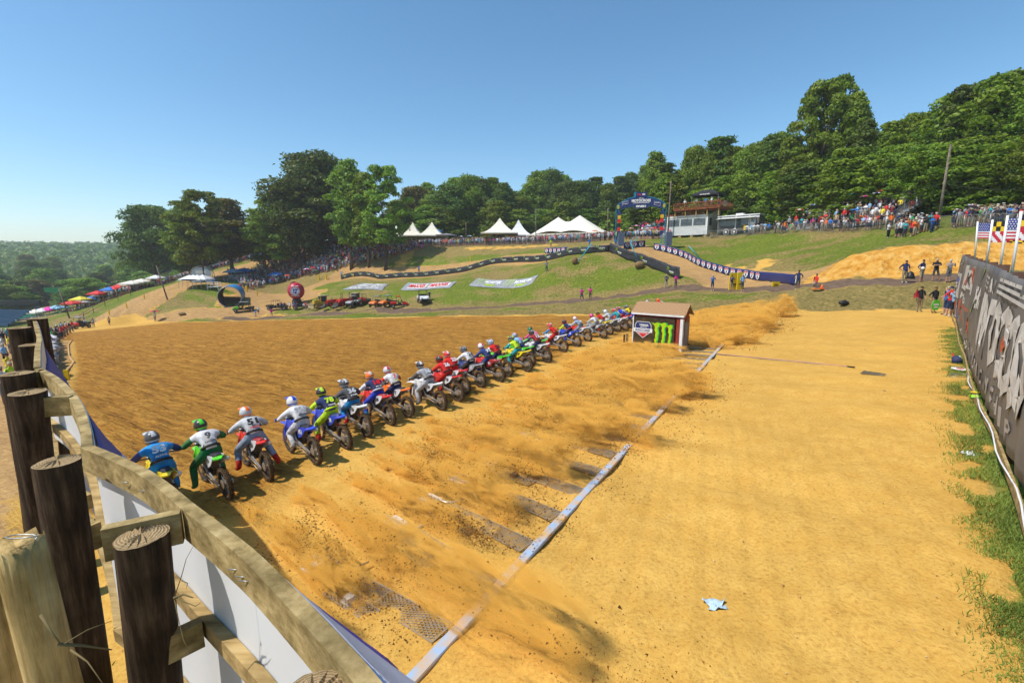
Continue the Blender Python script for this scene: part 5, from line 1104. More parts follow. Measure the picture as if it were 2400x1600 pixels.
for k, specs in {'oak': [(1, 24000, .27), (2, 24000, .27)], 'tall': [(3, 14000, .25), (4, 14000, .25), (5, 13000, .25)], 'open': [(6, 11000, .23), (7, 11000, .24)], 'pine': [(8, 11000, .25), (9, 10000, .25)], 'bush': [(10, 9000, .30), (11, 9000, .31)]}.items():
    KINDS[k] = [tree_kind(k, *s) for s in specs]
    for tr_, cr_ in KINDS[k]: tr_.materials.append(M_bark); cr_.materials.append(None)
trq = random.Random(77)
def tree(px, ytop, d, width, kind, label, group=None, lf=None, var=None, pos=None, name='tree', lean=0.0, zb=None):
    p = pos or GD(px, d); tz = at(px, ytop, p.y).z; Hh = max(3.0, tz - p.z); v = KINDS[kind]; k = (var if var is not None else trq.randrange(len(v))) % len(v)
    base_w = {'oak': 15.5, 'tall': 9, 'open': 10, 'pine': 7.5, 'bush': 10}[kind]
    o = empty(name, p, trq.uniform(0, 6.28), label, 'tree', group); o.scale = (width / base_w, width / base_w, Hh / 20.6)
    if lean: o.rotation_euler = (0, lean, o.rotation_euler[2] * .0)
    link(v[k][0], 'trunk', o); link(v[k][1], 'crown', o, None, [lf or (M_lfd if kind == 'pine' else M_lf)]); return o
# the named trees on the spectator hill (photo px, top y, depth, crown width)
tree(368, 480, 150, 21, 'oak', 'dark rounded tree at the left end of the hilltop group', lf=M_lfd, var=0)
tree(480, 443, 118, 15, 'open', 'tall bright green tree with bare trunk above the small arch', var=0); tree(448, 468, 121, 13, 'tall', 'bright green tree crowded against the left side of the tall bare trunked one', var=1)
tree(545, 462, 130, 16, 'tall', 'yellow green tree right of the tall bare trunked one', lf=M_lfy, var=0); tree(430, 515, 160, 20, 'oak', 'dark tree filling the gap behind the left hilltop trees', lf=M_lfd, var=1); tree(525, 515, 165, 22, 'oak', 'dark leaved tree behind the yellow green one', lf=M_lfd)
tree(606, 530, 170, 8, 'open', 'small rusty yellow tree beyond the dirt hill', lf=M_lfy, var=1)
tree(648, 450, 128, 14, 'open', 'slender green tree standing in the crowd left of the great oak', var=1); tree(622, 490, 135, 13, 'tall', 'lower green tree beside the slender one in the crowd')
tree(752, 360, 134, 31, 'oak', 'huge dark oak towering over the crowd', lf=M_lfd, var=1); tree(705, 425, 129, 19, 'oak', 'dark oak merging into the left flank of the huge one', lf=M_lfd, var=1); tree(800, 395, 138, 20, 'oak', 'dark oak merging into the right flank of the huge one', lf=M_lfd, var=1)
tree(825, 370, 120, 12, 'tall', 'bright green tree just right of the huge oak', var=2); tree(905, 385, 114, 14, 'open', 'open crowned tree with thin bare trunk beside the blue tent', var=0); tree(866, 400, 118, 10, 'tall', 'narrow green tree between the bright one and the open crowned one', var=0)
for px, yt, d, w in ((585, 590, 190, 16), (625, 600, 200, 18), (560, 600, 180, 14), (500, 600, 175, 15), (650, 590, 210, 18), (700, 575, 215, 18), (450, 600, 185, 16)):
    tree(px, yt, d, w, 'bush', 'low sunlit tree beyond the hillside crowd', 'low trees beyond the hillside crowd')
# woods behind the tents (centre) and along the right
def where_px(px, near):
    for lim, w in ((960, 'behind the blue tent'), (1050, 'behind the three cream peaked tents'), (1150, 'behind the crowd between the tents'), (1230, 'behind the two peaked tents beside the marquee'), (1330, 'behind the left half of the marquee'), (1420, 'behind the right half of the marquee'), (1500, 'just left of the finish arch'), (1560, 'behind the finish arch'), (1620, 'behind the left of the viewing deck'), (1680, 'behind the right of the viewing deck'), (1740, 'behind the trailer'), (1800, 'between trailer and bleachers'), (1860, 'above the left end of the bleachers'), (1930, 'above the left part of the bleachers'), (2000, 'above the middle of the bleachers'), (2070, 'above the right part of the bleachers'), (2140, 'above the right end of the bleachers'), (2200, 'just left of the leaning pole'), (2260, 'just right of the leaning pole'), (2320, 'above the first flags'), (2380, 'above the largest flag')):
        if px < lim: return w
    return 'at the right edge of the view'
CEN = [(930,500),(955,470),(985,430),(1005,425),(1030,440),(1060,430),(1085,420),(1105,415),(1130,408),(1155,405),(1180,418),(1200,450),(1215,455),(1240,420),(1262,400),(1290,398),(1310,402),(1335,420),(1360,418),(1390,415),(1418,420),(1445,405),(1470,398),(1500,385)]
LABK = {'oak': 'broad round crowned tree', 'tall': 'tall narrow tree', 'open': 'loose crowned tree', 'pine': 'dark pine', 'bush': 'low bushy tree'}
for i, (px, yt) in enumerate(CEN):
    k = 'pine' if 1350 < px < 1450 and i % 2 else trq.choice(['oak', 'tall', 'tall', 'oak']); lf = M_lfy if px in (985, 955) else (M_lfd if trq.random() < .35 and k != 'pine' else None)
    tree(px, yt + trq.uniform(-6, 10), 156 + trq.uniform(-8, 14), {'oak': 17, 'tall': 12, 'pine': 9.5}[k], k, f'{LABK[k]} {where_px(px, 0)}', 'woodland trees behind the white tents', lf)
    if i % 2 == 0: tree(px + trq.uniform(-15, 15), 478 + trq.uniform(-12, 16), 145 + trq.uniform(-3, 5), 13, 'bush', f'low bushy tree at the wood edge {where_px(px, 0)}', 'bushy trees at the wood edge behind the tents')
RT = [(1525,372,112,10,'tall'),(1548,360,108,8,'pine'),(1580,365,104,11,'tall'),(1615,350,102,11,'oak'),(1645,345,98,9,'tall'),(1668,335,98,10,'pine'),(1700,325,96,9,'tall'),(1722,318,92,9.5,'tall'),(1752,340,92,11,'oak'),(1780,305,88,9,'tall'),(1805,330,90,10,'oak'),(1835,300,84,9,'tall'),
      (1865,200,80,8.5,'open'),(1895,182,77,9.5,'open'),(1925,172,79,9,'open'),(1960,232,74,9,'tall'),(1985,262,72,9,'tall'),(2015,290,76,9,'oak'),(2042,290,70,9,'tall'),(2075,272,72,8.5,'tall'),(2105,282,68,10,'oak'),(2140,262,66,9,'tall'),
      (2170,215,64,8.5,'tall'),(2200,195,62,8.5,'open'),(2232,212,62,8,'tall'),(2265,188,58,8.5,'tall'),(2295,160,60,9,'tall'),(2330,168,56,9,'tall'),(2362,160,58,9,'tall'),(2400,158,54,9,'tall'),(2440,175,52,9,'tall'),(2480,180,52,9,'oak'),(2540,200,50,9,'tall'),(2600,200,50,10,'oak')]
for i, (px, yt, d, w, k) in enumerate(RT):
    if px not in (1865, 1895, 1925, 2170, 2200, 2295): yt += (-20, 16, 30, -8, 6)[i % 5]; w *= (.85, 1.1, .95, .8)[i % 4]
    special = {1895: 'tallest loose crowned tree rising above the wood over the bleachers', 1865: 'thin leafy tree leaning left of the tallest one above the wood', 2170: 'tall tree right behind the leaning utility pole'}.get(px)
    tree(px, yt, d + 3, w, k, special or f'{LABK[k]} on the skyline {where_px(px, 0)}', None if special else 'woodland trees above the right fence', M_lfd if (i % 7 == 2) else None)
for i in range(46):
    px = 1500 + i * 24 + trq.uniform(-8, 8); d = np.interp(px, [1500, 1700, 1900, 2100, 2400, 2600], [104, 92, 73, 63, 52, 48]) + trq.uniform(-1, 3); yt = np.interp(px, [1500, 1700, 2000, 2400, 2600], [440, 420, 375, 330, 320]) + trq.uniform(-35, 45)
    k = trq.choice(['bush', 'oak', 'tall', 'bush']); tree(px, yt, d, {'bush': 8.5, 'oak': 9.5, 'tall': 7.5}[k], k, f'{LABK[k]} at the wood front {where_px(px, 0)}', 'front trees of the right wood', M_lfd if i % 5 == 0 else None)
# valley trees on the left
for i in range(64):
    px = trq.uniform(-120, 560); d = trq.uniform(150, 235) if i < 44 else trq.uniform(235, 330); yt = np.interp(d, [150, 190, 235, 330], [668, 648, 622, 602]) + trq.uniform(-10, 12); k = trq.choice(['oak', 'oak', 'tall', 'bush', 'pine'] if d < 200 else ['oak', 'bush'])
    p = GD(px, d); tree(px, yt, d, {'oak': 15, 'tall': 10, 'bush': 13, 'pine': 8}[k] * trq.uniform(.9, 1.2), k, f'{LABK[k]} in the {"nearer" if d < 190 else ("middle" if d < 235 else "farther")} valley, {("at the left edge", "behind the scissor lift", "behind the red and yellow canopies", "behind the cream canopies", "below the hilltop trees")[min(4, max(0, int(px // 90)))]}', 'trees of the valley wood', M_lfy if i % 11 == 0 else (M_lfd if i % 4 == 0 else None))
# far ridge of woodland: one mass
def far_wood():
    q = np.random.RandomState(5); n = 90000; X = q.uniform(-900, 260, n * 2); Y = q.uniform(320, 1000, n * 2); keep = (X / Y > -1.35) & (X / Y < .35); X, Y = X[keep][:n], Y[keep][:n]; n = len(X)
    cx, cy = np.round(X / 15), np.round(Y / 22 + .35 * np.sin(X * .07)); hsh = np.sin(cx * 12.9898 + cy * 78.233) * 43758.5453; hsh = hsh - np.floor(hsh); dx, dy = X - cx * 15, Y - cy * 22
    top = 13 + 7 * hsh - .09 * (dx * dx + dy * dy * .5); top = np.maximum(top, 5); Z = terrain(X, Y) + top + q.normal(0, .9, n) + np.interp(Y, [320, 500, 700, 1000], [0, 3, 8, 14])
    c = np.stack([X, Y, Z], 1); nr_ = np.stack([dx / 6 + q.normal(0, .5, n), dy / 6 + q.normal(0, .5, n), np.ones(n)], 1); nr_ /= np.linalg.norm(nr_, axis=1)[:, None]; t1 = np.cross(nr_, q.normal(size=(n, 3))); t1 /= np.linalg.norm(t1, axis=1)[:, None]; t2 = np.cross(nr_, t1); s = q.uniform(1.2, 2.6, n)[:, None] * (Y / 500)[:, None] ** .5
    V = np.stack([c - t1 * s, c + t2 * s * .8, c + t1 * s, c - t2 * s * .8], 1); me = bpy.data.meshes.new('distant_woodland'); me.vertices.add(4 * n); me.vertices.foreach_set('co', V.reshape(-1).astype(np.float32)); me.loops.add(4 * n); me.loops.foreach_set('vertex_index', np.arange(4 * n, dtype=np.int32)); me.polygons.add(n); me.polygons.foreach_set('loop_start', np.arange(0, 4 * n, 4, dtype=np.int32)); me.polygons.foreach_set('loop_total', np.full(n, 4, np.int32)); me.update()
    ca = me.color_attributes.new('leaf', 'FLOAT_COLOR', 'POINT'); a = np.repeat(np.clip(.2 + .4 * q.random(n) + .4 * hsh, 0, 1), 4); ca.data.foreach_set('color', np.stack([a, a, a, np.ones_like(a)], 1).astype(np.float32).ravel()); me.materials.append(M_lfd)
    o = bpy.data.objects.new('distant_woodland', me); COL.objects.link(o); tag(o, 'hazy woodland covering the far ridges at the left horizon', 'woods', kind='stuff')
far_wood()

def undergrowth():
    q = np.random.RandomState(8); C_ = []
    for _ in range(15000):
        px = q.uniform(1400, 2750); d = np.interp(px, [1400, 1500, 1700, 1900, 2100, 2400, 2750], [112, 108, 97, 78, 67, 53, 46]) + q.uniform(0, 9); C_.append((px, d))
    for _ in range(5000): C_.append((q.uniform(880, 1450), q.uniform(140, 150)))
    C_ = np.array(C_); X = (C_[:, 0] - 1200) / FPX / 1.01 * C_[:, 1]; Y = C_[:, 1]; n = len(X); Z = terrain(X, Y) + np.abs(q.normal(0, 2.6, n)) * (1 + .5 * np.sin(X * .7)); c = np.stack([X, Y, Z], 1)
    nr_ = q.normal(size=(n, 3)); nr_[:, 2] += .6; nr_ /= np.linalg.norm(nr_, axis=1)[:, None]; t1 = np.cross(nr_, q.normal(size=(n, 3))); t1 /= np.linalg.norm(t1, axis=1)[:, None]; t2 = np.cross(nr_, t1); s = q.uniform(.2, .5, n)[:, None]
    V = np.stack([c - t1 * s, c + t2 * s * .8, c + t1 * s, c - t2 * s * .8], 1); me = bpy.data.meshes.new('undergrowth'); me.from_pydata(V.reshape(-1, 3).tolist(), [], np.arange(4 * n).reshape(-1, 4).tolist()); ca = me.color_attributes.new('leaf', 'FLOAT_COLOR', 'POINT'); a = np.repeat(q.uniform(.1, .8, n), 4); ca.data.foreach_set('color', np.stack([a, a, a, np.ones_like(a)], 1).astype(np.float32).ravel()); me.materials.append(M_lf)
    o = bpy.data.objects.new('undergrowth', me); COL.objects.link(o); tag(o, 'tangled green undergrowth along the foot of the woods', 'bushes', kind='stuff')
undergrowth()
# ------------------------------------------------------------------ people
def pm(key, vals, rough=.8, mode='rand', k=1.0, o=0.0):
    m = bpy.data.materials.new(key); m.use_nodes = True; nt = m.node_tree; N, L = nt.nodes, nt.links; p = N['Principled BSDF']; p.inputs['Roughness'].default_value = rough; p.inputs['Specular IOR Level'].default_value = .2
    oi = N.new('ShaderNodeObjectInfo'); tc = N.new('ShaderNodeTexCoord'); nz = N.new('ShaderNodeTexNoise'); nz.inputs['Scale'].default_value = 9; L.new(tc.outputs['Object'], nz.inputs['Vector']); src = oi.outputs['Color']
    if mode == 'rand':
        a = N.new('ShaderNodeMath'); a.operation = 'MULTIPLY_ADD'; a.inputs[1].default_value = k; a.inputs[2].default_value = o; L.new(oi.outputs['Random'], a.inputs[0]); f = N.new('ShaderNodeMath'); f.operation = 'FRACT'; L.new(a.outputs[0], f.inputs[0])
        r = N.new('ShaderNodeValToRGB'); r.color_ramp.interpolation = 'CONSTANT'; e = r.color_ramp.elements
        while len(e) < len(vals): e.new(.5)
        for i, q in enumerate(vals): e[i].position = i / len(vals); e[i].color = (*q, 1)
        L.new(f.outputs[0], r.inputs[0]); src = r.outputs[0]
    mx = N.new('ShaderNodeMix'); mx.data_type = 'RGBA'; mx.blend_type = 'MULTIPLY'; mr = N.new('ShaderNodeMapRange'); mr.inputs[1].default_value = .35; mr.inputs[2].default_value = .65; mr.inputs[3].default_value = .75; L.new(nz.outputs['Fac'], mr.inputs[0])
    mx.inputs[0].default_value = 1; L.new(src, mx.inputs[6]); L.new(mr.outputs[0], mx.inputs[7]); L.new(mx.outputs[2], p.inputs['Base Color']); return m
P_shirt = pm('shirt', None, mode='color'); SKINS = [(.48, .27, .18), (.40, .21, .13), (.52, .30, .21), (.24, .12, .07), (.45, .24, .16)]
P_skin = pm('skin', SKINS, .6, k=7.3); P_pant = pm('shorts', [(.02, .02, .025), (.05, .055, .07), (.30, .23, .14), (.03, .05, .12), (.12, .12, .13), (.35, .3, .22)], k=3.7, o=.3); P_shoe = pm('shoe', [(.02, .02, .02), (.5, .5, .5), (.1, .08, .06)], k=5.1); P_hat = pm('hat or hair', [(.05, .03, .02), (.02, .02, .02), (.5, .42, .28), (.12, .07, .04), (.5, .5, .5), (.02, .03, .1)], k=11.9)
PMATS = [P_shirt, P_skin, P_pant, P_shoe, P_hat]; RGN = ['shirt', 'skin', 'pants', 'shoe', 'hair']
def stand(la=None, ra=None, legs=((0, .10, .5), (0, .12, .09), (0, .10, .5), (0, .12, .09)), fat=1.0, hat=1.0, long_=False, hip=.93):
    """arms as (elbow, wrist, hand) relative to the body; facing +x"""
    dflt = ((-.02, .27, 1.16), (.05, .28, .93), (.07, .27, .85)); J = {'pel': (0, 0, hip + .02, .115 * fat, .155 * fat), 'spi': (.01, 0, hip + .22, .12 * fat, .15 * fat), 'che': (0, 0, hip + .43, .115, .175), 'nek': (0, 0, hip + .57, .055), 'h1': (.015, 0, hip + .66, .075), 'h2': (.01, 0, hip + .74, .092), 'h3': (-.005, 0, hip + .79, .09 * hat), 'br': (.09, 0, hip + .77, .03, .07)}
    B = [('pel', 'spi', 'shirt'), ('spi', 'che', 'shirt'), ('che', 'nek', 'shirt'), ('nek', 'h1', 'skin'), ('h1', 'h2', 'skin'), ('h2', 'h3', 'hair'), ('h3', 'br', 'hair')]
    dz = hip - .93
    for S, sg, A, kn, an in (('l', 1, la or dflt, legs[0], legs[1]), ('r', -1, ra or dflt, legs[2], legs[3])):
        e, w, h = A
        J.update({'s' + S: (0, .18 * sg, hip + .50, .065), 'e' + S: (e[0], e[1] * sg, e[2] + dz, .045), 'w' + S: (w[0], w[1] * sg, w[2] + dz, .034), 'a' + S: (h[0], h[1] * sg, h[2] + dz, .034, .028), 'p' + S: (0, .09 * sg, hip - .04, .10 * fat), 'k' + S: (kn[0], kn[1] * sg, kn[2], .068), 'n' + S: (an[0], an[1] * sg, an[2], .042), 't' + S: (an[0] + .14, (an[1] + .03) * sg, max(an[2] - .05, .035), .036)})
        B += [('che', 's' + S, 'shirt'), ('s' + S, 'e' + S, 'shirt'), ('e' + S, 'w' + S, 'skin'), ('w' + S, 'a' + S, 'skin'), ('pel', 'p' + S, 'pants'), ('p' + S, 'k' + S, 'pants'), ('k' + S, 'n' + S, 'pants' if long_ else 'skin'), ('n' + S, 't' + S, 'shoe')]
    return J, B
CR = ((.06, .26, 1.2), (.22, .05, 1.24), (.24, -.04, 1.26)); UP = ((.14, .30, 1.35), (.20, .16, 1.58), (.19, .10, 1.66)); PH = ((.12, .26, 1.22), (.28, .12, 1.42), (.32, .07, 1.47)); HP = ((-.10, .38, 1.16), (.0, .23, .98), (.03, .2, .95)); HI = ((.05, .32, 1.5), (.05, .3, 1.76), (.05, .28, 1.86)); RAIL_ = ((.14, .25, 1.16), (.32, .24, 1.08), (.36, .22, 1.08))
POSE = {'idle': stand(), 'cross': stand(CR, CR, long_=True), 'phone': stand(PH, PH), 'shade': stand(UP, None), 'hips': stand(HP, HP, fat=1.15), 'lean': stand(RAIL_, RAIL_), 'cheer': stand(HI, HI), 'trous': stand(None, HP, long_=True, fat=1.1), 'hat': stand(None, CR, hat=1.5),
        'stride': stand(((.12, .25, 1.18), (.25, .24, .98), (.28, .22, .93)), ((-.15, .25, 1.16), (-.12, .26, .93), (-.1, .25, .86)), legs=((.16, .1, .52), (.26, .1, .10), (-.06, .1, .5), (-.28, .1, .14))),
        'wide': stand(CR, CR, legs=((.05, .18, .5), (.0, .30, .09), (.02, .12, .5), (0, .14, .09)), fat=1.05), 'sit': stand(RAIL_, RAIL_, legs=((.38, .12, .42), (.42, .12, .06), (.38, .12, .42), (.42, .12, .06)), hip=.42), 'crouch': stand(((.2, .25, 1.0), (.36, .12, 1.1), (.4, .08, 1.15)), None, legs=((.32, .15, .42), (.12, .14, .08), (.28, .16, .2), (-.1, .14, .08)), hip=.38)}
PME = {}; PLO = {}
for k, (J, B) in POSE.items():
    PME[k] = grow('person', J, B, RGN, 1); PLO[k] = grow('person', J, B, RGN, 0)
    for me in (PME[k], PLO[k]):
        [me.materials.__setitem__(i, m) for i, m in enumerate(PMATS)]
SH = {'white': (.68, .68, .68), 'black': (.02, .02, .025), 'red': (.6, .03, .03), 'navy': (.02, .035, .12), 'grey': (.28, .28, .3), 'blue': (.03, .16, .5), 'light blue': (.25, .45, .65), 'pink': (.75, .02, .3), 'orange': (.8, .17, .02), 'green': (.05, .3, .08), 'yellow': (.75, .6, .05), 'teal': (.02, .35, .4), 'tan': (.4, .3, .18), 'lime': (.5, .75, .03), 'maroon': (.2, .02, .03), 'dark grey': (.07, .07, .08)}
def person(p, pose, shirt, face, label, group=None, h=1.0, hi=True, cat='person', name='person'):
    o = bpy.data.objects.new(name, (PME if hi else PLO)[pose]); COL.objects.link(o); o.location = p; o.rotation_euler = (0, 0, face); o.scale = (h,) * 3; o.color = (*SH[shirt], 1); return tag(o, label, cat, group)
def hand_item(mb, name, m, p, rz, label, cat): o = mb.build(name, m, None, p, rz); return tag(o, label, cat)
# named people (photo px of the feet, depth)
D_ = -math.pi / 2
for px, py, d, pose, sh, fa, lab in (
 (2118, 663, 37.3, 'trous', 'navy', D_ - .2, 'man in navy polo holding a black jacket, leftmost of four on the dirt path'), (2158, 661, 37.4, 'hips', 'navy', D_ + .3, 'man in navy shirt and tan shorts holding a white helmet on the path'),
 (2190, 659, 37.6, 'wide', 'black', D_ - .4, 'man in black and green shirt and wide hat with folded arms'), (2221, 661, 37.2, 'phone', 'grey', D_ - .1, 'man in grey shirt and black cap, rightmost of four on the path'),
 (1869, 678, 42.5, 'hips', 'navy', D_ - .3, 'man in straw hat and navy white shirt at the end of the shield banner'), (1912, 672, 43.5, 'crouch', 'red', math.pi + .3, 'crouching person in red shirt with a camera on the path'),
 (1714, 681, 51.5, 'phone', 'navy', D_, 'person in navy shirt and dark trousers before the yellow boards'), (1739, 681, 51.5, 'idle', 'light blue', D_ + .2, 'person in pale blue jeans and blue white shirt beside the yellow boards'),
 (1669, 681, 54, 'phone', 'blue', D_, 'person in black with a blue apron standing alone on the path'), (1583, 676, 56, 'cross', 'pink', D_ + .2, 'person in pink shirt and white shorts below the end of the black banner'), (1561, 676, 56.3, 'cross', 'navy', D_ - .1, 'person in straw hat and navy white shirt left of the pink shirt and white shorts'),
 (1363, 705, 62, 'wide', 'pink', D_ + .2, 'person in pink shirt and tan trousers, left of two on the grass edge'), (1383, 703, 62, 'cross', 'pink', D_ - .2, 'person in pink shirt and dark shorts, right of two on the grass edge'),
 (1281, 638, 69.5, 'phone', 'grey', D_, 'photographer in grey shirt standing on the grass slope above the claw banner'), (1291, 580, 98, 'idle', 'lime', D_, 'person in lime shirt standing on the dry slope below the tents'),
 (982, 640, 107, 'shade', 'blue', D_, 'person in blue standing behind the long black banner'), (801, 650, 120, 'idle', 'light blue', D_, 'person in pale blue at the left end of the long black banner'), (1381, 583, 80, 'idle', 'blue', D_, 'person in blue behind the black banner near the teal prop'),
 (1007, 706, 73, 'shade', 'navy', D_ + .4, 'person in navy and white beside the white utility vehicle'), (364, 753, 90.5, 'idle', 'white', D_, 'person in black trousers under the red and black umbrella'),
 (202, 768, 84, 'cross', 'white', D_, 'person in white shirt and black trousers right of the red utility vehicle'), (220, 767, 84, 'hips', 'grey', D_ + .3, 'person in grey shirt with hands on hips second from the red vehicle'), (257, 762, 86, 'stride', 'tan', D_ + .5, 'person in tan shirt and dark shorts walking on the far dirt'),
 (600, 745, 84, 'stride', 'blue', D_ - .6, 'person in blue with a backpack walking on the dark path'), (606, 736, 87, 'idle', 'white', D_, 'person in white shirt behind the blue backpack walker'), (637, 743, 84.5, 'stride', 'pink', D_ + .8, 'person in pink striding along the path with a white bag'),
 (1479, 583, 79, 'idle', 'light blue', D_, 'person in pale blue behind the left speaker of the arch'), (1571, 557, 80.5, 'cross', 'pink', D_, 'person in pink shirt before the white booth wall'), (1443, 581, 76.5, 'idle', 'blue', D_, 'person in blue at the left foot of the finish arch'),
 (2153, 731, 32.2, 'trous', 'black', D_ - .1, 'large man in red white and black shirt with a red flag near the wall'), (2186, 733, 32, 'hips', 'black', D_ + .2, 'man in black shirt holding a green pit board'),
 (2214, 738, 31, 'shade', 'blue', math.pi - .3, 'person in blue shading the eyes behind the crowd at the wall end'), (2222, 740, 30.6, 'lean', 'red', math.pi - .1, 'person in red and white jersey by the wall end'), (2232, 742, 30.3, 'phone', 'light blue', math.pi, 'person in pale blue jersey and black cap by the wall end'), (2240, 738, 31.2, 'lean', 'black', math.pi + .2, 'person in black and white jersey closest to the wall end')):
    p = G(px, py, d); o = person(p, pose, sh, fa, lab, h=random.uniform(.98, 1.05) * (1.06 if d < 40 else 1))
for i, (px, sh) in enumerate(((660, 'navy'), (668, 'navy'), (680, 'white'), (690, 'blue'), (697, 'dark grey'), (717, 'red'), (724, 'black'))):
    person(G(px, 727, 89 - .1 * i), ('idle', 'hips', 'trous', 'idle', 'phone', 'cross', 'idle')[i], sh, D_ + random.uniform(-.5, .5), f'{("first", "second", "third", "fourth", "fifth", "sixth", "seventh")[i]} from the left in the group below the round red balloon, {sh} shirt')
# things they hold
p = G(2118, 663, 37.3) + Vector((.35, -.12, .35)); mb = MB(); mb.tube([(0, 0, .62), (0, 0, .5), (.02, 0, .2), (0, 0, .02)], [.04, .2, .3, .34], 10); hand_item(mb, 'jacket', M_black, p, 0, 'black jacket hanging from the hand of the leftmost man on the path', 'jacket')
p = G(2158, 661, 37.4) + Vector((-.22, -.25, 1.12)); h_ = link(HEL, 'helmet', None, p, [plas('wht'), plas('wht'), M_black]); tag(h_, 'white motocross helmet held under the arm of the second man on the path', 'helmet')
p = G(2186, 733, 32) + Vector((-.12, -.28, .55)); mb = MB(); mb.prism([(-.36, 0), (-.2, .34), (.2, .38), (.38, .02), (.18, -.34), (-.2, -.32)], 'y', .03); mb.box((0, -.02, .06), (.4, .01, .12), mi=1); mb.box((.02, -.02, -.12), (.3, .01, .08), mi=1); hand_item(mb, 'pit_board', [plas('grn'), M_white], p, .15, 'green six sided pit board with white lettering held low by the man in black', 'board')
p = G(2153, 731, 32.2) + Vector((-.35, -.15, 0)); mb = MB(); mb.tube([(-.05, 0, .75), (-.1, 0, 1.75)], .012, 6, 1); mb.add([(-.1, 0, 1.72), (-.1, .02, 1.1), (-.24, .1, .95), (-.2, .05, 1.3), (.08, .05, 1.2), (.1, .0, 1.0)], [(0, 1, 2, 3), (0, 4, 5, 1)], 0); hand_item(mb, 'flag', [M_fr, M_black], p, 0, 'furled red and white flag on a stick held by the large man', 'flag')
p = G(2222, 740, 30.4) + Vector((-.1, -.5, 0)); mb = MB(); mb.tube([(0, 0, 0), (0, 0, 1.35)], .015, 6); hand_item(mb, 'monopod', M_black, p, 0, 'black camera monopod standing among the people by the wall end', 'monopod')
def umbrella(p, c1, c2, label, r=.62, z=2.05, group='umbrellas held up in the crowd', tilt=.0):
    u = empty('umbrella', p, random.uniform(0, 1), label, 'umbrella', group); n = 16; mb = MB(); vs = [(0, 0, z)]
    for j, (rr, zz) in enumerate(((.45, -.06), (.8, -.17), (1, -.3))): vs += [(r * rr * math.cos(2 * math.pi * k / n), r * rr * math.sin(2 * math.pi * k / n), z + zz * r + (.03 if (k % 2 and j == 2) else 0)) for k in range(n)]
    fs = [(0, 1 + k, 1 + (k + 1) % n) for k in range(n)] + [(1 + j * n + k, 1 + (j + 1) * n + k, 1 + (j + 1) * n + (k + 1) % n, 1 + j * n + (k + 1) % n) for j in range(2) for k in range(n)]
    mb.add(vs, fs, 0); mb.m = [(k // 2) % 2 for k in range(n)] + [(k // 2) % 2 for j in range(2) for k in range(n)]; mb.build('canopy', [mat('umbrella ' + c1, SH[c1], .6), mat('umbrella ' + c2, SH[c2], .6)], u); mb = MB(); mb.tube([(0, 0, z - .8), (0, 0, z + .05)], .012, 5); mb.build('shaft', M_black, u); u.rotation_euler[0] = tilt; return u
umbrella(G(364, 753, 90.5) + Vector((.1, 0, 0)), 'red', 'black', 'red and black umbrella held by the lone person on the far dirt', .9, 2.2, None)
# ------------------------------------------------------------------ spectators: individuals where they show largest
WORDS = list(SH)
def pick(q): return q.choices(WORDS, [26, 16, 12, 9, 14, 7, 8, 3, 4, 4, 2, 3, 6, 1, 2, 6])[0]
cq = random.Random(31); NIND = 0
SEEN = {}
def spectator(p, pose, face, where, group):
    global NIND
    NIND += 1; sh = pick(cq); person(p, pose, sh, face, f'spectator in {sh} shirt {where}', group, cq.uniform(.93, 1.06), False)
LOW = []     # everyone else: joined as one crowd
def low(p, face, sit=False): LOW.append((p, face, sit))
FEN = [(1001,577,122),(1100,576,116),(1200,574,110),(1300,570,104),(1440,563,93),(1530,561,86.5),(1640,560,81),(1770,552,75),(1900,548,66),(2047,545,57),(2200,541,48),(2400,541,42),(2600,545,36)]
def fen(px):
    d = float(np.interp(px, [f[0] for f in FEN], [f[2] for f in FEN])); x = (px - 1200) / FPX / 1.008 * d; return Vector((x, d, zt(x, d)))
def away(p, k):
    """k metres behind the fence line, seen from the camera"""
    a = fen(p - 15); b = fen(p + 15); n = Vector((-(b - a).y, (b - a).x, 0)).normalized(); n = n if n.y > 0 else -n; c = fen(p) + n * k; c.z = zt(c.x, c.y); return c
px = 1742.0
while px < 2470:
    step = .52 * 1067 / fen(px).y
    if not (1765 < px < 2120 and cq.random() < .25):
        q_ = away(px + cq.uniform(-3, 3), .35 + cq.uniform(0, .35)); spectator(q_, cq.choice(['idle', 'lean', 'lean', 'shade', 'phone', 'hips', 'hat', 'cross']), D_ + cq.uniform(-.4, .4), 'standing at the right fence' if px > 2120 else 'standing at the fence before the bleachers', 'spectators at the right fence')
    if px > 2110:
        for r_ in (1.2, 2.1):
            if cq.random() < .85 and NIND < 135: q_ = away(px + cq.uniform(-5, 5), r_ + cq.uniform(0, .5)); spectator(q_, cq.choice(['idle', 'shade', 'phone', 'shade', 'hat', 'cross']), D_ + cq.uniform(-.4, .4), 'in the second row behind the right fence', 'spectators behind the right fence')
    px += step
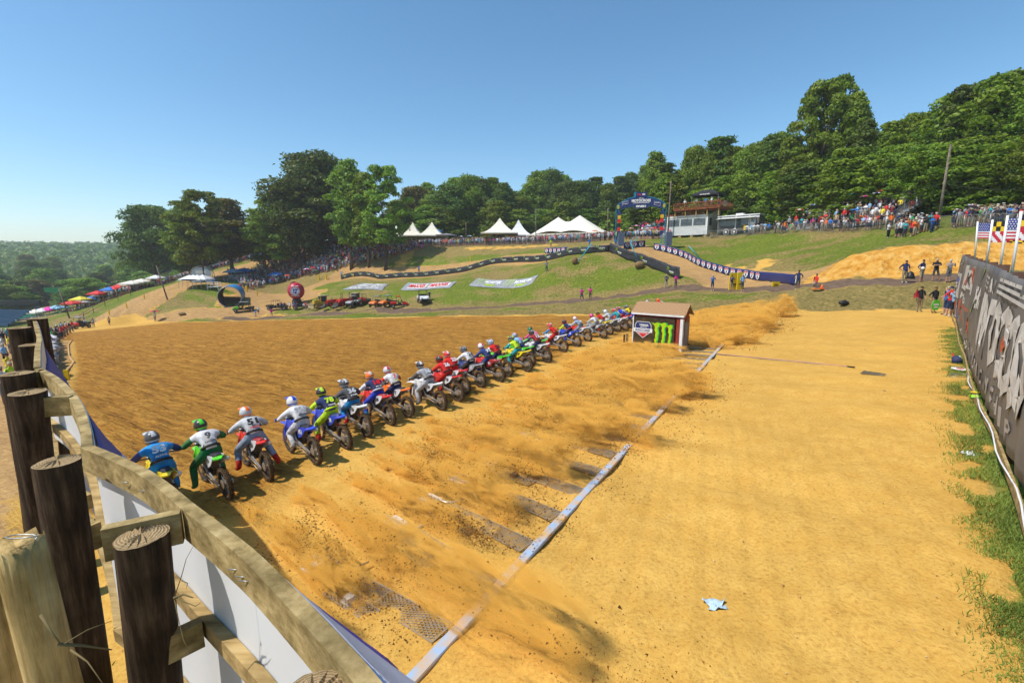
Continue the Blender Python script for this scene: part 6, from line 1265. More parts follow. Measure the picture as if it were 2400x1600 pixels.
# ------------------------------------------------------------------ bleachers
M_alb = mat('bleacher aluminium', (.48, .49, .5), .4, (.36, .36, .36), 5, metal=.5)
def bleacher(pxa, pxb, k, rows, label, group, people=None):
    a, b = away(pxa, k), away(pxb, k); d = (b - a); L_ = math.hypot(d.x, d.y); ang = math.atan2(d.y, d.x); root = empty('bleachers', a, ang, label, 'bleachers'); z0 = .35; out = []
    for r_ in range(rows):
        y = .5 + r_ * .68; z = z0 + r_ * .36
        mb = MB(); mb.box((L_ / 2, y, z + .0), (L_, .28, .04)); mb.build('seat_plank', M_alb, root); mb = MB(); mb.box((L_ / 2, y - .32, z - .30), (L_, .30, .03)); mb.build('foot_plank', M_alb, root); mb = MB(); mb.box((L_ / 2, y - .17, z - .15), (L_, .015, .2)); mb.build('riser', M_alb, root)
        out.append((y, z))
    for x_ in np.arange(0, L_ + .1, L_ / 6):
        mb = MB(); mb.beam((x_, .2, 0), (x_, rows * .68 + .5, rows * .36 - .05), .05, .05); mb.beam((x_, rows * .68 + .3, -1.0), (x_, rows * .68 + .3, rows * .36), .05, .05); mb.beam((x_, .4, 0), (x_, rows * .68 + .3, 0), .05, .05); mb.build('frame', M_steel, root)
    rl = MB(); yb, zb = rows * .68 + .35, rows * .36
    for h in (.2, .55, .9, 1.1): rl.beam((0, yb, zb + h), (L_, yb, zb + h), .03, .03)
    for x_ in np.arange(0, L_ + .1, 1.2): rl.beam((x_, yb, zb - .2), (x_, yb, zb + 1.1), .03, .03)
    rl.build('guard_rail', M_steel, root)
    for x_ in (0, L_):
        rl = MB()
        for h in (.45, .75, 1.05): rl.beam((x_, .3, z0 + h), (x_, yb, zb + h), .03, .03)
        for j in range(rows): rl.beam((x_, .5 + j * .68, z0 + j * .36), (x_, .5 + j * .68, z0 + j * .36 + 1.05), .025, .025)
        rl.build('guard_rail', M_steel, root)
    return root, L_, out
bq = random.Random(9)
def fill(root, L_, rows, where, group, dens, ind=True):
    M_ = Matrix.Translation(root.location) @ Matrix.Rotation(root.rotation_euler[2], 4, 'Z')
    for r_, (y, z) in enumerate(rows):
        x = .4
        while x < L_ - .3:
            if bq.random() < dens:
                up = bq.random() < (.3 + .08 * r_); p = M_ @ Vector((x, y - (.32 if up else -.02), z - (.28 if up else .4))); f = root.rotation_euler[2] - math.pi / 2 + bq.uniform(-.4, .4)
                if ind and NIND < 215: spectator(p, bq.choice(['idle', 'shade', 'phone', 'hat', 'cross']) if up else 'sit', f, where + (' on an upper row' if r_ > 3 else ' on a lower row'), group)
                else: low(p, f, not up)
            x += bq.uniform(.5, .72)
B1 = bleacher(1800, 2032, 2.0, 9, 'long aluminium bleachers full of spectators before the right wood', None); fill(B1[0], B1[1], B1[2], 'of the right bleachers', 'spectators on the right bleachers', .62)
B2 = bleacher(1437, 1532, 5.5, 7, 'aluminium bleachers seen through and beside the finish arch', None); fill(B2[0], B2[1], B2[2], 'of the bleachers behind the arch', 'spectators behind the arch', .6, False)
UM = [(1853, 3.2, 'white', 'red', 'red and white umbrella at the left end of the right bleachers'), (1884, 4, 'blue', 'white', 'blue and white umbrella second along the right bleachers'), (1903, 4.4, 'dark grey', 'black', 'dark umbrella low behind the blue and white one'), (1930, 5.2, 'red', 'white', 'red umbrella above the orange shirted spectators'), (1974, 5.4, 'navy', 'teal', 'dark blue umbrella in the middle of the right bleachers'), (1993, 4.6, 'tan', 'pink', 'pale violet umbrella right of the dark blue one'), (2018, 5, 'navy', 'white', 'navy and white umbrella next to the bright red one'), (2030, 5.4, 'red', 'red', 'bright red umbrella on the right bleachers'), (1975, 1.6, 'blue', 'blue', 'royal blue umbrella low on the right bleachers'), (2097, 7.4, 'grey', 'grey', 'large grey umbrella raised highest at the right end of the bleachers'),
      (1435, 6, 'white', 'red', 'white and red umbrella left of the finish arch'), (1441, 7, 'pink', 'white', 'pink umbrella beside the arch leg'), (1462, 7.5, 'red', 'red', 'red umbrella behind the left arch leg'), (1493, 8.5, 'blue', 'white', 'pale blue umbrella high between the arch legs'), (1472, 6.5, 'blue', 'white', 'blue and white umbrella low between the arch legs'), (1500, 2.5, 'white', 'red', 'white umbrella by the fence inside the arch'), (1506, 3, 'red', 'red', 'red umbrella by the fence inside the arch'), (1429, 3, 'lime', 'lime', 'lime green umbrella left of the arch')]
for px, k, c1, c2, lab in UM:
    if 1795 < px < 2120: kk = k - 2.0; px_ = 1800 + (px - 1815 - kk * 13) * 232 / 238; p = away(max(1805, min(2028, px_)), k)
    else: p = away(px, k)
    zz = max(0, k - 2.4) / .68 * .36 + .5 if 1795 < px < 2120 else (max(0, k - 5.5) / .68 * .36 if px < 1550 else 0); umbrella(p + Vector((0, 0, zz + (1.2 if 'grey umbrella raised' in lab else 0))), c1, c2, lab)
# crowd wire fence along the terrace
def crowd_fence(px0, px1, label, hgt=1.25):
    root = empty('wire_fence', fen(px0), 0, label, 'fence'); RI = root.location; px = px0; prev = None
    top = MB(); wires = MB(); pp = []
    while px <= px1: pp.append(fen(px) - RI); px += 2.6 * 1067 / fen(px).y
    for p in pp: mb = MB(); mb.tube([p + Vector((0, 0, -.1)), p + Vector((0, 0, hgt))], .03, 6); mb.build('fence_post', M_steel, root)
    for a, b in zip(pp[:-1], pp[1:]):
        mb = MB(); mb.beam(a + Vector((0, 0, hgt)), b + Vector((0, 0, hgt)), .035, .035); mb.build('top_rail', M_steel, root); n = 15
        for k in range(n): 
            c = a.lerp(b, k / n); e = a.lerp(b, (k + 1) / n); wires.beam(c + Vector((0, 0, .05)), e + Vector((0, 0, hgt)), .008, .008); wires.beam(e + Vector((0, 0, .05)), c + Vector((0, 0, hgt)), .008, .008)
        for h in (.1, .45, .8): wires.beam(a + Vector((0, 0, h)), b + Vector((0, 0, h)), .01, .01)
    wires.build('wire_mesh', M_steel, root, kind='stuff')
crowd_fence(985, 1436, 'wire crowd fence along the top of the dry slope in the middle'); crowd_fence(1640, 2560, 'wire crowd fence running from the booth to the right edge')
# centre and left crowds (joined beyond the three hundred largest)
for _ in range(620):
    px = cq.uniform(985, 1438); k = abs(cq.gauss(0, 1.6)) + .3; low(away(px, k), D_ + cq.uniform(-.6, .6))
for _ in range(60): px = cq.uniform(1456, 1532); low(away(px, .4 + cq.random() * 2.5), D_)
LB = [(613, 674), (690, 654), (766, 637), (822, 624), (919, 600), (990, 582)]; UB = [(560, 652), (613, 622), (650, 603), (690, 590), (753, 584), (870, 578), (960, 572), (990, 570)]
hillp = 0
while hillp < 1250:
    px = cq.uniform(600, 992); y0 = np.interp(px, [a for a, _ in LB], [b for _, b in LB]); y1 = np.interp(px, [a for a, _ in UB], [b for _, b in UB]); f = cq.random() ** 1.15
    d0 = np.interp(px, [613, 690, 766, 822, 919, 990], [129, 125, 122, 121, 121, 122]); p = G(px, y0 + (y1 - y0) * f, d0 + 20 * f); low(p, D_ + cq.uniform(-.7, .7), cq.random() < .25); hillp += 1
for _ in range(420):
    px = cq.uniform(560, 770); y0 = np.interp(px, [560, 613, 690, 770], [682, 673, 653, 636]); p = G(px, y0 - cq.random() * 26, 128 + cq.uniform(-2, 6)); low(p, D_ + cq.uniform(-.7, .7), cq.random() < .25)
for _ in range(420):      # along the uphill straight
    f = cq.random() ** .9; px = np.interp(f, [0, .5, 1], [290, 465, 640]); d = np.interp(f, [0, .5, 1], [117, 137, 166]); y = np.interp(f, [0, .5, 1], [676, 643, 597]); p = G(px - cq.uniform(2, 14), y - 1, d + cq.uniform(0, 3)); low(p, D_ + .5)
for _ in range(330):      # valley floor row behind the pond
    px = cq.uniform(-40, 300); d = 121 - .02 * px + cq.uniform(0, 6); low(GD(px, d), D_)
for _ in range(90): px = cq.uniform(535, 620); low(G(px, cq.uniform(640, 652), 128), D_, cq.random() < .5)
def crowd():
    q = np.random.RandomState(4); pal = np.array([SH[w] for w in WORDS]); pw = np.array([26, 16, 12, 9, 14, 7, 8, 3, 4, 4, 2, 3, 6, 1, 2, 6], float); pw /= pw.sum(); sk = np.array(SKINS); pn = np.array([(.02, .02, .03), (.05, .05, .07), (.3, .24, .15), (.03, .05, .12), (.2, .2, .2)])
    V, F, Cc = [], [], []
    def ring(z, rx, ry, n=6, ox=0, oy=0): return [(ox + rx * math.cos(2 * math.pi * k / n), oy + ry * math.sin(2 * math.pi * k / n), z) for k in range(n)]
    def tubeset(rings, col):
        i = len(V0); n = len(rings[0])
        for r_ in rings: V0.extend(r_)
        for a in range(len(rings) - 1):
            for k in range(n): F0.append((i + a * n + k, i + a * n + (k + 1) % n, i + (a + 1) * n + (k + 1) % n, i + (a + 1) * n + k))
        F0.append(tuple(i + (len(rings) - 1) * n + k for k in range(n))); C0.extend([col] * (len(rings) * n))
    for sit in (0, 1):
        V0, F0, C0 = [], [], []; h = -.48 if sit else 0
        tubeset([ring(.88 + h, .11, .16), ring(1.15 + h, .12, .16), ring(1.42 + h, .11, .20), ring(1.52 + h, .05, .07)], 0); tubeset([ring(1.50 + h, .05, .05), ring(1.58 + h, .085, .08), ring(1.68 + h, .09, .085)], 1); tubeset([ring(1.67 + h, .098, .092), ring(1.77 + h, .06, .06)], 3)
        for sg in (1, -1):
            if sit: tubeset([ring(.42, .08, .08, 4, .0, .1 * sg), ring(.44, .07, .07, 4, .35, .1 * sg)], 2); tubeset([ring(.0, .05, .05, 4, .38, .1 * sg), ring(.42, .06, .06, 4, .38, .1 * sg)], 1)
            else: tubeset([ring(.48, .06, .06, 4, 0, .1 * sg), ring(.92, .09, .09, 4, 0, .09 * sg)], 2); tubeset([ring(.0, .05, .05, 4, .02, .11 * sg), ring(.48, .05, .05, 4, 0, .1 * sg)], 1)
            tubeset([ring(1.12 + h, .04, .04, 4, .1, .24 * sg), ring(1.47 + h, .05, .05, 4, 0, .2 * sg)], 0); tubeset([ring(1.1 + h, .035, .035, 4, .12, .23 * sg), ring(1.32 + h, .035, .035, 4, .25, .12 * sg)], 1)
        if sit: S1 = (np.array(V0), F0, np.array(C0))
        else: S0 = (np.array(V0), F0, np.array(C0))
    for p, f, sit in LOW:
        v, fc, ci = S1 if sit else S0; s_ = q.uniform(.92, 1.08); c, s = math.cos(f) * s_, math.sin(f) * s_; i = len(V) and sum(len(a) for a in V)
        w = np.stack([v[:, 0] * c - v[:, 1] * s + p.x, v[:, 0] * s + v[:, 1] * c + p.y, v[:, 2] * s_ + p.z], 1); V.append(w)
        col = np.stack([pal[q.choice(len(pal), p=pw)], sk[q.randint(5)], pn[q.randint(5)], np.array([(.05, .03, .02), (.5, .5, .48), (.02, .02, .03), (.3, .2, .1), (.4, .03, .03)][q.randint(5)])]); Cc.append(col[ci]); F.append((i, fc))
    VV = np.concatenate(V); FF = [tuple(i + k for k in f) for i, fc in F for f in fc]; me = bpy.data.meshes.new('spectator_crowd'); me.from_pydata(VV.tolist(), [], FF); ca = me.color_attributes.new('cloth', 'FLOAT_COLOR', 'POINT'); CC = np.concatenate(Cc); ca.data.foreach_set('color', np.concatenate([CC, np.ones((len(CC), 1))], 1).astype(np.float32).ravel())
    m = bpy.data.materials.new('crowd clothing'); m.use_nodes = True; a = m.node_tree.nodes.new('ShaderNodeAttribute'); a.attribute_name = 'cloth'; m.node_tree.links.new(a.outputs['Color'], m.node_tree.nodes['Principled BSDF'].inputs['Base Color']); m.node_tree.nodes['Principled BSDF'].inputs['Roughness'].default_value = .8; me.materials.append(m)
    o = bpy.data.objects.new('spectator_crowd', me); COL.objects.link(o); tag(o, 'dense crowd of far spectators on the hill, behind the middle fence and along the track', 'crowd', kind='stuff')
crowd()
# umbrellas and canopies in the hill crowd
hq = random.Random(6)
for i, (px, py, d, c1, c2, what) in enumerate(((655,601,138,'blue','white','blue and white'),(668,610,136,'pink','white','pink and white'),(640,622,133,'white','red','white and red'),(628,640,128,'light blue','blue','pale blue'),(645,655,122,'white','white','white'),(705,588,142,'red','blue','red and blue'),(720,640,122,'white','pink','white and pink'),(660,632,130,'red','white','red'),(735,636,120,'red','red','bright red'),(648,640,127,'red','pink','pink and red'),(636,612,136,'white','tan','cream'),(662,592,141,'blue','red','red and blue spotted'),(675,655,121,'orange','red','orange'))):
    umbrella(G(px, py + 9, d), c1, c2, f'{what} umbrella on the crowded hillside, {("upper", "middle", "lower")[0 if py < 612 else (1 if py < 638 else 2)]} part', .8, 2.3)
for i, (px, py, d) in enumerate(((1145,545,100),(1128,549,100),(1090,548,103),(1070,549,104),(1375,553,92))): umbrella(away(px, 2.5), *(('red', 'white'), ('tan', 'pink'), ('blue', 'white'), ('navy', 'white'), ('orange', 'orange'))[i], ('red and white', 'pale violet', 'blue and white', 'navy', 'orange')[i] + ' umbrella in the crowd behind the middle fence', .7, 2.3)
def canopy(p, w, col, label, group=None, h=2.2, l=None, rz=0.0, peak=.8, cols=None, steep=False, name='canopy_tent', wall=None):
    """pop-up tent: legs, valance, four sloping roof faces"""
    l = l or w; r = empty(name, p, rz, label, 'tent', group); m = mat('tent ' + col, SH[col] if col != 'cream' else (.72, .68, .58), .7); a, b = w / 2, l / 2
    mb = MB(); n = 6 if steep else 2; rings = []
    for j in range(n + 1):
        f = j / n; k = (1 - f); z = h + peak * ((1 - k) ** (1.7 if steep else 1)); ek = k if not steep else max(k, .02); rings.append([(-a * ek, -b * ek, z), (a * ek, -b * ek, z), (a * ek, b * ek, z), (-a * ek, b * ek, z)])
    vs = [q for rr in rings for q in rr]; mb.add(vs, [(j * 4 + k, j * 4 + (k + 1) % 4, (j + 1) * 4 + (k + 1) % 4, (j + 1) * 4 + k) for j in range(n) for k in range(4)], 0); mb.build('roof', m, r)
    mb = MB(); [mb.beam(u, v, .02, .28) for u, v in (((-a, -b, h - .1), (a, -b, h - .1)), ((a, -b, h - .1), (a, b, h - .1)), ((a, b, h - .1), (-a, b, h - .1)), ((-a, b, h - .1), (-a, -b, h - .1)))]; mb.build('valance', m, r)
    for sx_ in (-1, 1):
        for sy in (-1, 1): mb = MB(); mb.box((sx_ * (a - .05), sy * (b - .05), h / 2 - .1), (.05, .05, h + .2)); mb.build('leg', M_steel, r)
    return r
canopy(G(604, 612, 140), 3.2, 'light blue', 'pale blue canopy by itself at the upper left of the hill crowd'); canopy(G(547, 655, 127), 3.4, 'light blue', 'pale blue canopy left end behind the banner wall'); canopy(G(575, 652, 127), 5, 'blue', 'wider blue canopy right of the pale blue one behind the banner wall', l=3.2); canopy(G(648, 662, 121), 2.8, 'blue', 'blue canopy at the lower edge of the hill crowd')
CAN = [(176,703,117,'white'),(196,702,116,'white'),(179,713,112,'yellow'),(157,714,113,'red'),(215,703,116,'blue'),(232,700,116,'grey'),(222,706,113,'red'),(240,699,116,'tan'),(252,698,115,'blue'),(262,695,116,'red'),(275,692,117,'red'),(290,690,118,'tan'),(306,687,119,'cream'),(330,683,121,'cream'),(365,676,123,'white'),(120,713,115,'light blue'),(84,726,113,'white'),(100,723,114,'pink'),(66,729,112,'cream'),(352,679,124,'tan')]
for i, (px, py, d, c) in enumerate(CAN): canopy(GD(px, d + 3), 3.3 if i not in (12, 13) else 4.4, c, f'{c} canopy in the row behind the valley crowd, {("first", "second", "third", "fourth", "fifth", "sixth", "seventh", "eighth", "ninth", "tenth", "eleventh", "twelfth", "thirteenth", "fourteenth", "fifteenth", "sixteenth", "seventeenth", "eighteenth", "nineteenth", "twentieth")[sorted(q_[0] for q_ in CAN).index(px)]} from the left', 'canopies behind the valley crowd', h=2.6)
# marquees on the terrace
p = away(858, 0); canopy(GD(858, 138), 12, 'blue', 'large blue tent with hipped roof beside the open crowned tree', h=2.6, l=7, peak=2.4)
for px, w, d, pk, c, lab in ((934,6.4,134,2.9,'cream','leftmost cream peaked tent next to the blue tent'),(972,6.4,131,3.6,'cream','middle cream peaked tent of three at the left of the terrace'),(1016,7.5,128,3.6,'cream','right cream peaked tent with the widest skirt of the left three'),(1172,9.0,117,3.7,'cream','cream peaked tent just left of the great marquee'),(1215,7.2,124,4.0,'white','small white peaked tent tucked against the great marquee')): canopy(GD(px, d), w, c, lab, h=2.5, peak=pk, steep=True)
canopy(GD(1022, 138), 5, 'blue', 'small blue canopy raised behind the cream peaked tents', h=4.2); canopy(GD(1049, 126), 5, 'grey', 'grey flat canopy right of the cream peaked tents', h=2.6, peak=.4)
def marquee():
    p0, p1 = GD(1234, 118), GD(1402, 108); d = p1 - p0; L_ = math.hypot(d.x, d.y); r = empty('marquee', p0, math.atan2(d.y, d.x), 'great cream marquee with two masts, its roof swept up to twin peaks', 'tent'); W_ = 9.0; nx, ny = 40, 16; vs = []
    for i in range(nx + 1):
        for j in range(ny + 1):
            x, y = L_ * i / nx, W_ * j / ny; z = 2.2
            for cx, hh in ((L_ * .34, 4.3), (L_ * .64, 4.5)):
                dd = math.hypot((x - cx) / (L_ * .40), (y - W_ / 2) / (W_ * .60)); z = max(z, 2.25 + hh * max(0, 1 - dd) ** 1.12)
            mid = 2.25 + 3.1 * max(0, 1 - abs(y - W_ / 2) / (W_ * .55)) ** 1.1 * (1 if L_ * .34 < x < L_ * .64 else 0); z = max(z, mid); e = min(x, L_ - x); 
            vs.append((x, y, z))
    mb = MB(); mb.add(vs, [(i * (ny + 1) + j, (i + 1) * (ny + 1) + j, (i + 1) * (ny + 1) + j + 1, i * (ny + 1) + j + 1) for i in range(nx) for j in range(ny)], 0, True); mb.build('roof', mat('cream marquee cloth', (.74, .70, .60), .7), r)
    mb = MB(); [mb.beam(a, b, .02, .35) for a, b in (((0, 0, 2.1), (L_, 0, 2.1)), ((0, 0, 2.1), (0, W_, 2.1)), ((L_, 0, 2.1), (L_, W_, 2.1)))]; mb.build('valance', mat('cream marquee cloth', (.74, .70, .60)), r)
    mb = MB(); 
    for cx in (L_ * .5,): mb.tube([(cx - .3, 1.0, 2.8), (cx - .1, W_ * .3, 4.4), (cx + .2, W_ * .5, 5.6)], .03, 4)
    mb.build('seam_rope', M_black, r)
    for i in range(9): mb = MB(); mb.tube([(L_ * i / 8, 0, 0), (L_ * i / 8, 0, 2.2)], .05, 6); mb.build('pole', M_white, r)
    for cx in (L_ * .34, L_ * .64): mb = MB(); mb.tube([(cx, W_ / 2, 0), (cx, W_ / 2, 6.6)], .07, 6); mb.build('mast', M_white, r)
marquee()
# ------------------------------------------------------------------ banner strips
def drape(name, line, hgt, m, label, cat='banner', out=.0, wavy=.06, seed=1, post=True):
    pts = [G(*q) for q in line]; P = [pts[0]]
    for a, b in zip(pts[:-1], pts[1:]):
        n = max(2, int((b - a).length / .8)); P += [a.lerp(b, (k + 1) / n) for k in range(n)]
    for _ in range(3): P = [P[0]] + [(P[i - 1] + P[i] * 2 + P[i + 1]) / 4 for i in range(1, len(P) - 1)] + [P[-1]]
    for p in P: p.z = max(zt(p.x, p.y), p.z - .2)
    r = empty(name, P[0], 0, label, cat); o = P[0]; mb = MB(); vs = []; q = random.Random(seed)
    for i, p in enumerate(P):
        d = (P[min(i + 1, len(P) - 1)] - P[max(i - 1, 0)]); d.z = 0; d.normalize(); n = Vector((d.y, -d.x, 0)); n = n if n.y < 0 else -n
        for j in range(5): w = wavy * (mnoise.noise(Vector((i * .7, j * .8, seed)))); c = p - o + n * w; vs.append((c.x, c.y, c.z + hgt * j / 4 + (.04 * mnoise.noise(Vector((i * .5, seed, 0))) if j == 4 else 0)))
    mb.add(vs, [(i * 5 + j, (i + 1) * 5 + j, (i + 1) * 5 + j + 1, i * 5 + j + 1) for i in range(len(P) - 1) for j in range(4)], 0, True); b = mb.build('banner_cloth', m, r); b.modifiers.new('t', 'SOLIDIFY').thickness = .02
    return r, P, o
M_blkb = mat('black vinyl', (.022, .022, .024), .4, (.05, .05, .055), 4, bump=.3); M_navb = mat('navy vinyl', (.02, .03, .13), .45)
BL1 = [(799,655,118),(890,653.5,110),(1001,647.5,103),(1090,636,98),(1156,618,94),(1222,613,89),(1300,607,82),(1365,596,77.5),(1428,590,74)]; BL2 = [(1428,590,74),(1502,618,67),(1547,636,63),(1594,653,58.3)]
def along(P, s):
    acc = 0
    for a, b in zip(P[:-1], P[1:]):
        l = (b - a).length
        if acc + l >= s: d = (b - a).normalized(); n = Vector((d.y, -d.x, 0)).normalized(); n = n if n.y < 0 else -n; return a.lerp(b, (s - acc) / l), d, n
        acc += l
    return None
def logos(r, P, o, first, step, fn, name, mats):
    s = first
    while True:
        q = along(P, s)
        if not q: break
        mb = MB(); fn(mb, q[0] - o + q[2] * .09, q[1]); mb.build(name, mats, r); s += step
def claw_logo(mb, c, d):
    for k in range(3): put_poly(mb, CLAW, c - d * (.72 - .17 * k) + Vector((0, 0, .62)), .2, .55, d, (0, 0, 1), 0)
    put_text(mb, 'MONSTER', c + d * .28 + Vector((0, 0, .66)), .95, .2, d, (0, 0, 1), 1, .03); put_text(mb, 'ENERGY', c + d * .28 + Vector((0, 0, .46)), .6, .09, d, (0, 0, 1), 0, .03)
r_, P_, o_ = drape('banner_fence', BL1, 1.15, M_blkb, 'long black banner fence with green claw logos curving across the grass hill', wavy=.25); logos(r_, P_, o_, 1.5, 3.0, claw_logo, 'claw_print', [M_lk, M_white])
r_, P_, o_ = drape('banner_fence', BL2, 1.45, M_blkb, 'black banner fence descending along the left side of the landing ramp', wavy=.35, seed=3); logos(r_, P_, o_, 2.5, 6.0, claw_logo, 'claw_print', [M_lk, M_white])
SHD = [(-.5, .36), (-.28, .5), (0, .42), (.28, .5), (.5, .36), (.5, 0), (.36, -.28), (0, -.5), (-.36, -.28), (-.5, 0)]
def shield_logo(mb, c, d):
    Z = (0, 0, 1); c = c + Vector((0, 0, .52)); put_poly(mb, SHD, c, .74, .82, d, Z, 0); n = d.cross(Vector(Z)).normalized(); s = -1 if n.y > 0 else 1
    put_poly(mb, [(-.42, .22), (.42, .22), (.42, .36), (.25, .43), (0, .35), (-.25, .43), (-.42, .36)], c + n * .012 * s, .74, .82, d, Z, 1)
    put_poly(mb, [(-.26, .12), (-.1, .12), (0, -.02), (.1, .12), (.26, .12), (.09, -.1), (.24, -.32), (.08, -.32), (0, -.18), (-.08, -.32), (-.24, -.32), (-.09, -.1)], c + n * .012 * s, .8, .82, d, Z, 2)
for line, lab, sd_ in (([(1532,585,78),(1556,589,74),(1606,604,70),(1636,622,66),(1681,637,62),(1755,652,56),(1800,659,52),(1861,669,45.3)], 'navy banner strip with a row of white shields along the right side of the ramp', 5), ([(1462,582,77.5),(1512,578,78.5)], 'short navy shield banner between the feet of the finish arch', 6), ([(1277,594,91),(1330,591,88)], 'short navy shield banner behind the long black one', 7)):
    r_, P_, o_ = drape('shield_banner', line, 1.05, M_navb, lab, wavy=.12, seed=sd_); logos(r_, P_, o_, .6, 1.22, shield_logo, 'shield_print', [M_white, M_redp, M_navyp])
M_sil = mat('silver grey tarp', (.30, .31, .33), .6, (.2, .2, .21), 2, bump=.2)
def hill_banner(px4, d4, label, words, cols):
    """sheet pegged to the grass: corners bottom left, bottom right, top right, top left"""
    C_ = [G(px, py, d) for (px, py), d in zip(px4, d4)]; o = C_[0]; r = empty('ground_banner', o, 0, label, 'banner'); nx, ny = 16, 6
    def S(a, b, h=.09):
        p = C_[0].lerp(C_[1], a).lerp(C_[3].lerp(C_[2], a), b); return Vector((p.x, p.y, zt(p.x, p.y) + h + .04 * math.sin(a * 9) * math.sin(b * 5))) - o
    mb = MB(); mb.add([S(i / nx, j / ny) for i in range(nx + 1) for j in range(ny + 1)], [(i * (ny + 1) + j, (i + 1) * (ny + 1) + j, (i + 1) * (ny + 1) + j + 1, i * (ny + 1) + j + 1) for i in range(nx) for j in range(ny)], 0, True); mb.build('tarp', M_sil, r)
    for w, a0, a1, b0, b1, mi in words:
        mb = MB()
        if w == '#claw':
            for k in range(3): mb.add([S(a0 + (a1 - a0) * (k * .33 + x * .33), b0 + (b1 - b0) * y, .16) for x, y in CLAW], [tuple(range(len(CLAW)))], 0)
        elif w == '#box': mb.add([S(a0 + (a1 - a0) * i / 8, b0 + (b1 - b0) * j, .13) for i in range(9) for j in (0, 1)], [(i * 2, i * 2 + 2, i * 2 + 3, i * 2 + 1) for i in range(8)], 0)
        else:
            v, f, _ = text_faces(w, 1, .04); mb.add([S(a0 + (a1 - a0) * (x + .5), b0 + (b1 - b0) * (y + .5), .17) for x, y in v], f, 0)
        mb.build('print', cols[mi], r)
LC = [M_white, M_redp, M_lk]
hill_banner(((801,679),(895,681),(912,666),(853,663.5)), (97, 95, 100, 103), 'grey ground banner with large white insurance lettering, leftmost of three', [('GEICO', .14, .48, .42, .92, 0), ('GEICO', .56, .93, .42, .92, 0), ('MOTORCYCLE', .1, .44, .1, .3, 0), ('MOTORCYCLE', .55, .88, .1, .3, 0)], LC)
hill_banner(((939,680),(1054,675.5),(1071,659),(957,662.5)), (90, 89, 95, 96), 'grey ground banner with red lettering, middle of three', [('#box', .1, .48, .2, .8, 0), ('#box', .54, .93, .2, .8, 0), ('MAXXIS', .12, .46, .26, .74, 1), ('MAXXIS', .56, .91, .26, .74, 1)], LC)
hill_banner(((1098,670),(1246,664.5),(1263,644),(1121,652)), (83, 80, 85, 90), 'grey ground banner with lime claws and white lettering, rightmost of three', [('#claw', .04, .2, .1, .9, 2), ('MONSTER', .2, .47, .4, .75, 0), ('ENERGY', .24, .42, .12, .32, 2), ('#claw', .52, .68, .1, .9, 2), ('MONSTER', .69, .95, .4, .75, 0), ('ENERGY', .73, .9, .12, .32, 2)], LC)
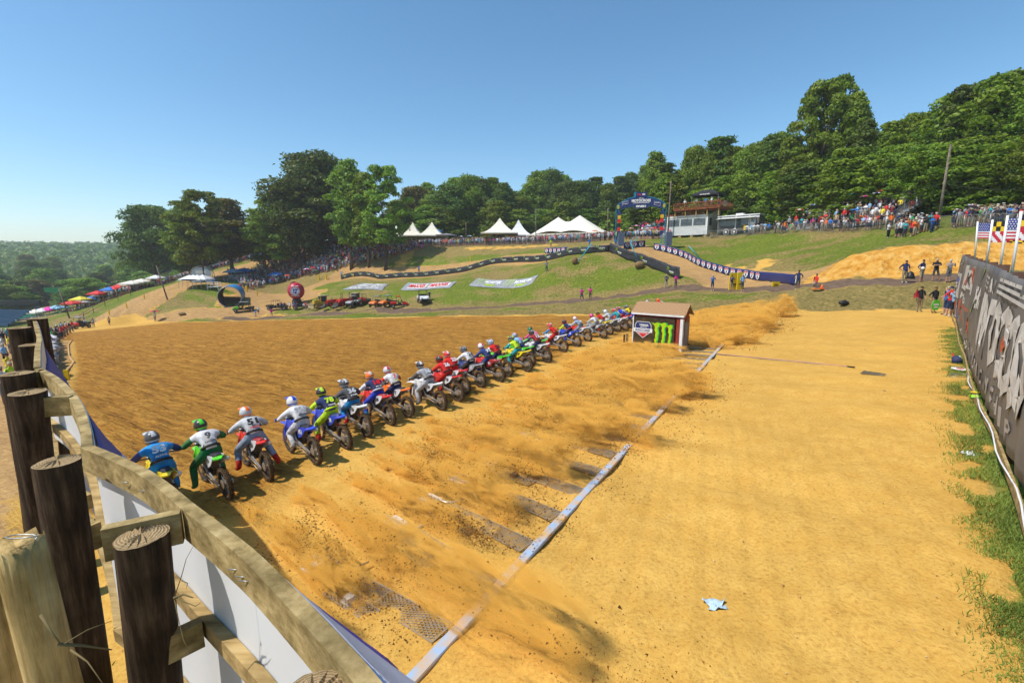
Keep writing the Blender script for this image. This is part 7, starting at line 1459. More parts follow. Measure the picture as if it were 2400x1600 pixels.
# ------------------------------------------------------------------ finish arch
def arch():
    a, b = G(1444, 583, 75), G(1551, 583, 75); d = b - a; d.z = 0; W_ = d.length; ang = math.atan2(d.y, d.x) - .12; r = empty('finish_arch', a, ang, 'blue steel finish arch reading FINISH standing over the jump', 'arch')
    M_cy = mat('cyan arch steel', (.01, .22, .36), .4); H_ = 6.6
    for x, sg in ((0, 1), (W_, -1)):
        mb = MB()
        for dx in (-.22, .22):
            for dy in (-.22, .22): mb.box((x + dx, dy, H_ / 2), (.09, .09, H_))
        z = .3; k = 0
        while z < H_ - .3: mb.beam((x - .22, -.22, z), (x + .22, -.22, z + .45), .04, .04); mb.beam((x - .22, .22, z), (x + .22, .22, z + .45), .04, .04); mb.beam((x - .22 * sg, -.22, z), (x - .22 * sg, .22, z), .04, .04); z += .5
        mb.box((x - .24 * sg, 0, H_ / 2), (.03, .5, H_)); mb.build('arch_leg', M_cy, r)
        ls = MB()
        for k, c in enumerate((0, 2, 1, 3, 1, 0)): ls.box((x + .32 * sg, -.28, 5.6 - k * .62), (.5, .03, .52), mi=c)
        ls.build('sponsor_plate', [M_navyp, M_redp, mat('amber print', (.7, .4, .02), .5), M_black], r)
    pts = [(-.25, H_), (W_ * .22, H_ + 1.1), (W_ * .5, H_ + 1.45), (W_ * .78, H_ + 1.1), (W_ + .25, H_)]; lo = [(.35, H_ - .45), (W_ * .25, H_ + .0), (W_ * .5, H_ + .1), (W_ * .75, H_ + .0), (W_ - .35, H_ - .45)]
    def curve(pp, n=24):
        P = []
        for k in range(n + 1): f = k / n; x0, x1 = pp[0][0], pp[-1][0]; x = x0 + (x1 - x0) * f; c = 1 - (2 * f - 1) ** 2; P.append((x, pp[0][1] + (pp[2][1] - pp[0][1]) * c ** .8))
        return P
    U, Lo = curve(pts), curve(lo); n = len(U)
    for nm, dep, y, m, up in (('arch_beam', .5, 0, M_cy, .12), ('front_panel', .04, -.3, M_navyp, 0)):
        mb = MB(); vs = []
        for k in range(n): vs += [(U[k][0], y - dep / 2, U[k][1] + up), (U[k][0], y + dep / 2, U[k][1] + up), (Lo[k][0], y + dep / 2, Lo[k][1] - up * .5), (Lo[k][0], y - dep / 2, Lo[k][1] - up * .5)]
        mb.add(vs, [(k * 4 + i, (k + 1) * 4 + i, (k + 1) * 4 + (i + 1) % 4, k * 4 + (i + 1) % 4) for k in range(n - 1) for i in range(4)] + [(3, 2, 1, 0), ((n - 1) * 4, (n - 1) * 4 + 1, (n - 1) * 4 + 2, (n - 1) * 4 + 3)]); mb.build(nm, m, r)
    MB().box((W_ * .5, -.22, H_ + 1.75), (1.7, .3, .7)).build('top_plate', M_navyp, r); MB().box((W_ * .37, 0, H_ + 1.8), (.35, .5, .8)).build('top_cap', M_cy, r)
    MB().box((W_ * .5, -.3, H_ - .05), (2.1, .06, .55)).build('lower_plate', M_navyp, r)
    t = MB(); X, Z = (1, 0, 0), (0, 0, 1); c = W_ / 2; y = -.36
    put_text(t, 'MOTOCROSS', (c, y, H_ + .85), 2.9, .46, X, Z, 0, .05); put_text(t, 'PRO', (c, y, H_ + 1.2), .7, .15, X, Z, 0, .03); put_text(t, 'CHAMPIONSHIP', (c, y, H_ + .5), 2.6, .15, X, Z, 0, .02); put_text(t, 'FINISH', (c, -.37, H_ - .02), 1.5, .34, X, Z, 0, .05, skew=.15)
    put_text(t, 'AMA', (c - .35, -.39, H_ + 1.78), .55, .28, X, Z, 1, .04); put_text(t, 'PRO', (c + .35, -.39, H_ + 1.78), .45, .3, X, Z, 0, .04)
    for xx, sk_ in ((W_ * .16, .35), (W_ * .84, -.35)):
        put_poly(t, [(x - .5, y_ - .5 + sk_ * x) for x, y_ in SQ], (xx, y, H_ + .42), .95, .55, X, Z, 0); put_poly(t, [(x - .5, y_ - .5 + sk_ * x) for x, y_ in SQ], (xx, y - .01, H_ + .42), .88, .48, X, Z, 2); put_text(t, 'RACER', (xx, y - .02, H_ + .45), .7, .16, X, Z, 0)
    t.build('lettering', [M_white, M_redp, M_navyp], r); e = MB()
    for xx in (.1, W_ - .1): put_poly(e, [(.5 * math.cos(k * .52), .5 * math.sin(k * .52)) for k in range(12)], (xx, -.35, H_ - .02), .42, .7, X, Z, 0)
    e.build('emblem', mat('green gold print', (.38, .38, .03), .5), r)
    M_ = Matrix.Translation(a) @ Matrix.Rotation(ang, 4, 'Z')
    for x, lab in ((.75, 'tall grey speaker cabinet at the left leg of the finish arch'), (W_ + .85, 'tall grey speaker cabinet at the right leg of the finish arch')):
        p = M_ @ Vector((x, -.5, .45)); s = empty('loudspeaker', p, ang + .25, lab, 'speaker'); MB().box((0, 0, 1.05), (.85, .75, 2.1)).build('cabinet', mat('blue grey cover cloth', (.09, .115, .17), .6), s); mb = MB(); mb.tube([(0, 0, -.6), (0, 0, .1)], .04, 6); mb.build('foot', M_steel, s)
    return M_, W_
arch()
def prop(px0, py0, px1, py1, d, label):
    a = G(px0, py0, d); b = at(px1, py1, a.y - .2); r = empty('tube_prop', a, 0, label, 'prop'); mb = MB(); mb.tube([(0, 0, 0), tuple(b - a)], .07, 8); mb.build('tube', mat('teal tube', (.05, .38, .5), .5), r)
prop(1355, 611, 1387, 571, 80, 'teal slanting tube rising from the small hay bale'); prop(1498, 617, 1478, 569, 68.5, 'teal slanting tube beside the large hay bale'); prop(1479, 574, 1496, 555, 78, 'teal tube leaning behind the left speaker'); prop(1645, 610, 1615, 577, 67, 'teal tube leaning on the grass right of the ramp')
def bale(px, py, d, s, label):
    p = G(px, py, d); mb = MB(); q = random.Random(px); n = 14; vs = []
    mb.ball((0, 0, s[2] * .5), (s[0] * .5, s[1] * .5, s[2] * .56), 14, 0, 9); mb.v = [(x * (1 + .1 * mnoise.noise(Vector((x * 4, y * 4, z * 4 + px)))), y, z) for x, y, z in mb.v]; tag(mb.build('hay_bale', mat('straw', (.26, .17, .07), .95, (.12, .07, .03), 9, bump=.8), None, p, .2), label, 'hay bale')
bale(1347, 618, 78.5, (1.0, .9, 1.1), 'small round hay bale at the foot of the left teal tube'); bale(1499, 629, 67.5, (1.5, 1.0, 1.0), 'brown hay bale beside the black banner on the ramp edge'); bale(427, 738, 92, (1.4, .8, .6), 'flat hay bale lying on the far dirt below the mound'); bale(1660, 0, 0, (1, 1, 1), 'x') if 0 else None
for px, py, d, w, h, lab in ((1721, 679, 53, 1.3, 1.9, 'tall yellow board on the path right of centre, left one'), (1733, 679, 52.6, .7, 1.9, 'narrow yellow board hidden behind the people on the path'), (1818, 671, 47.5, .8, .5, 'small yellow box lying on the track before the shield banner')):
    p = G(px, py, d); mb = MB(); mb.box((0, 0, h / 2), (w, .12, h)); mb.box((0, -.08, h * .35), (w * .5, .03, .08), mi=1); tag(mb.build('track_marker', [mat('yellow board', (.72, .48, .01), .5), M_black], None, p, .1), lab, 'marker board')
for i, (px, py, d) in enumerate(((747, 655, 120), (764, 655, 120), (578, 682, 113), (603, 693, 109), (1102, 611, 100), (828, 650, 124), (993, 646, 113), (338, 700, 104), (256, 737, 93), (297, 722, 97))):
    p = G(px, py, d); mb = MB(); mb.box((0, 0, .5), (.35 if i < 3 else .18, .35 if i < 3 else .18, 1.0 + (.6 if i < 3 else 0))); tag(mb.build('track_marker', mat('yellow board', (.72, .48, .01), .5), None, p), ('left yellow post of the pair below the hill crowd', 'right yellow post of the pair below the hill crowd', 'yellow padded post at the edge of the bright green lawn', 'small yellow stake on the dirt right of the tunnel', 'tiny yellow stake on the dry slope above the black banner', 'yellow stake behind the left end of the black banner', 'yellow stake behind the black banner in the bare patch', 'yellow stake beside the uphill ruts', 'yellow stake low on the left ruts', 'yellow stake halfway up the left ruts')[i], 'marker post')
p = G(1926, 677, 42.5); mb = MB(); mb.tube([(0, 0, 0), (0, 0, .45)], [.16, .03], 8); mb.box((-.35, 0, .06), (.9, .4, .06)); tag(mb.build('traffic_cone', mat('orange cone', (.85, .16, .01), .5), None, p), 'orange cone and pad on the path edge beside the crouching person', 'cone')
p = G(1617, 705, 55); 
# ------------------------------------------------------------------ announcers' booth, trailer
def booth():
    M_sid = mat('white lap siding', (.70, .70, .69), .5); M_deck = wood_mat('red brown deck wood', (.10, .03, .015), (.26, .085, .035), (.36, .14, .07), axis='x'); M_gl = mat('dark window glass', (.03, .035, .04), .08, (.08, .09, .1), 1.5, spec=.8)
    a = away(1533, 4.2); b = away(1634, 3.2); d = b - a; L_ = math.hypot(d.x, d.y); r = empty('announcer_booth', a, math.atan2(d.y, d.x), 'white sided booth with dark windows and a red brown viewing deck on top', 'building'); D2 = 5.0; H_ = 3.3
    w = MB(); w.box((L_ / 2, D2 / 2, H_ / 2 + .3), (L_, D2, H_)); w.prism([(0, H_ + .3), (D2, H_ + .3), (D2, H_ + 1.9)], 'x', .12, 0, (L_ - .06, 0, 0)); w.build('wall', M_sid, r)
    for k in range(7): MB().box((L_ / 2, -.02, .45 + k * .22), (L_ + .02, .05, .19), (.1, 0, 0)).build('siding_board', M_sid, r)
    for k in range(14): MB().box((L_ + .03, D2 / 2, .45 + k * .22), (.05, D2, .19), (0, .1, 0)).build('siding_board', M_sid, r)
    for x in (0, L_ - .1): MB().box((x + .05, -.05, H_ / 2 + .3), (.18, .1, H_)).build('trim', M_white, r)
    for k in range(3):
        x0 = .25 + k * (L_ - .4) / 3; w_ = (L_ - .4) / 3 - .22; MB().box((x0 + w_ / 2, -.03, 2.62), (w_ + .12, .08, 1.42)).build('window_frame', M_white, r); f = MB().box((x0 + w_ / 2, -.06, 2.62), (w_, .05, 1.28)).build('window', M_gl, r)
    MB().box((L_ + .06, 1.0, 2.6), (.04, .9, 1.3)).build('window', M_gl, r); MB().box((L_ / 2, -.06, H_ + .42), (L_ + .1, .12, .3)).build('fascia', M_white, r)
    for x in (.3, 2.6, 4.9, L_ - .3): MB().box((x, .3, .1), (.5, .5, .6)).build('footing', M_lumber, r)
    zf = H_ + 1.55; dk = empty('viewing_deck', (0, 0, 0)); dk.parent = r; x0, x1, y0, y1 = 1.6, L_ + 2.4, -.9, 4.6
    MB().box(((x0 + x1) / 2, (y0 + y1) / 2, zf), (x1 - x0, y1 - y0, .25)).build('deck_floor', M_deck, dk)
    for x in np.linspace(x0 + .2, x1 - .3, 5): MB().box((x, -.6, zf - .75), (.16, .16, 1.3)).build('deck_post', M_lumber, dk)
    MB().box(((x0 + x1) / 2, -.4, zf - .35), (x1 - x0, .08, .22)).build('joist', M_deck, dk); MB().box((L_ * .45, .1, H_ + .72), (L_ * .95, .5, .3)).build('roof_edge', M_deck, dk)
    for z in (.28, 1.12): mb = MB(); mb.beam((x0, y0, zf + z), (x1, y0, zf + z), .06, .14); mb.beam((x1, y0, zf + z), (x1, y1, zf + z), .06, .14); mb.beam((x0, y0, zf + z), (x0, y1, zf + z), .06, .14); mb.build('handrail', M_deck, dk)
    for x in np.arange(x0 + .15, x1, .2): MB().box((x, y0, zf + .66), (.05, .05, .85)).build('baluster', M_deck, dk)
    for y in np.arange(y0 + .3, y1, .25): MB().box((x1, y, zf + .66), (.05, .05, .85)).build('baluster', M_deck, dk)
    for x in np.linspace(x0, x1, 5): MB().box((x, y0, zf + .6), (.12, .12, 1.2)).build('rail_post', M_deck, dk)
    M_ = Matrix.Translation(a) @ Matrix.Rotation(r.rotation_euler[2], 4, 'Z')
    for i, (x, y, sh, pose) in enumerate(((2.2, -.4, 'black', 'phone'), (3.4, -.3, 'white', 'hat'), (5.6, -.3, 'grey', 'lean'), (6.2, .2, 'dark grey', 'idle'), (7.3, -.3, 'blue', 'lean'), (8.4, -.4, 'white', 'shade'), (9.2, .6, 'red', 'idle'))):
        if x < x1: person(M_ @ Vector((x, y, zf + .13)), pose, sh, r.rotation_euler[2] - math.pi / 2, f'person in {sh} on the viewing deck, {ORD[i + 1]} from the left', 'people on the viewing deck')
    for x in (x0 + .4,): pass
    t = canopy(M_ @ Vector((6.9, 1.2, zf + .1)), 4.6, 'black', 'black pop-up tent with green claws on the viewing deck', h=2.4, l=3.4, rz=r.rotation_euler[2] + .15, peak=1.2); mb = MB()
    for k in range(3): put_poly(mb, CLAW, (-.5 + .32 * k, -1.0, 3.05), .35, .75, (1, 0, 0), (0, .82, .57), 0)
    put_text(mb, 'MONSTER', (0, -1.76, 2.32), 1.7, .2, (1, 0, 0), (0, 0, 1), 1, .03); mb.build('print', [M_lk, M_white], t)
    bn_ = MB(); bn_.box((0, 0, .5), (1.3, .03, .95)); o = bn_.build('banner', mat('violet gold print', (.25, .12, .16), .6, (.5, .4, .2), 1.5), None, M_ @ Vector((x1 + .08, .6, zf + .2)), r.rotation_euler[2] + 1.3); tag(o, 'small violet and gold banner tied to the right end of the deck rail', 'banner')
    # trailer
    a2 = away(1659, 3.0); b2 = away(1755, 2.4); d = b2 - a2; L2 = math.hypot(d.x, d.y); t = empty('office_trailer', a2, math.atan2(d.y, d.x), 'black and white office trailer with awning and two wheels right of the booth', 'trailer')
    MB().box((L2 / 2, 1.25, 2.0), (L2, 2.5, 2.5)).build('body', mat('trailer dark panel', (.10, .10, .10), .4, dirt=.2), t); MB().box((L2 / 2, 1.25, 3.32), (L2 + .1, 2.6, .16)).build('roof', M_white, t); MB().box((L2 / 2, .02, 2.95), (L2 + .05, .12, .2)).build('trim', M_white, t); MB().box((L2 * .47, -.45, 2.85), (L2 * .92, 1.0, .07), (.12, 0, 0)).build('awning', mat('awning cloth', (.5, .5, .47), .6), t)
    for x0_, x1_ in ((.05, .44), (.47, .76)): MB().box((L2 * (x0_ + x1_) / 2, -.02, 2.2), (L2 * (x1_ - x0_), .06, 1.15)).build('window', M_gl, t); MB().box((L2 * (x1_ + .015), -.03, 2.0), (.14, .07, 2.3)).build('trim', M_white, t)
    dr = MB().box((L2 * .86, -.04, 1.95), (.85, .07, 2.2)).build('door', M_white, t); MB().box((L2 * .86, -.085, 2.45), (.5, .03, .7)).build('door_glass', M_gl, dr)
    for x in (L2 * .24, L2 * .44): w = MB(); w.disc((x, -.05, .62), .38, 16, 'y', .25); w.disc((x, -.19, .62), .2, 12, 'y', .03, 1); w.build('wheel', [M_rub, M_white], t); f = MB(); f.torus((x, -.1, .62), .46, .04, 20, 4); f.build('wheel_arch', M_white, t)
    MB().box((L2 * .5, 1.0, 3.55), (1.2, .9, .3)).build('air_vent', M_white, t); MB().box((L2 * .69, -.15, 1.25), (.35, .05, .95)).build('yellow_panel', mat('yellow board', (.72, .48, .01)), t)
    for k in range(3): MB().box((L2 * .86, -.5 - .3 * k, .65 - .2 * k), (1.2, .3, .06)).build('step', M_steel, t)
    p = away(1662, .6); mb = MB(); mb.box((0, 0, .4), (1.0, .6, .8)); mb.box((0, 0, .84), (1.1, .7, .08)); tag(mb.build('wooden_crate', M_lumber, None, p), 'wooden box behind the fence at the left end of the office trailer', 'crate')
booth()
# ------------------------------------------------------------------ poles and wires
M_polew = wood_mat('utility pole wood', (.09, .07, .05), (.22, .18, .14), (.34, .29, .23), scale=.1)
def upole(px0, py0, px1, py1, d, r, label, arm=False):
    a = G(px0, py0, d); b = at(px1, py1, a.y); o = empty('utility_pole', a, 0, label, 'utility pole'); mb = MB(); mb.tube([(0, 0, -.3), tuple(b - a)], [r, r * .65], 10); mb.build('pole', M_polew, o)
    if arm: v = b - a; mb = MB(); mb.beam(v * .92 + Vector((-1.2, 0, 0)), v * .92 + Vector((1.2, 0, 0)), .12, .12); mb.build('crossarm', M_polew, o)
    return b
t1 = upole(2198, 530, 2229, 338, 53, .15, 'tall grey utility pole leaning right in front of the wood'); t2 = upole(1567, 520, 1573, 424, 88, .16, 'dark utility pole rising behind the viewing deck'); t3 = upole(1256, 560, 1256, 487, 130, .13, 'thin utility pole behind the great marquee'); t4 = upole(1425, 560, 1425, 488, 112, .14, 'pale utility pole left of the finish arch'); t5 = upole(1092, 560, 1092, 520, 132, .11, 'short pole by the cream tents')
upole(393, 702, 366, 622, 103, .16, 'dark leaning utility pole beside the uphill track'); upole(163, 745, 137, 676, 104, .16, 'dark leaning pole in the valley before the canopies'); upole(76, 724, 67, 662, 118, .16, 'tall light pole in the valley with lamps on its crossarm', True)
def wire(a, b, sag, label, r=.025):
    a, b = Vector(a), Vector(b); mb = MB(); mb.tube([a.lerp(b, k / 14) - Vector((0, 0, sag * 4 * (k / 14) * (1 - k / 14))) for k in range(15)], r, 4, cap=False); tag(mb.build('power_line', M_black), label, 'wire')
w1 = at(2212, 430, 53); wire(w1, at(1700, 483, 75), 1.2, 'power line sagging from the leaning pole toward the trailer'); wire(w1, at(2500, 430, 44), .6, 'power line running off the right edge from the leaning pole'); wire(at(2212, 428, 53), at(2500, 385, 42), .4, 'upper power line rising to the right edge'); wire(at(1573, 470, 88), at(1700, 483, 75), .5, 'power line between the deck pole and the trailer', .02); wire(t4, t3, 2.0, 'power line over the great marquee', .02); wire(t3, t5, 2.2, 'power line over the small peaked tent', .02); wire(at(1425, 495, 112), at(1573, 478, 88), 1.0, 'power line crossing behind the arch', .02)
fl = GD(1007, 140); r = empty('flagpole', fl, 0, 'distant flagpole with two small flags above the blue canopy', 'flag'); b = at(1006, 516, 140) - fl; mb = MB(); mb.tube([(0, 0, 0), tuple(b)], .05, 6); mb.build('pole', M_pole, r)
for k, dz in enumerate((0, -1.3)): mb = MB(); mb.add([b + Vector(q_) for q_ in ((0, 0, dz), (.8, 0, dz - .3), (1.0, 0, dz - 1.2), (.1, 0, dz - .8))], [(0, 1, 2, 3)]); mb.build('flag_cloth', M_fr if k else mat('flag dull', (.3, .2, .25)), r)
# lodge, red hoarding and deck at the top of the hill crowd
a = GD(800, 145); r = empty('lodge', a, -.25, 'grey sided lodge with pitched roof half hidden by the oak trunks', 'building'); MB().box((0, 3, 1.7), (8, 6, 3.4)).build('wall', mat('grey violet siding', (.20, .19, .22), .7), r); mb = MB(); mb.prism([(-4.4, 3.3), (4.4, 3.3), (0, 6.2)], 'y', 6.6, 0, (0, 3, 0)); mb.build('roof', mat('grey roof', (.16, .16, .17), .8), r); MB().box((1.2, -.03, 2.0), (.9, .08, 1.2)).build('window', mat('pane', (.05, .05, .06), .1), r); MB().box((0, -.05, 3.35), (8.6, .1, .15)).build('trim', M_white, r)
a, b = GD(757, 141), GD(822, 140); d = b - a; r = empty('red_hoarding', a, math.atan2(d.y, d.x), 'low red hoarding in front of the grey lodge', 'fence'); L_ = d.length
for k in range(int(L_ / 1.25)): MB().box((k * 1.25 + .6, 0, 1.1), (1.2, .06, 2.2)).build('panel', mat('red hoarding', (.42, .03, .05), .6), r)
a = GD(712, 150); r = empty('grandstand_deck', a, .12, 'raised red brown timber deck packed with people above the hill crowd', 'deck'); MB().box((0, 0, 2.0), (8, 4, .2)).build('floor', wood_mat('deck timber', (.1, .04, .03), (.2, .09, .06), (.3, .15, .1)), r)
for k in range(5): MB().box((-4 + k * 2, -2, 1.5), (.2, .2, 3)).build('post', M_brownp, r)
for z in (1.5, 1.85, 2.2, 2.55, 2.9): MB().box((0, -2.02, z), (8, .08, .26)).build('board', mat('deck front board', (.2, .08, .05), .7), r)
for i, (px, c, lab) in enumerate(((690, 'light blue', 'pale blue canopy over the left of the timber deck'), (702, 'teal', 'teal canopy over the middle of the timber deck'), (728, 'white', 'white canopy over the right of the timber deck'))): canopy(GD(px, 152) + Vector((0, 0, 2.0)), 4, c, lab, h=2.4)
# ------------------------------------------------------------------ tunnel, mound furniture, small arch, balloon
a = G(541, 716, 94); r = empty('culvert_pipe', a + Vector((0, 0, 1.9)), .55, 'big blue corrugated pipe tunnel opening out of the grass mound', 'tunnel'); mb = MB(); n = 28; vs = []
for j, y in enumerate(np.linspace(-.8, 8, 34)):
    rr = 2.15 + (.04 if j % 2 else 0)
    for k in range(n): vs.append((rr * math.cos(2 * math.pi * k / n), y, rr * math.sin(2 * math.pi * k / n)))
mb.add(vs, [(j * n + k, (j + 1) * n + k, (j + 1) * n + (k + 1) % n, j * n + (k + 1) % n) for j in range(33) for k in range(n)], 0, True); o = mb.build('pipe_wall', [mat('blue pipe paint', (.03, .22, .5), .4), mat('rusty pipe inside', (.10, .075, .05), .8)], r); s_ = o.modifiers.new('t', 'SOLIDIFY'); s_.thickness = .12; s_.offset = -1; s_.material_offset = 1
MB().torus((0, -.82, 0), 2.12, .07, 28, 6).build('rim', M_steel, r)
o.parent.rotation_euler = (0, 0, .45)
a = G(503, 679, 104); r = empty('judge_platform', a, .1, 'white steel judge platform on top of the mound', 'platform'); MB().box((0, 0, .8), (2.3, 1.4, .12)).build('floor', M_white, r)
for sx_ in (-1, 1):
    for sy in (-1, 1): MB().box((sx_ * 1.1, sy * .65, .95), (.08, .08, 1.9)).build('leg', M_white, r)
for z in (1.4, 1.85): mb = MB(); mb.beam((-1.1, -.65, z), (1.1, -.65, z), .06, .06); mb.beam((-1.1, .65, z), (1.1, .65, z), .06, .06); mb.beam((-1.1, -.65, z), (-1.1, .65, z), .06, .06); mb.beam((1.1, -.65, z), (1.1, .65, z), .06, .06); mb.build('rail', M_white, r)
person(a + Vector((-.1, 0, .86)), 'shade', 'blue', D_, 'person in blue standing on the white judge platform')
a = G(476, 661, 117); r = empty('truss_arch', a, -.15, 'silver truss arch with white sponsor panels over the uphill track', 'arch'); W_ = 6.4; mb = MB()
for y in (-.3, .3):
    mb.tube([(W_ / 2 * math.cos(math.pi * (1 - k / 16)), y, 1.4 + 2.7 * math.sin(math.pi * k / 16) ** .7) for k in range(17)], .08, 6)
    for x in (-W_ / 2, W_ / 2): mb.tube([(x, y, 0), (x, y, 1.5)], .08, 6)
for k in range(17): c_, s2 = math.cos(math.pi * (1 - k / 16)), 1.4 + 2.7 * math.sin(math.pi * k / 16) ** .7; mb.beam((W_ / 2 * c_, -.3, s2), (W_ / 2 * c_, .3, s2), .05, .05)
mb.build('truss', M_alu, r); M_pan = mat('pale blue panel', (.42, .5, .58), .5); pn_ = MB(); pn_.add([(W_ * .46 * math.cos(math.pi * (1 - k / 12)), -.36, 1.6 + 2.2 * math.sin(math.pi * k / 12) ** .7) for k in range(13)], [tuple(range(13))]); pn_.build('panel', M_pan, r); MB().box((-1.5, -.38, .75), (2.6, .03, 1.4)).build('panel', M_pan, r); MB().box((1.5, -.38, .75), (2.6, .03, 1.4)).build('panel', M_pan, r); MB().box((0, -.4, 2.6), (3.0, .03, .9)).build('sign', M_white, r)
for i, px in enumerate((447, 456, 466, 478)): canopy(G(px, 673, 110), 3.2, 'white', f'{ORD[i + 1]} from the left of the white canopies joined beside the judge platform', 'white canopies beside the judge platform', h=1.9, peak=1.0)
a, b = G(536, 655, 126), G(604, 657, 123); d = b - a; r = empty('banner_wall_panel', a, math.atan2(d.y, d.x), 'long white and grey printed hoarding above the bright lawn', 'hoarding'); L_ = d.length
for k in range(7): MB().box((L_ * (k + .5) / 7, 0, .7), (L_ / 7 - .05, .08, 1.4)).build('panel', mat('printed hoarding', (.62, .64, .66), .5, (.12, .13, .15), .8, detail=3), r)
for i in range(7):
    a = G(530 + 8 * i, 664, 118); mb = MB(); mb.tube([(0, 0, 0), (-.5, 0, 1.1)], .06, 6); tag(mb.build('lawn_stake', M_navyp, None, a), f'{ORD[i + 1]} from the left of the slanting dark stakes on the bright lawn', 'stake', 'slanting stakes on the bright lawn')
a = G(696, 711, 93); r = empty('balloon', a, .3, 'round dark red inflatable balloon with white ring and blue letters', 'balloon'); MB().ball((0, 0, 2.7), (1.65, 1.5, 1.75), 24, 0, 16).build('envelope', mat('crimson balloon', (.42, .015, .045), .4), r); mb = MB(); mb.tube([(0, 0, 0), (0, 0, .6), (0, 0, 1.2)], [.9, .95, .7], 14); mb.build('base', mat('dark balloon base', (.05, .02, .03), .5), r)
mb = MB(); X, Z = (1, 0, 0), (0, 0, 1); put_poly(mb, [(.5 * math.cos(k * .3927), .5 * math.sin(k * .3927)) for k in range(16)], (0, -1.48, 2.7), 1.9, 1.9, X, Z, 0); put_poly(mb, [(.5 * math.cos(k * .3927), .5 * math.sin(k * .3927)) for k in range(16)], (0, -1.5, 2.7), 1.72, 1.72, X, Z, 2); put_poly(mb, [(.5 * math.cos(k * .3927), .5 * math.sin(k * .3927)) for k in range(16)], (0, -1.52, 2.7), 1.5, 1.5, X, Z, 0)
put_text(mb, 'YZ', (0, -1.56, 2.7), 1.05, .95, X, Z, 1, .06, skew=.3); put_text(mb, '50TH ANNIVERSARY', (0, -1.3, 1.72), 1.7, .2, X, (0, -.3, .95), 0, .02); put_text(mb, '1974 - 2024', (0, -1.22, 3.75), 1.3, .2, X, (0, .45, .9), 0, .02); mb.build('print', [M_white, M_blue, mat('crimson print', (.42, .015, .045), .4)], r)
# ------------------------------------------------------------------ vehicles
M_tyr = mat('vehicle tyre', (.02, .02, .02), .85, dirt=.5); M_seatk = mat('vehicle seat', (.03, .03, .03), .7); M_glass = mat('cab glass', (.05, .06, .06), .08, spec=.8)
def vwheel(r, p, R_, w, rim, name='wheel'):
    h = MB().disc((0, 0, 0), R_ * .5, 12, 'y', w + .02).build(name, rim, r, p); MB().torus((0, 0, 0), R_ * .74, R_ * .26, 18, 6).build('tyre', M_tyr, h); return h
def utv(p, rz, body, label, roof='black', crew=False, bed=True, s=1.0, hood=None):
    r = empty('utility_vehicle', p, rz, label, 'utility vehicle', scale=s); B = plas(body); Hd = plas(hood or body); RF = plas(roof) if roof else None; L_ = 3.7 if crew else 2.9; x0, x1 = -L_ / 2, L_ / 2
    mb = MB(); mb.prism([(x1 - .95, .45), (x1 + .05, .45), (x1 + .05, .75), (x1 - .25, .98), (x1 - .95, 1.08)], 'y', 1.2); mb.build('hood', Hd, r); MB().box(((x0 + x1) / 2, 0, .48), (L_ - .2, 1.3, .16)).build('floor', M_black, r)
    MB().box((x0 + .5, 0, .85), (1.05, 1.35, .34)).build('cargo_bed', B, r); MB().box((.1 if not crew else .5, 0, .72), (.55, 1.15, .32)).build('seat', M_seatk, r); MB().box((-.15 if not crew else .22, 0, 1.05), (.14, 1.15, .5)).build('seat_back', M_seatk, r)
    if crew: MB().box((-.5, 0, .72), (.5, 1.15, .32)).build('seat', M_seatk, r)
    c = MB(); xa, xb = x1 - .95, (x0 + 1.05)
    for sg in (1, -1): c.tube([(xa, .6 * sg, 1.05), (xa - .3, .55 * sg, 1.88), (xb, .55 * sg, 1.9), (xb - .1, .6 * sg, .9)], .03, 6); 
    c.tube([(xa - .3, -.55, 1.88), (xa - .3, .55, 1.88)], .03, 6); c.tube([(xb, -.55, 1.9), (xb, .55, 1.9)], .03, 6)
    if crew: [c.tube([(.0, .58 * sg, .6), (.0, .55 * sg, 1.9)], .03, 6) for sg in (1, -1)]
    c.build('roll_cage', M_black, r)
    if RF: MB().box(((xa - .3 + xb) / 2, 0, 1.95), (xa - .1 - xb, 1.25, .07)).build('roof', RF, r)
    MB().tube([(x1 - 1.0, .3, 1.05), (x1 - 1.12, .3, 1.15)], .16, 10).build('steering_wheel', M_black, r)
    for sg in (1, -1): MB().box((x1 + .04, .42 * sg, .82), (.05, .22, .12)).build('headlight', M_white, r)
    MB().box((x1 + .08, 0, .55), (.06, 1.1, .25)).build('bumper', M_black, r)
    for x in (x1 - .4, x0 + .45):
        for sg in (1, -1): vwheel(r, (x, .62 * sg, .33), .34, .24, M_steel)
    return r
utv(G(572, 730, 91), math.pi + .45, 'blk', 'green hooded utility vehicle with grey roof nearest the tunnel', 'gry', True, hood='grn'); utv(G(650, 726, 90.5), .15, 'blk', 'open black crew utility vehicle without a roof left of the balloon', None, True); utv(G(706, 723, 90), math.pi + .2, 'wht', 'white and red utility vehicle below the balloon', None, hood='red')
utv(G(828, 717, 80), -1.9, 'gry', 'grey utility vehicle beside the tractors', 'gry', s=1.0); utv(G(850, 713, 81), -2.1, 'dgy', 'dark utility vehicle tucked behind the orange ones', None); utv(G(884, 719, 77), -2.0, 'blk', 'orange hooded utility vehicle with grey roof, left of two', 'gry', hood='org'); utv(G(909, 718, 77), -2.2, 'blk', 'orange hooded utility vehicle with roof, right of two', 'gry', hood='org'); utv(G(936, 721, 75.5), .25, 'red', 'red utility vehicle with cargo bed at the right end of the row', 'red'); utv(G(992, 709, 73), -1.2, 'wht', 'white utility vehicle with grey canopy parked alone on the grass', 'gry', s=1.12)
utv(GD(166, 82), -1.7, 'blk', 'red utility vehicle with flat roof at the far left of the dirt', 'gry', hood='red', s=1.1)
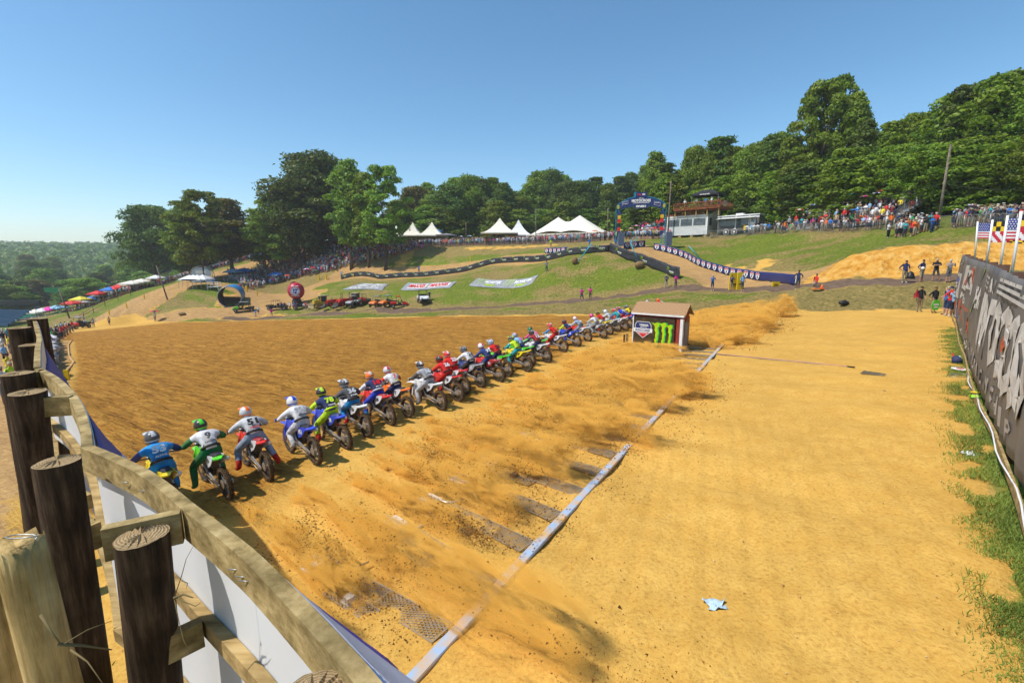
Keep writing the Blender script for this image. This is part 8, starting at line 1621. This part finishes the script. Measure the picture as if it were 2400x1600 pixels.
def tractor(p, rz, label, cab=False, bucket=True, s=1.0):
    r = empty('tractor', p, rz, label, 'tractor', scale=s); B = plas('red'); MB().box((.9, 0, 1.05), (1.5, .6, .55)).build('hood', B, r); MB().box((-.1, 0, .75), (2.4, .5, .35)).build('chassis', M_black, r); MB().box((-.5, 0, 1.15), (.5, .5, .15)).build('seat', M_seatk, r); MB().box((-.75, 0, 1.4), (.1, .5, .4)).build('seat_back', M_seatk, r)
    for sg in (1, -1): vwheel(r, (-.7, .62 * sg, .65), .66, .4, B); vwheel(r, (1.25, .52 * sg, .38), .38, .25, B); MB().box((-.7, .62 * sg, 1.33), (.9, .42, .06)).build('fender', B, r)
    if cab: MB().box((-.35, 0, 1.7), (1.1, 1.0, .9)).build('cab', M_glass, r); MB().box((-.35, 0, 2.2), (1.3, 1.2, .12)).build('roof', mat('tan roof', (.4, .33, .22)), r)
    else:
        c = MB(); c.tube([(-1.0, .5, 1.0), (-1.0, .5, 2.35), (-1.0, .25, 2.5), (-1.0, -.25, 2.5), (-1.0, -.5, 2.35), (-1.0, -.5, 1.0)], .05, 6); c.build('roll_bar', M_black, r)
    MB().tube([(.9, .2, 1.3), (.9, .2, 1.85)], .04, 6).build('exhaust', M_black, r)
    if bucket:
        for sg in (1, -1): m_ = MB(); m_.beam((.0, .42 * sg, 1.35), (1.5, .42 * sg, 1.25), .1, .16); m_.beam((1.5, .42 * sg, 1.25), (2.3, .42 * sg, .4), .1, .16); m_.build('loader_arm', B, r)
        m_ = MB(); m_.prism([(2.2, .1), (2.9, .05), (2.85, .12), (2.35, .3), (2.3, .75), (2.2, .75)], 'y', 1.5); m_.build('bucket', mat('dark bucket', (.06, .055, .05), .6), r)
    return r
tractor(G(790, 718, 82), -2.5, 'red tractor with roll bar, first right of the yellow bulldozer', bucket=True); tractor(G(813, 716, 81), -2.2, 'red tractor with raised roll bar in the middle of the row'); tractor(G(838, 713, 82.5), -.3, 'red tractor with tan cab roof right of the other tractors', cab=True, bucket=False)
def dozer(p, rz):
    r = empty('bulldozer', p, rz, 'yellow bulldozer with glazed cab and wide blade in the machine row', 'bulldozer', scale=.95); Y = mat('machine yellow', (.58, .36, .03), .5, dirt=.35)
    for sg in (1, -1):
        m_ = MB(); m_.prism([(-1.4, .15), (-1.2, .0), (1.2, .0), (1.4, .15), (1.45, .45), (1.1, .75), (-1.1, .75), (-1.45, .5)], 'y', .5, 0, (0, .85 * sg, 0)); m_.build('track', mat('steel track', (.16, .11, .06), .8, dirt=.5), r)
        for k in range(11): MB().box((-1.2 + k * .24, .85 * sg, .77), (.16, .54, .05)).build('track_shoe', mat('steel track', (.16, .11, .06)), r)
    MB().box((.75, 0, 1.25), (1.4, 1.0, .75)).build('engine_cover', Y, r); MB().box((-.5, 0, .95), (1.5, 1.3, .6)).build('body', Y, r); MB().box((-.45, 0, 1.85), (1.15, 1.2, 1.1)).build('cab', M_glass, r); MB().box((-.45, 0, 2.47), (1.5, 1.45, .14)).build('roof', mat('tan roof', (.4, .33, .22)), r)
    for sx_ in (-1, 1):
        for sy in (-1, 1): MB().box((-.45 + sx_ * .58, sy * .6, 1.85), (.09, .09, 1.15)).build('cab_post', Y, r)
    m_ = MB(); m_.prism([(1.9, .0), (2.05, .1), (1.98, .5), (2.08, .95), (1.95, .95), (1.85, .5)], 'y', 2.8); m_.build('blade', mat('worn blade', (.35, .27, .14), .5), r)
    for sg in (1, -1): MB().beam((0, 1.15 * sg, .4), (1.95, 1.15 * sg, .4), .12, .18).build('push_arm', Y, r)
    MB().tube([(.8, .3, 1.6), (.8, .3, 2.2)], .06, 8).build('exhaust', M_black, r)
dozer(G(752, 721, 84), -2.35)
MB().box((0, 0, 0), (.1, .1, .1)) if 0 else None
# ------------------------------------------------------------------ valley: pond, lift, stage, rope fence
mb = MB(); pz = -10.25; pz = min(zt(-142, 128), -9.5) + 1.05; mb.add([(-142 + 44 * math.cos(k * .2618), 128 + 18 * math.sin(k * .2618), pz) for k in range(24)], [tuple(range(24))]); o = mb.build('pond_water', mat('green pond water', (.02, .20, .13), .12, (.03, .26, .17), .3, spec=.5)); tag(o, kind='structure')
a = GD(120, 116); r = empty('scissor_lift', a, .2, 'green scissor lift raised above the valley crowd', 'lift'); GL = mat('lift green', (.02, .22, .08), .5)
MB().box((0, 0, .6), (2.6, 1.4, .8)).build('base', GL, r); MB().box((0, 0, 6.6), (3.2, 1.6, .2)).build('platform', GL, r)
for z in (7.2, 7.7): mb = MB(); [mb.beam(u, v, .06, .06) for u, v in (((-1.6, -.8, z), (1.6, -.8, z)), ((-1.6, .8, z), (1.6, .8, z)), ((-1.6, -.8, z), (-1.6, .8, z)), ((1.6, -.8, z), (1.6, .8, z)))]; mb.build('guard_rail', GL, r)
MB().box((0, -.82, 7.2), (3.2, .03, .9)).build('panel', GL, r)
for k in range(4):
    for sg in (1, -1): MB().beam((-1.1 * sg, .3, 1 + k * 1.4), (1.1 * sg, .3, 2.4 + k * 1.4), .1, .12).build('scissor_arm', GL, r)
person(a + Vector((0, 0, 6.72)), 'phone', 'tan', D_, 'person standing on the raised green lift platform')
a = GD(28, 126); r = empty('truss_gate', a, .1, 'black truss gate with claw print at the far left of the valley', 'arch')
for x in (-6, 5.4): mb = MB(); mb.beam((x, 0, 0), (x, 0, 6.4), .7, .7); mb.build('truss_leg', M_black, r)
MB().box((-.3, 0, 6.2), (12, .7, 1.2)).build('truss_beam', M_black, r); MB().box((5.4, -.4, 3), (2.2, .06, 4.5)).build('print_panel', M_blkb, r); mb = MB(); [put_poly(mb, CLAW, (4.9 + k * .5, -.46, 2.6), .5, 1.3, (1, 0, 0), (0, 0, 1)) for k in range(3)]; mb.build('claw_print', M_lk, r)
a, b = G(215, 748, 100), G(500, 0, 0) if 0 else GD(178, 84); 
rf = empty('rope_fence', GD(178, 88), 0, 'rusty post and rail fence curving down to the pond', 'fence'); LN = [GD(178, 88), GD(170, 94), GD(180, 99), GD(205, 103), GD(235, 107), GD(268, 110), GD(300, 113)]; pr = None
for i, p in enumerate(LN):
    q_ = p - rf.location; mb = MB(); mb.tube([q_, q_ + Vector((0, 0, 1.5))], .06, 6); mb.build('fence_post', M_brownp, rf)
    if pr is not None:
        for z in (.8, 1.4): mb = MB(); mb.tube([pr + Vector((0, 0, z)), q_ + Vector((0, 0, z))], .05, 5); mb.build('rail', mat('rusty rail', (.2, .08, .03), .8), rf)
    pr = q_
for px, d, w, lab in ((-30, 100, 7, 'blue and teal grandstand block behind the left fence posts'),):
    p = GD(px, d); r = empty('blue_stand', p, -.2, lab, 'stand')
    for k in range(7): MB().box((-2, k * .7, .8 + k * .42), (w * 1.6, .6, .12)).build('seat_row', mat('blue stand seat', (.012, .05, .13), .6), r); MB().box((-2, k * .7 - .3, .5 + k * .42), (w * 1.6, .04, .5)).build('riser', mat('teal riser', (.008, .06, .1), .6), r)
# people and things by the left fence
SPEC_ = [(8, 950, 17.5, 'phone', 'white', 'spectator in white shirt and black shorts closest behind the near fence posts'), (30, 935, 20, 'shade', 'lime', 'spectator in lime cap and shirt behind the fence'), (55, 900, 23, 'idle', 'maroon', 'spectator in maroon shirt beside the lime capped one'), (20, 900, 23, 'phone', 'yellow', 'spectator in yellow and blue filming behind the fence'), (48, 880, 26, 'shade', 'yellow', 'spectator in yellow black shirt with raised arm'), (35, 850, 30, 'phone', 'red', 'spectator in red jacket left of the farthest fence post'), (8, 860, 30, 'idle', 'light blue', 'spectator in pale blue at the left edge'), (48, 800, 42, 'trous', 'navy', 'tall figure in navy standing above the farthest fence post')]
for px, py, d, po, sh, lab in SPEC_: p = on_pad(px + 8, py); person(p, po, sh, RIDE - .9 - math.pi / 2 + random.uniform(-.3, .3), lab, None, 1.03)
for i in range(34):
    px = cq.uniform(-30, 128); d = cq.uniform(26, 62); lim = np.interp(d, [26, 62], [55, 118]); px = min(px, lim); low_p = GD(px, d); sh = pick(cq); person(low_p, cq.choice(['lean', 'phone', 'idle', 'shade']), sh, .2 + cq.uniform(-.5, .5), f'spectator in {sh} shirt in the crowd beyond the wooden fence at the far left', 'spectators beyond the wooden fence', 1.0, False)
for i in range(5): p = GD(120 + i * 7, 58 + 4 * i); person(p, 'lean', ('red', 'red', 'orange', 'black', 'red')[i], .3, f'{ORD[i + 1]} of the marshals in {("red", "red", "orange", "black", "red")[i]} leaning over the white barrier', None, 1.0, False)
for i, (px, d) in enumerate(((122, 73), (132, 74))): person(GD(px, d), 'idle', 'light blue', D_, f'{("left", "right")[i]} person in pale blue by the pond end of the start field', None)
r_, P_, o_ = drape('barrier_banner', [(118,902,22),(120,868,27.5),(128,838,34),(130,815,41),(122,798,48),(133,786,54),(146,787,53)], 1.15, mat('wrinkled white banner', (.55, .54, .56), .7, (.2, .2, .26), 1.5), 'crumpled white printed banner on the low barrier left of the start field', wavy=.8, seed=12)
hs = [(150,915,1),(146,880,1),(166,860,1),(173,850,1),(162,835,1),(160,810,1),(168,798,1)]; mb = MB(); mb.tube([on_pad(a, b) + Vector((0, 0, .05)) for a, b, _ in hs], .07, 8); tag(mb.build('hose', mat('straw coloured hose', (.5, .3, .12), .8)), 'sand coloured padded hose curving along the left side of the start field', 'hose')
p = on_pad(158, 890); mb = MB(); mb.box((0, 0, .3), (.25, .08, .6)); tag(mb.build('track_marker', mat('yellow board', (.72, .48, .01)), None, p), 'yellow marker standing on the hose beside the barrier shadow', 'marker post')
p = at(35, 1128, 3.2); p.z = plane_z(p.x, p.y) + .5; mb = MB(); mb.box((0, 0, 0), (.4, .28, .3)); mb.box((.0, -.145, .02), (.08, .005, .06), mi=1); tag(mb.build('cardboard_box', [mat('cardboard', (.33, .23, .12), .9), M_white], None, G(30, 1135, 3.4) + Vector((0, 0, .15)), .4), 'brown cardboard box on the ground left of the fence', 'box')
q = random.Random(3); mb = None
for i in range(9): mb = MB(); a = G(10 + i * 5, 1112, 3.6) + Vector((q.uniform(-.1, .1), q.uniform(-.2, .2), .05)); mb.beam(a, a + Vector((q.uniform(-.3, .3), q.uniform(-.3, .3), .12)), .05, .025); tag(mb.build('wood_scrap', M_log), 'loose split wood scrap on the heap left of the fence', 'wood scrap', 'wood scraps heaped left of the fence')
# air
HZ = None
# ------------------------------------------------------------------ dust thrown up behind the bikes
def dust_mat():
    m = bpy.data.materials.new('dust in the air'); m.use_nodes = True; nt = m.node_tree; N, L = nt.nodes, nt.links; N.clear()
    out = N.new('ShaderNodeOutputMaterial'); pv = N.new('ShaderNodeVolumePrincipled'); L.new(pv.outputs[0], out.inputs['Volume'])
    pv.inputs['Color'].default_value = (.978, .59, .13, 1); pv.inputs['Anisotropy'].default_value = -.3
    tc = N.new('ShaderNodeTexCoord'); oi = N.new('ShaderNodeObjectInfo'); sp = N.new('ShaderNodeSeparateXYZ'); L.new(tc.outputs['Object'], sp.inputs[0])
    def mt(op, a, b=None, c=None, clamp=False):
        x = N.new('ShaderNodeMath'); x.operation = op; x.use_clamp = clamp
        for i, q in enumerate((a, b, c)):
            if q is None: continue
            if isinstance(q, (int, float)): x.inputs[i].default_value = q
            else: L.new(q, x.inputs[i])
        return x.outputs[0]
    X, Y, Z = sp.outputs
    r = mt('ADD', mt('MULTIPLY', mt('POWER', mt('MAXIMUM', X, 0.0), .8), .62), .13)
    yy = mt('DIVIDE', Y, r); zz = mt('DIVIDE', mt('SUBTRACT', Z, mt('MULTIPLY', X, .36)), mt('MULTIPLY', r, .72))
    d2 = mt('ADD', mt('MULTIPLY', yy, yy), mt('MULTIPLY', zz, zz))
    env = mt('SUBTRACT', 1.0, d2)
    mp = N.new('ShaderNodeMapping'); mp.inputs['Scale'].default_value = (2.7, 1.3, 1.7); L.new(tc.outputs['Object'], mp.inputs[0])
    cb = N.new('ShaderNodeCombineXYZ'); L.new(mt('MULTIPLY', oi.outputs['Random'], 37.0), cb.inputs[0]); L.new(mt('MULTIPLY', oi.outputs['Random'], 91.0), cb.inputs[1]); L.new(cb.outputs[0], mp.inputs['Location'])
    nz = N.new('ShaderNodeTexNoise'); nz.inputs['Scale'].default_value = 2.3; nz.inputs['Detail'].default_value = 4; nz.inputs['Roughness'].default_value = .66; nz.inputs['Distortion'].default_value = .5; L.new(mp.outputs[0], nz.inputs['Vector'])
    tail = N.new('ShaderNodeMapRange'); tail.interpolation_type = 'SMOOTHSTEP'; tail.inputs[1].default_value = 1.02; tail.inputs[2].default_value = .80; L.new(mt('ADD', X, mt('MULTIPLY', d2, .06)), tail.inputs[0])
    head = N.new('ShaderNodeMapRange'); head.interpolation_type = 'SMOOTHSTEP'; head.inputs[1].default_value = .02; head.inputs[2].default_value = .45; head.inputs[3].default_value = .0; L.new(X, head.inputs[0])
    body = mt('ADD', mt('MULTIPLY', env, .6), mt('MULTIPLY', mt('SUBTRACT', nz.outputs['Fac'], .572), 13.0), None)
    wisp = mt('MULTIPLY', mt('MAXIMUM', env, 0.0), .02)
    dn = mt('ADD', mt('MULTIPLY', mt('MINIMUM', mt('MAXIMUM', mt('MULTIPLY', body, mt('GREATER_THAN', env, 0.0)), 0.0), 1.0), mt('MAXIMUM', mt('MINIMUM', mt('MULTIPLY', env, 3.0), 1.0), 0.0)), wisp)
    dens = mt('MULTIPLY', mt('MULTIPLY', dn, mt('MULTIPLY', tail.outputs[0], mt('ADD', mt('MULTIPLY', head.outputs[0], .95), .05))), DUST_K)
    L.new(dens, pv.inputs['Density'])
    try: m.cycles.volume_step_rate = 0.4
    except Exception: pass
    return m
DUST_K = 42.0
M_dust = dust_mat()
mb = MB(); mb.box((.5, 0, .5), (1, 2, 1)); DM = mb.mesh('dust_cloud'); DM.materials.append(M_dust)
rq = random.Random(21); clv, clf = [], []
NEAR = {0: (5.8, .62, .8, 1.0), 1: (5.4, .55, .8, 1.0), 2: (8.3, .8, 1.15, 1), 3: (5.6, .5, .8, 1), 4: (6.0, .6, 1.0, 1), 5: (5.4, .5, .8, 1), 6: (6.8, .75, 1.2, 1), 7: (5.2, .6, .9, 1), 8: (6.2, .7, 1.1, 1), 9: (7.6, .85, 1.3, 1), 10: (6.4, .7, 1.1, 1), 11: (6.0, .6, 1.0, 1), 12: (7.6, .9, 1.4, 1)}
DSPEC = []
for i, r_ in enumerate(RID):
    t_, s_ = r_[0], r_[1]; az = R(58 - (50 - .42 * t_)); L_, w_, h_, _ = NEAR.get(i, (rq.uniform(5.6, 8.3), rq.uniform(.7, .95), rq.uniform(1.0, 1.5), 1))
    if 17 < i < 26: h_ *= .62; w_ *= .8
    if i > 25: L_, h_, w_ = rq.uniform(8, 10), 1.6, 1.2
    DSPEC.append((s_ - .25, t_, -az, L_, w_, h_, i))
for i, (s_, t_, yaw, L_, w_, h_) in enumerate([(8.9, 2.6, -.12, 5.0, .6, .8), (7.5, 16.5, -.28, 5.5, 1.1, 1.2), (7.0, 28, -.3, 6, 1.4, 1.4), (6.5, 36, -.3, 6, 1.5, 1.7), (5.5, 42, -.32, 6, 1.5, 2.0)]): DSPEC.append((s_, t_, yaw, L_, w_, h_, 100 + i))
for (s_, t_, yaw, L_, w_, h_, i) in DSPEC:
    o = bpy.data.objects.new('dust_cloud', DM); COL.objects.link(o); tag(o, 'golden dust thrown back from the rear wheels across the start gates', 'dust', kind='stuff')
    frame_s(o, s_, t_, .0, yaw + math.pi); o.matrix_basis = o.matrix_basis @ Matrix.Diagonal((L_, w_, h_ * 1.15, 1))
    Mx = o.matrix_basis
    cls = [(rq.uniform(.45, 1.06), rq.gauss(0, .3), rq.uniform(.05, .6)) for _ in range(7)]
    for _ in range(2300 if i < 14 else 900):
        if rq.random() < .6: c0 = rq.choice(cls); x = c0[0] + rq.gauss(0, .05); y = c0[1] + rq.gauss(0, .13); z = abs(c0[2] + rq.gauss(0, .13))
        else: x = rq.random() ** .55 * 1.14; y = rq.gauss(0, .36) * (.2 + .8 * x); z = abs(rq.gauss(0, .42)) * (.15 + .85 * x)
        p = Mx @ Vector((x, y, z)); r0 = rq.choice((.004, .005, .006, .008, .010, .016)) * rq.uniform(.8, 1.3) * (1 + t_ * .03); k = len(clv); a = rq.uniform(0, 6)
        clv += [p + Vector((r0 * math.cos(a), r0 * math.sin(a), 0)), p + Vector((r0 * math.cos(a + 2), r0 * math.sin(a + 2), r0 * .4)), p + Vector((r0 * math.cos(a + 4), r0 * math.sin(a + 4), -r0 * .5)), p + Vector((0, 0, r0))]
        clf += [(k, k + 1, k + 3), (k + 1, k + 2, k + 3)]
me = bpy.data.meshes.new('flying_clods'); me.from_pydata(clv, [], clf); o = bpy.data.objects.new('flying_clods', me); COL.objects.link(o); me.materials.append(mat('damp clod', (.26, .115, .022), .95, (.10, .04, .008), .9)); tag(o, 'dark specks of soil flying in the dust behind the bikes', 'soil', kind='stuff')
# ------------------------------------------------------------------ air: thin even haze round the whole place
hm = bpy.data.materials.new('thin haze'); hm.use_nodes = True; hn = hm.node_tree; hn.nodes.clear(); ho = hn.nodes.new('ShaderNodeOutputMaterial'); hv = hn.nodes.new('ShaderNodeVolumePrincipled'); hv.inputs['Color'].default_value = (.82, .90, 1.0, 1); hv.inputs['Density'].default_value = .0003; hv.inputs['Anisotropy'].default_value = .2; hn.links.new(hv.outputs[0], ho.inputs['Volume'])
mb = MB(); mb.box((0, 1180, 15), (5200, 2760, 70)); o = mb.build('haze', hm); tag(o, kind='stuff')
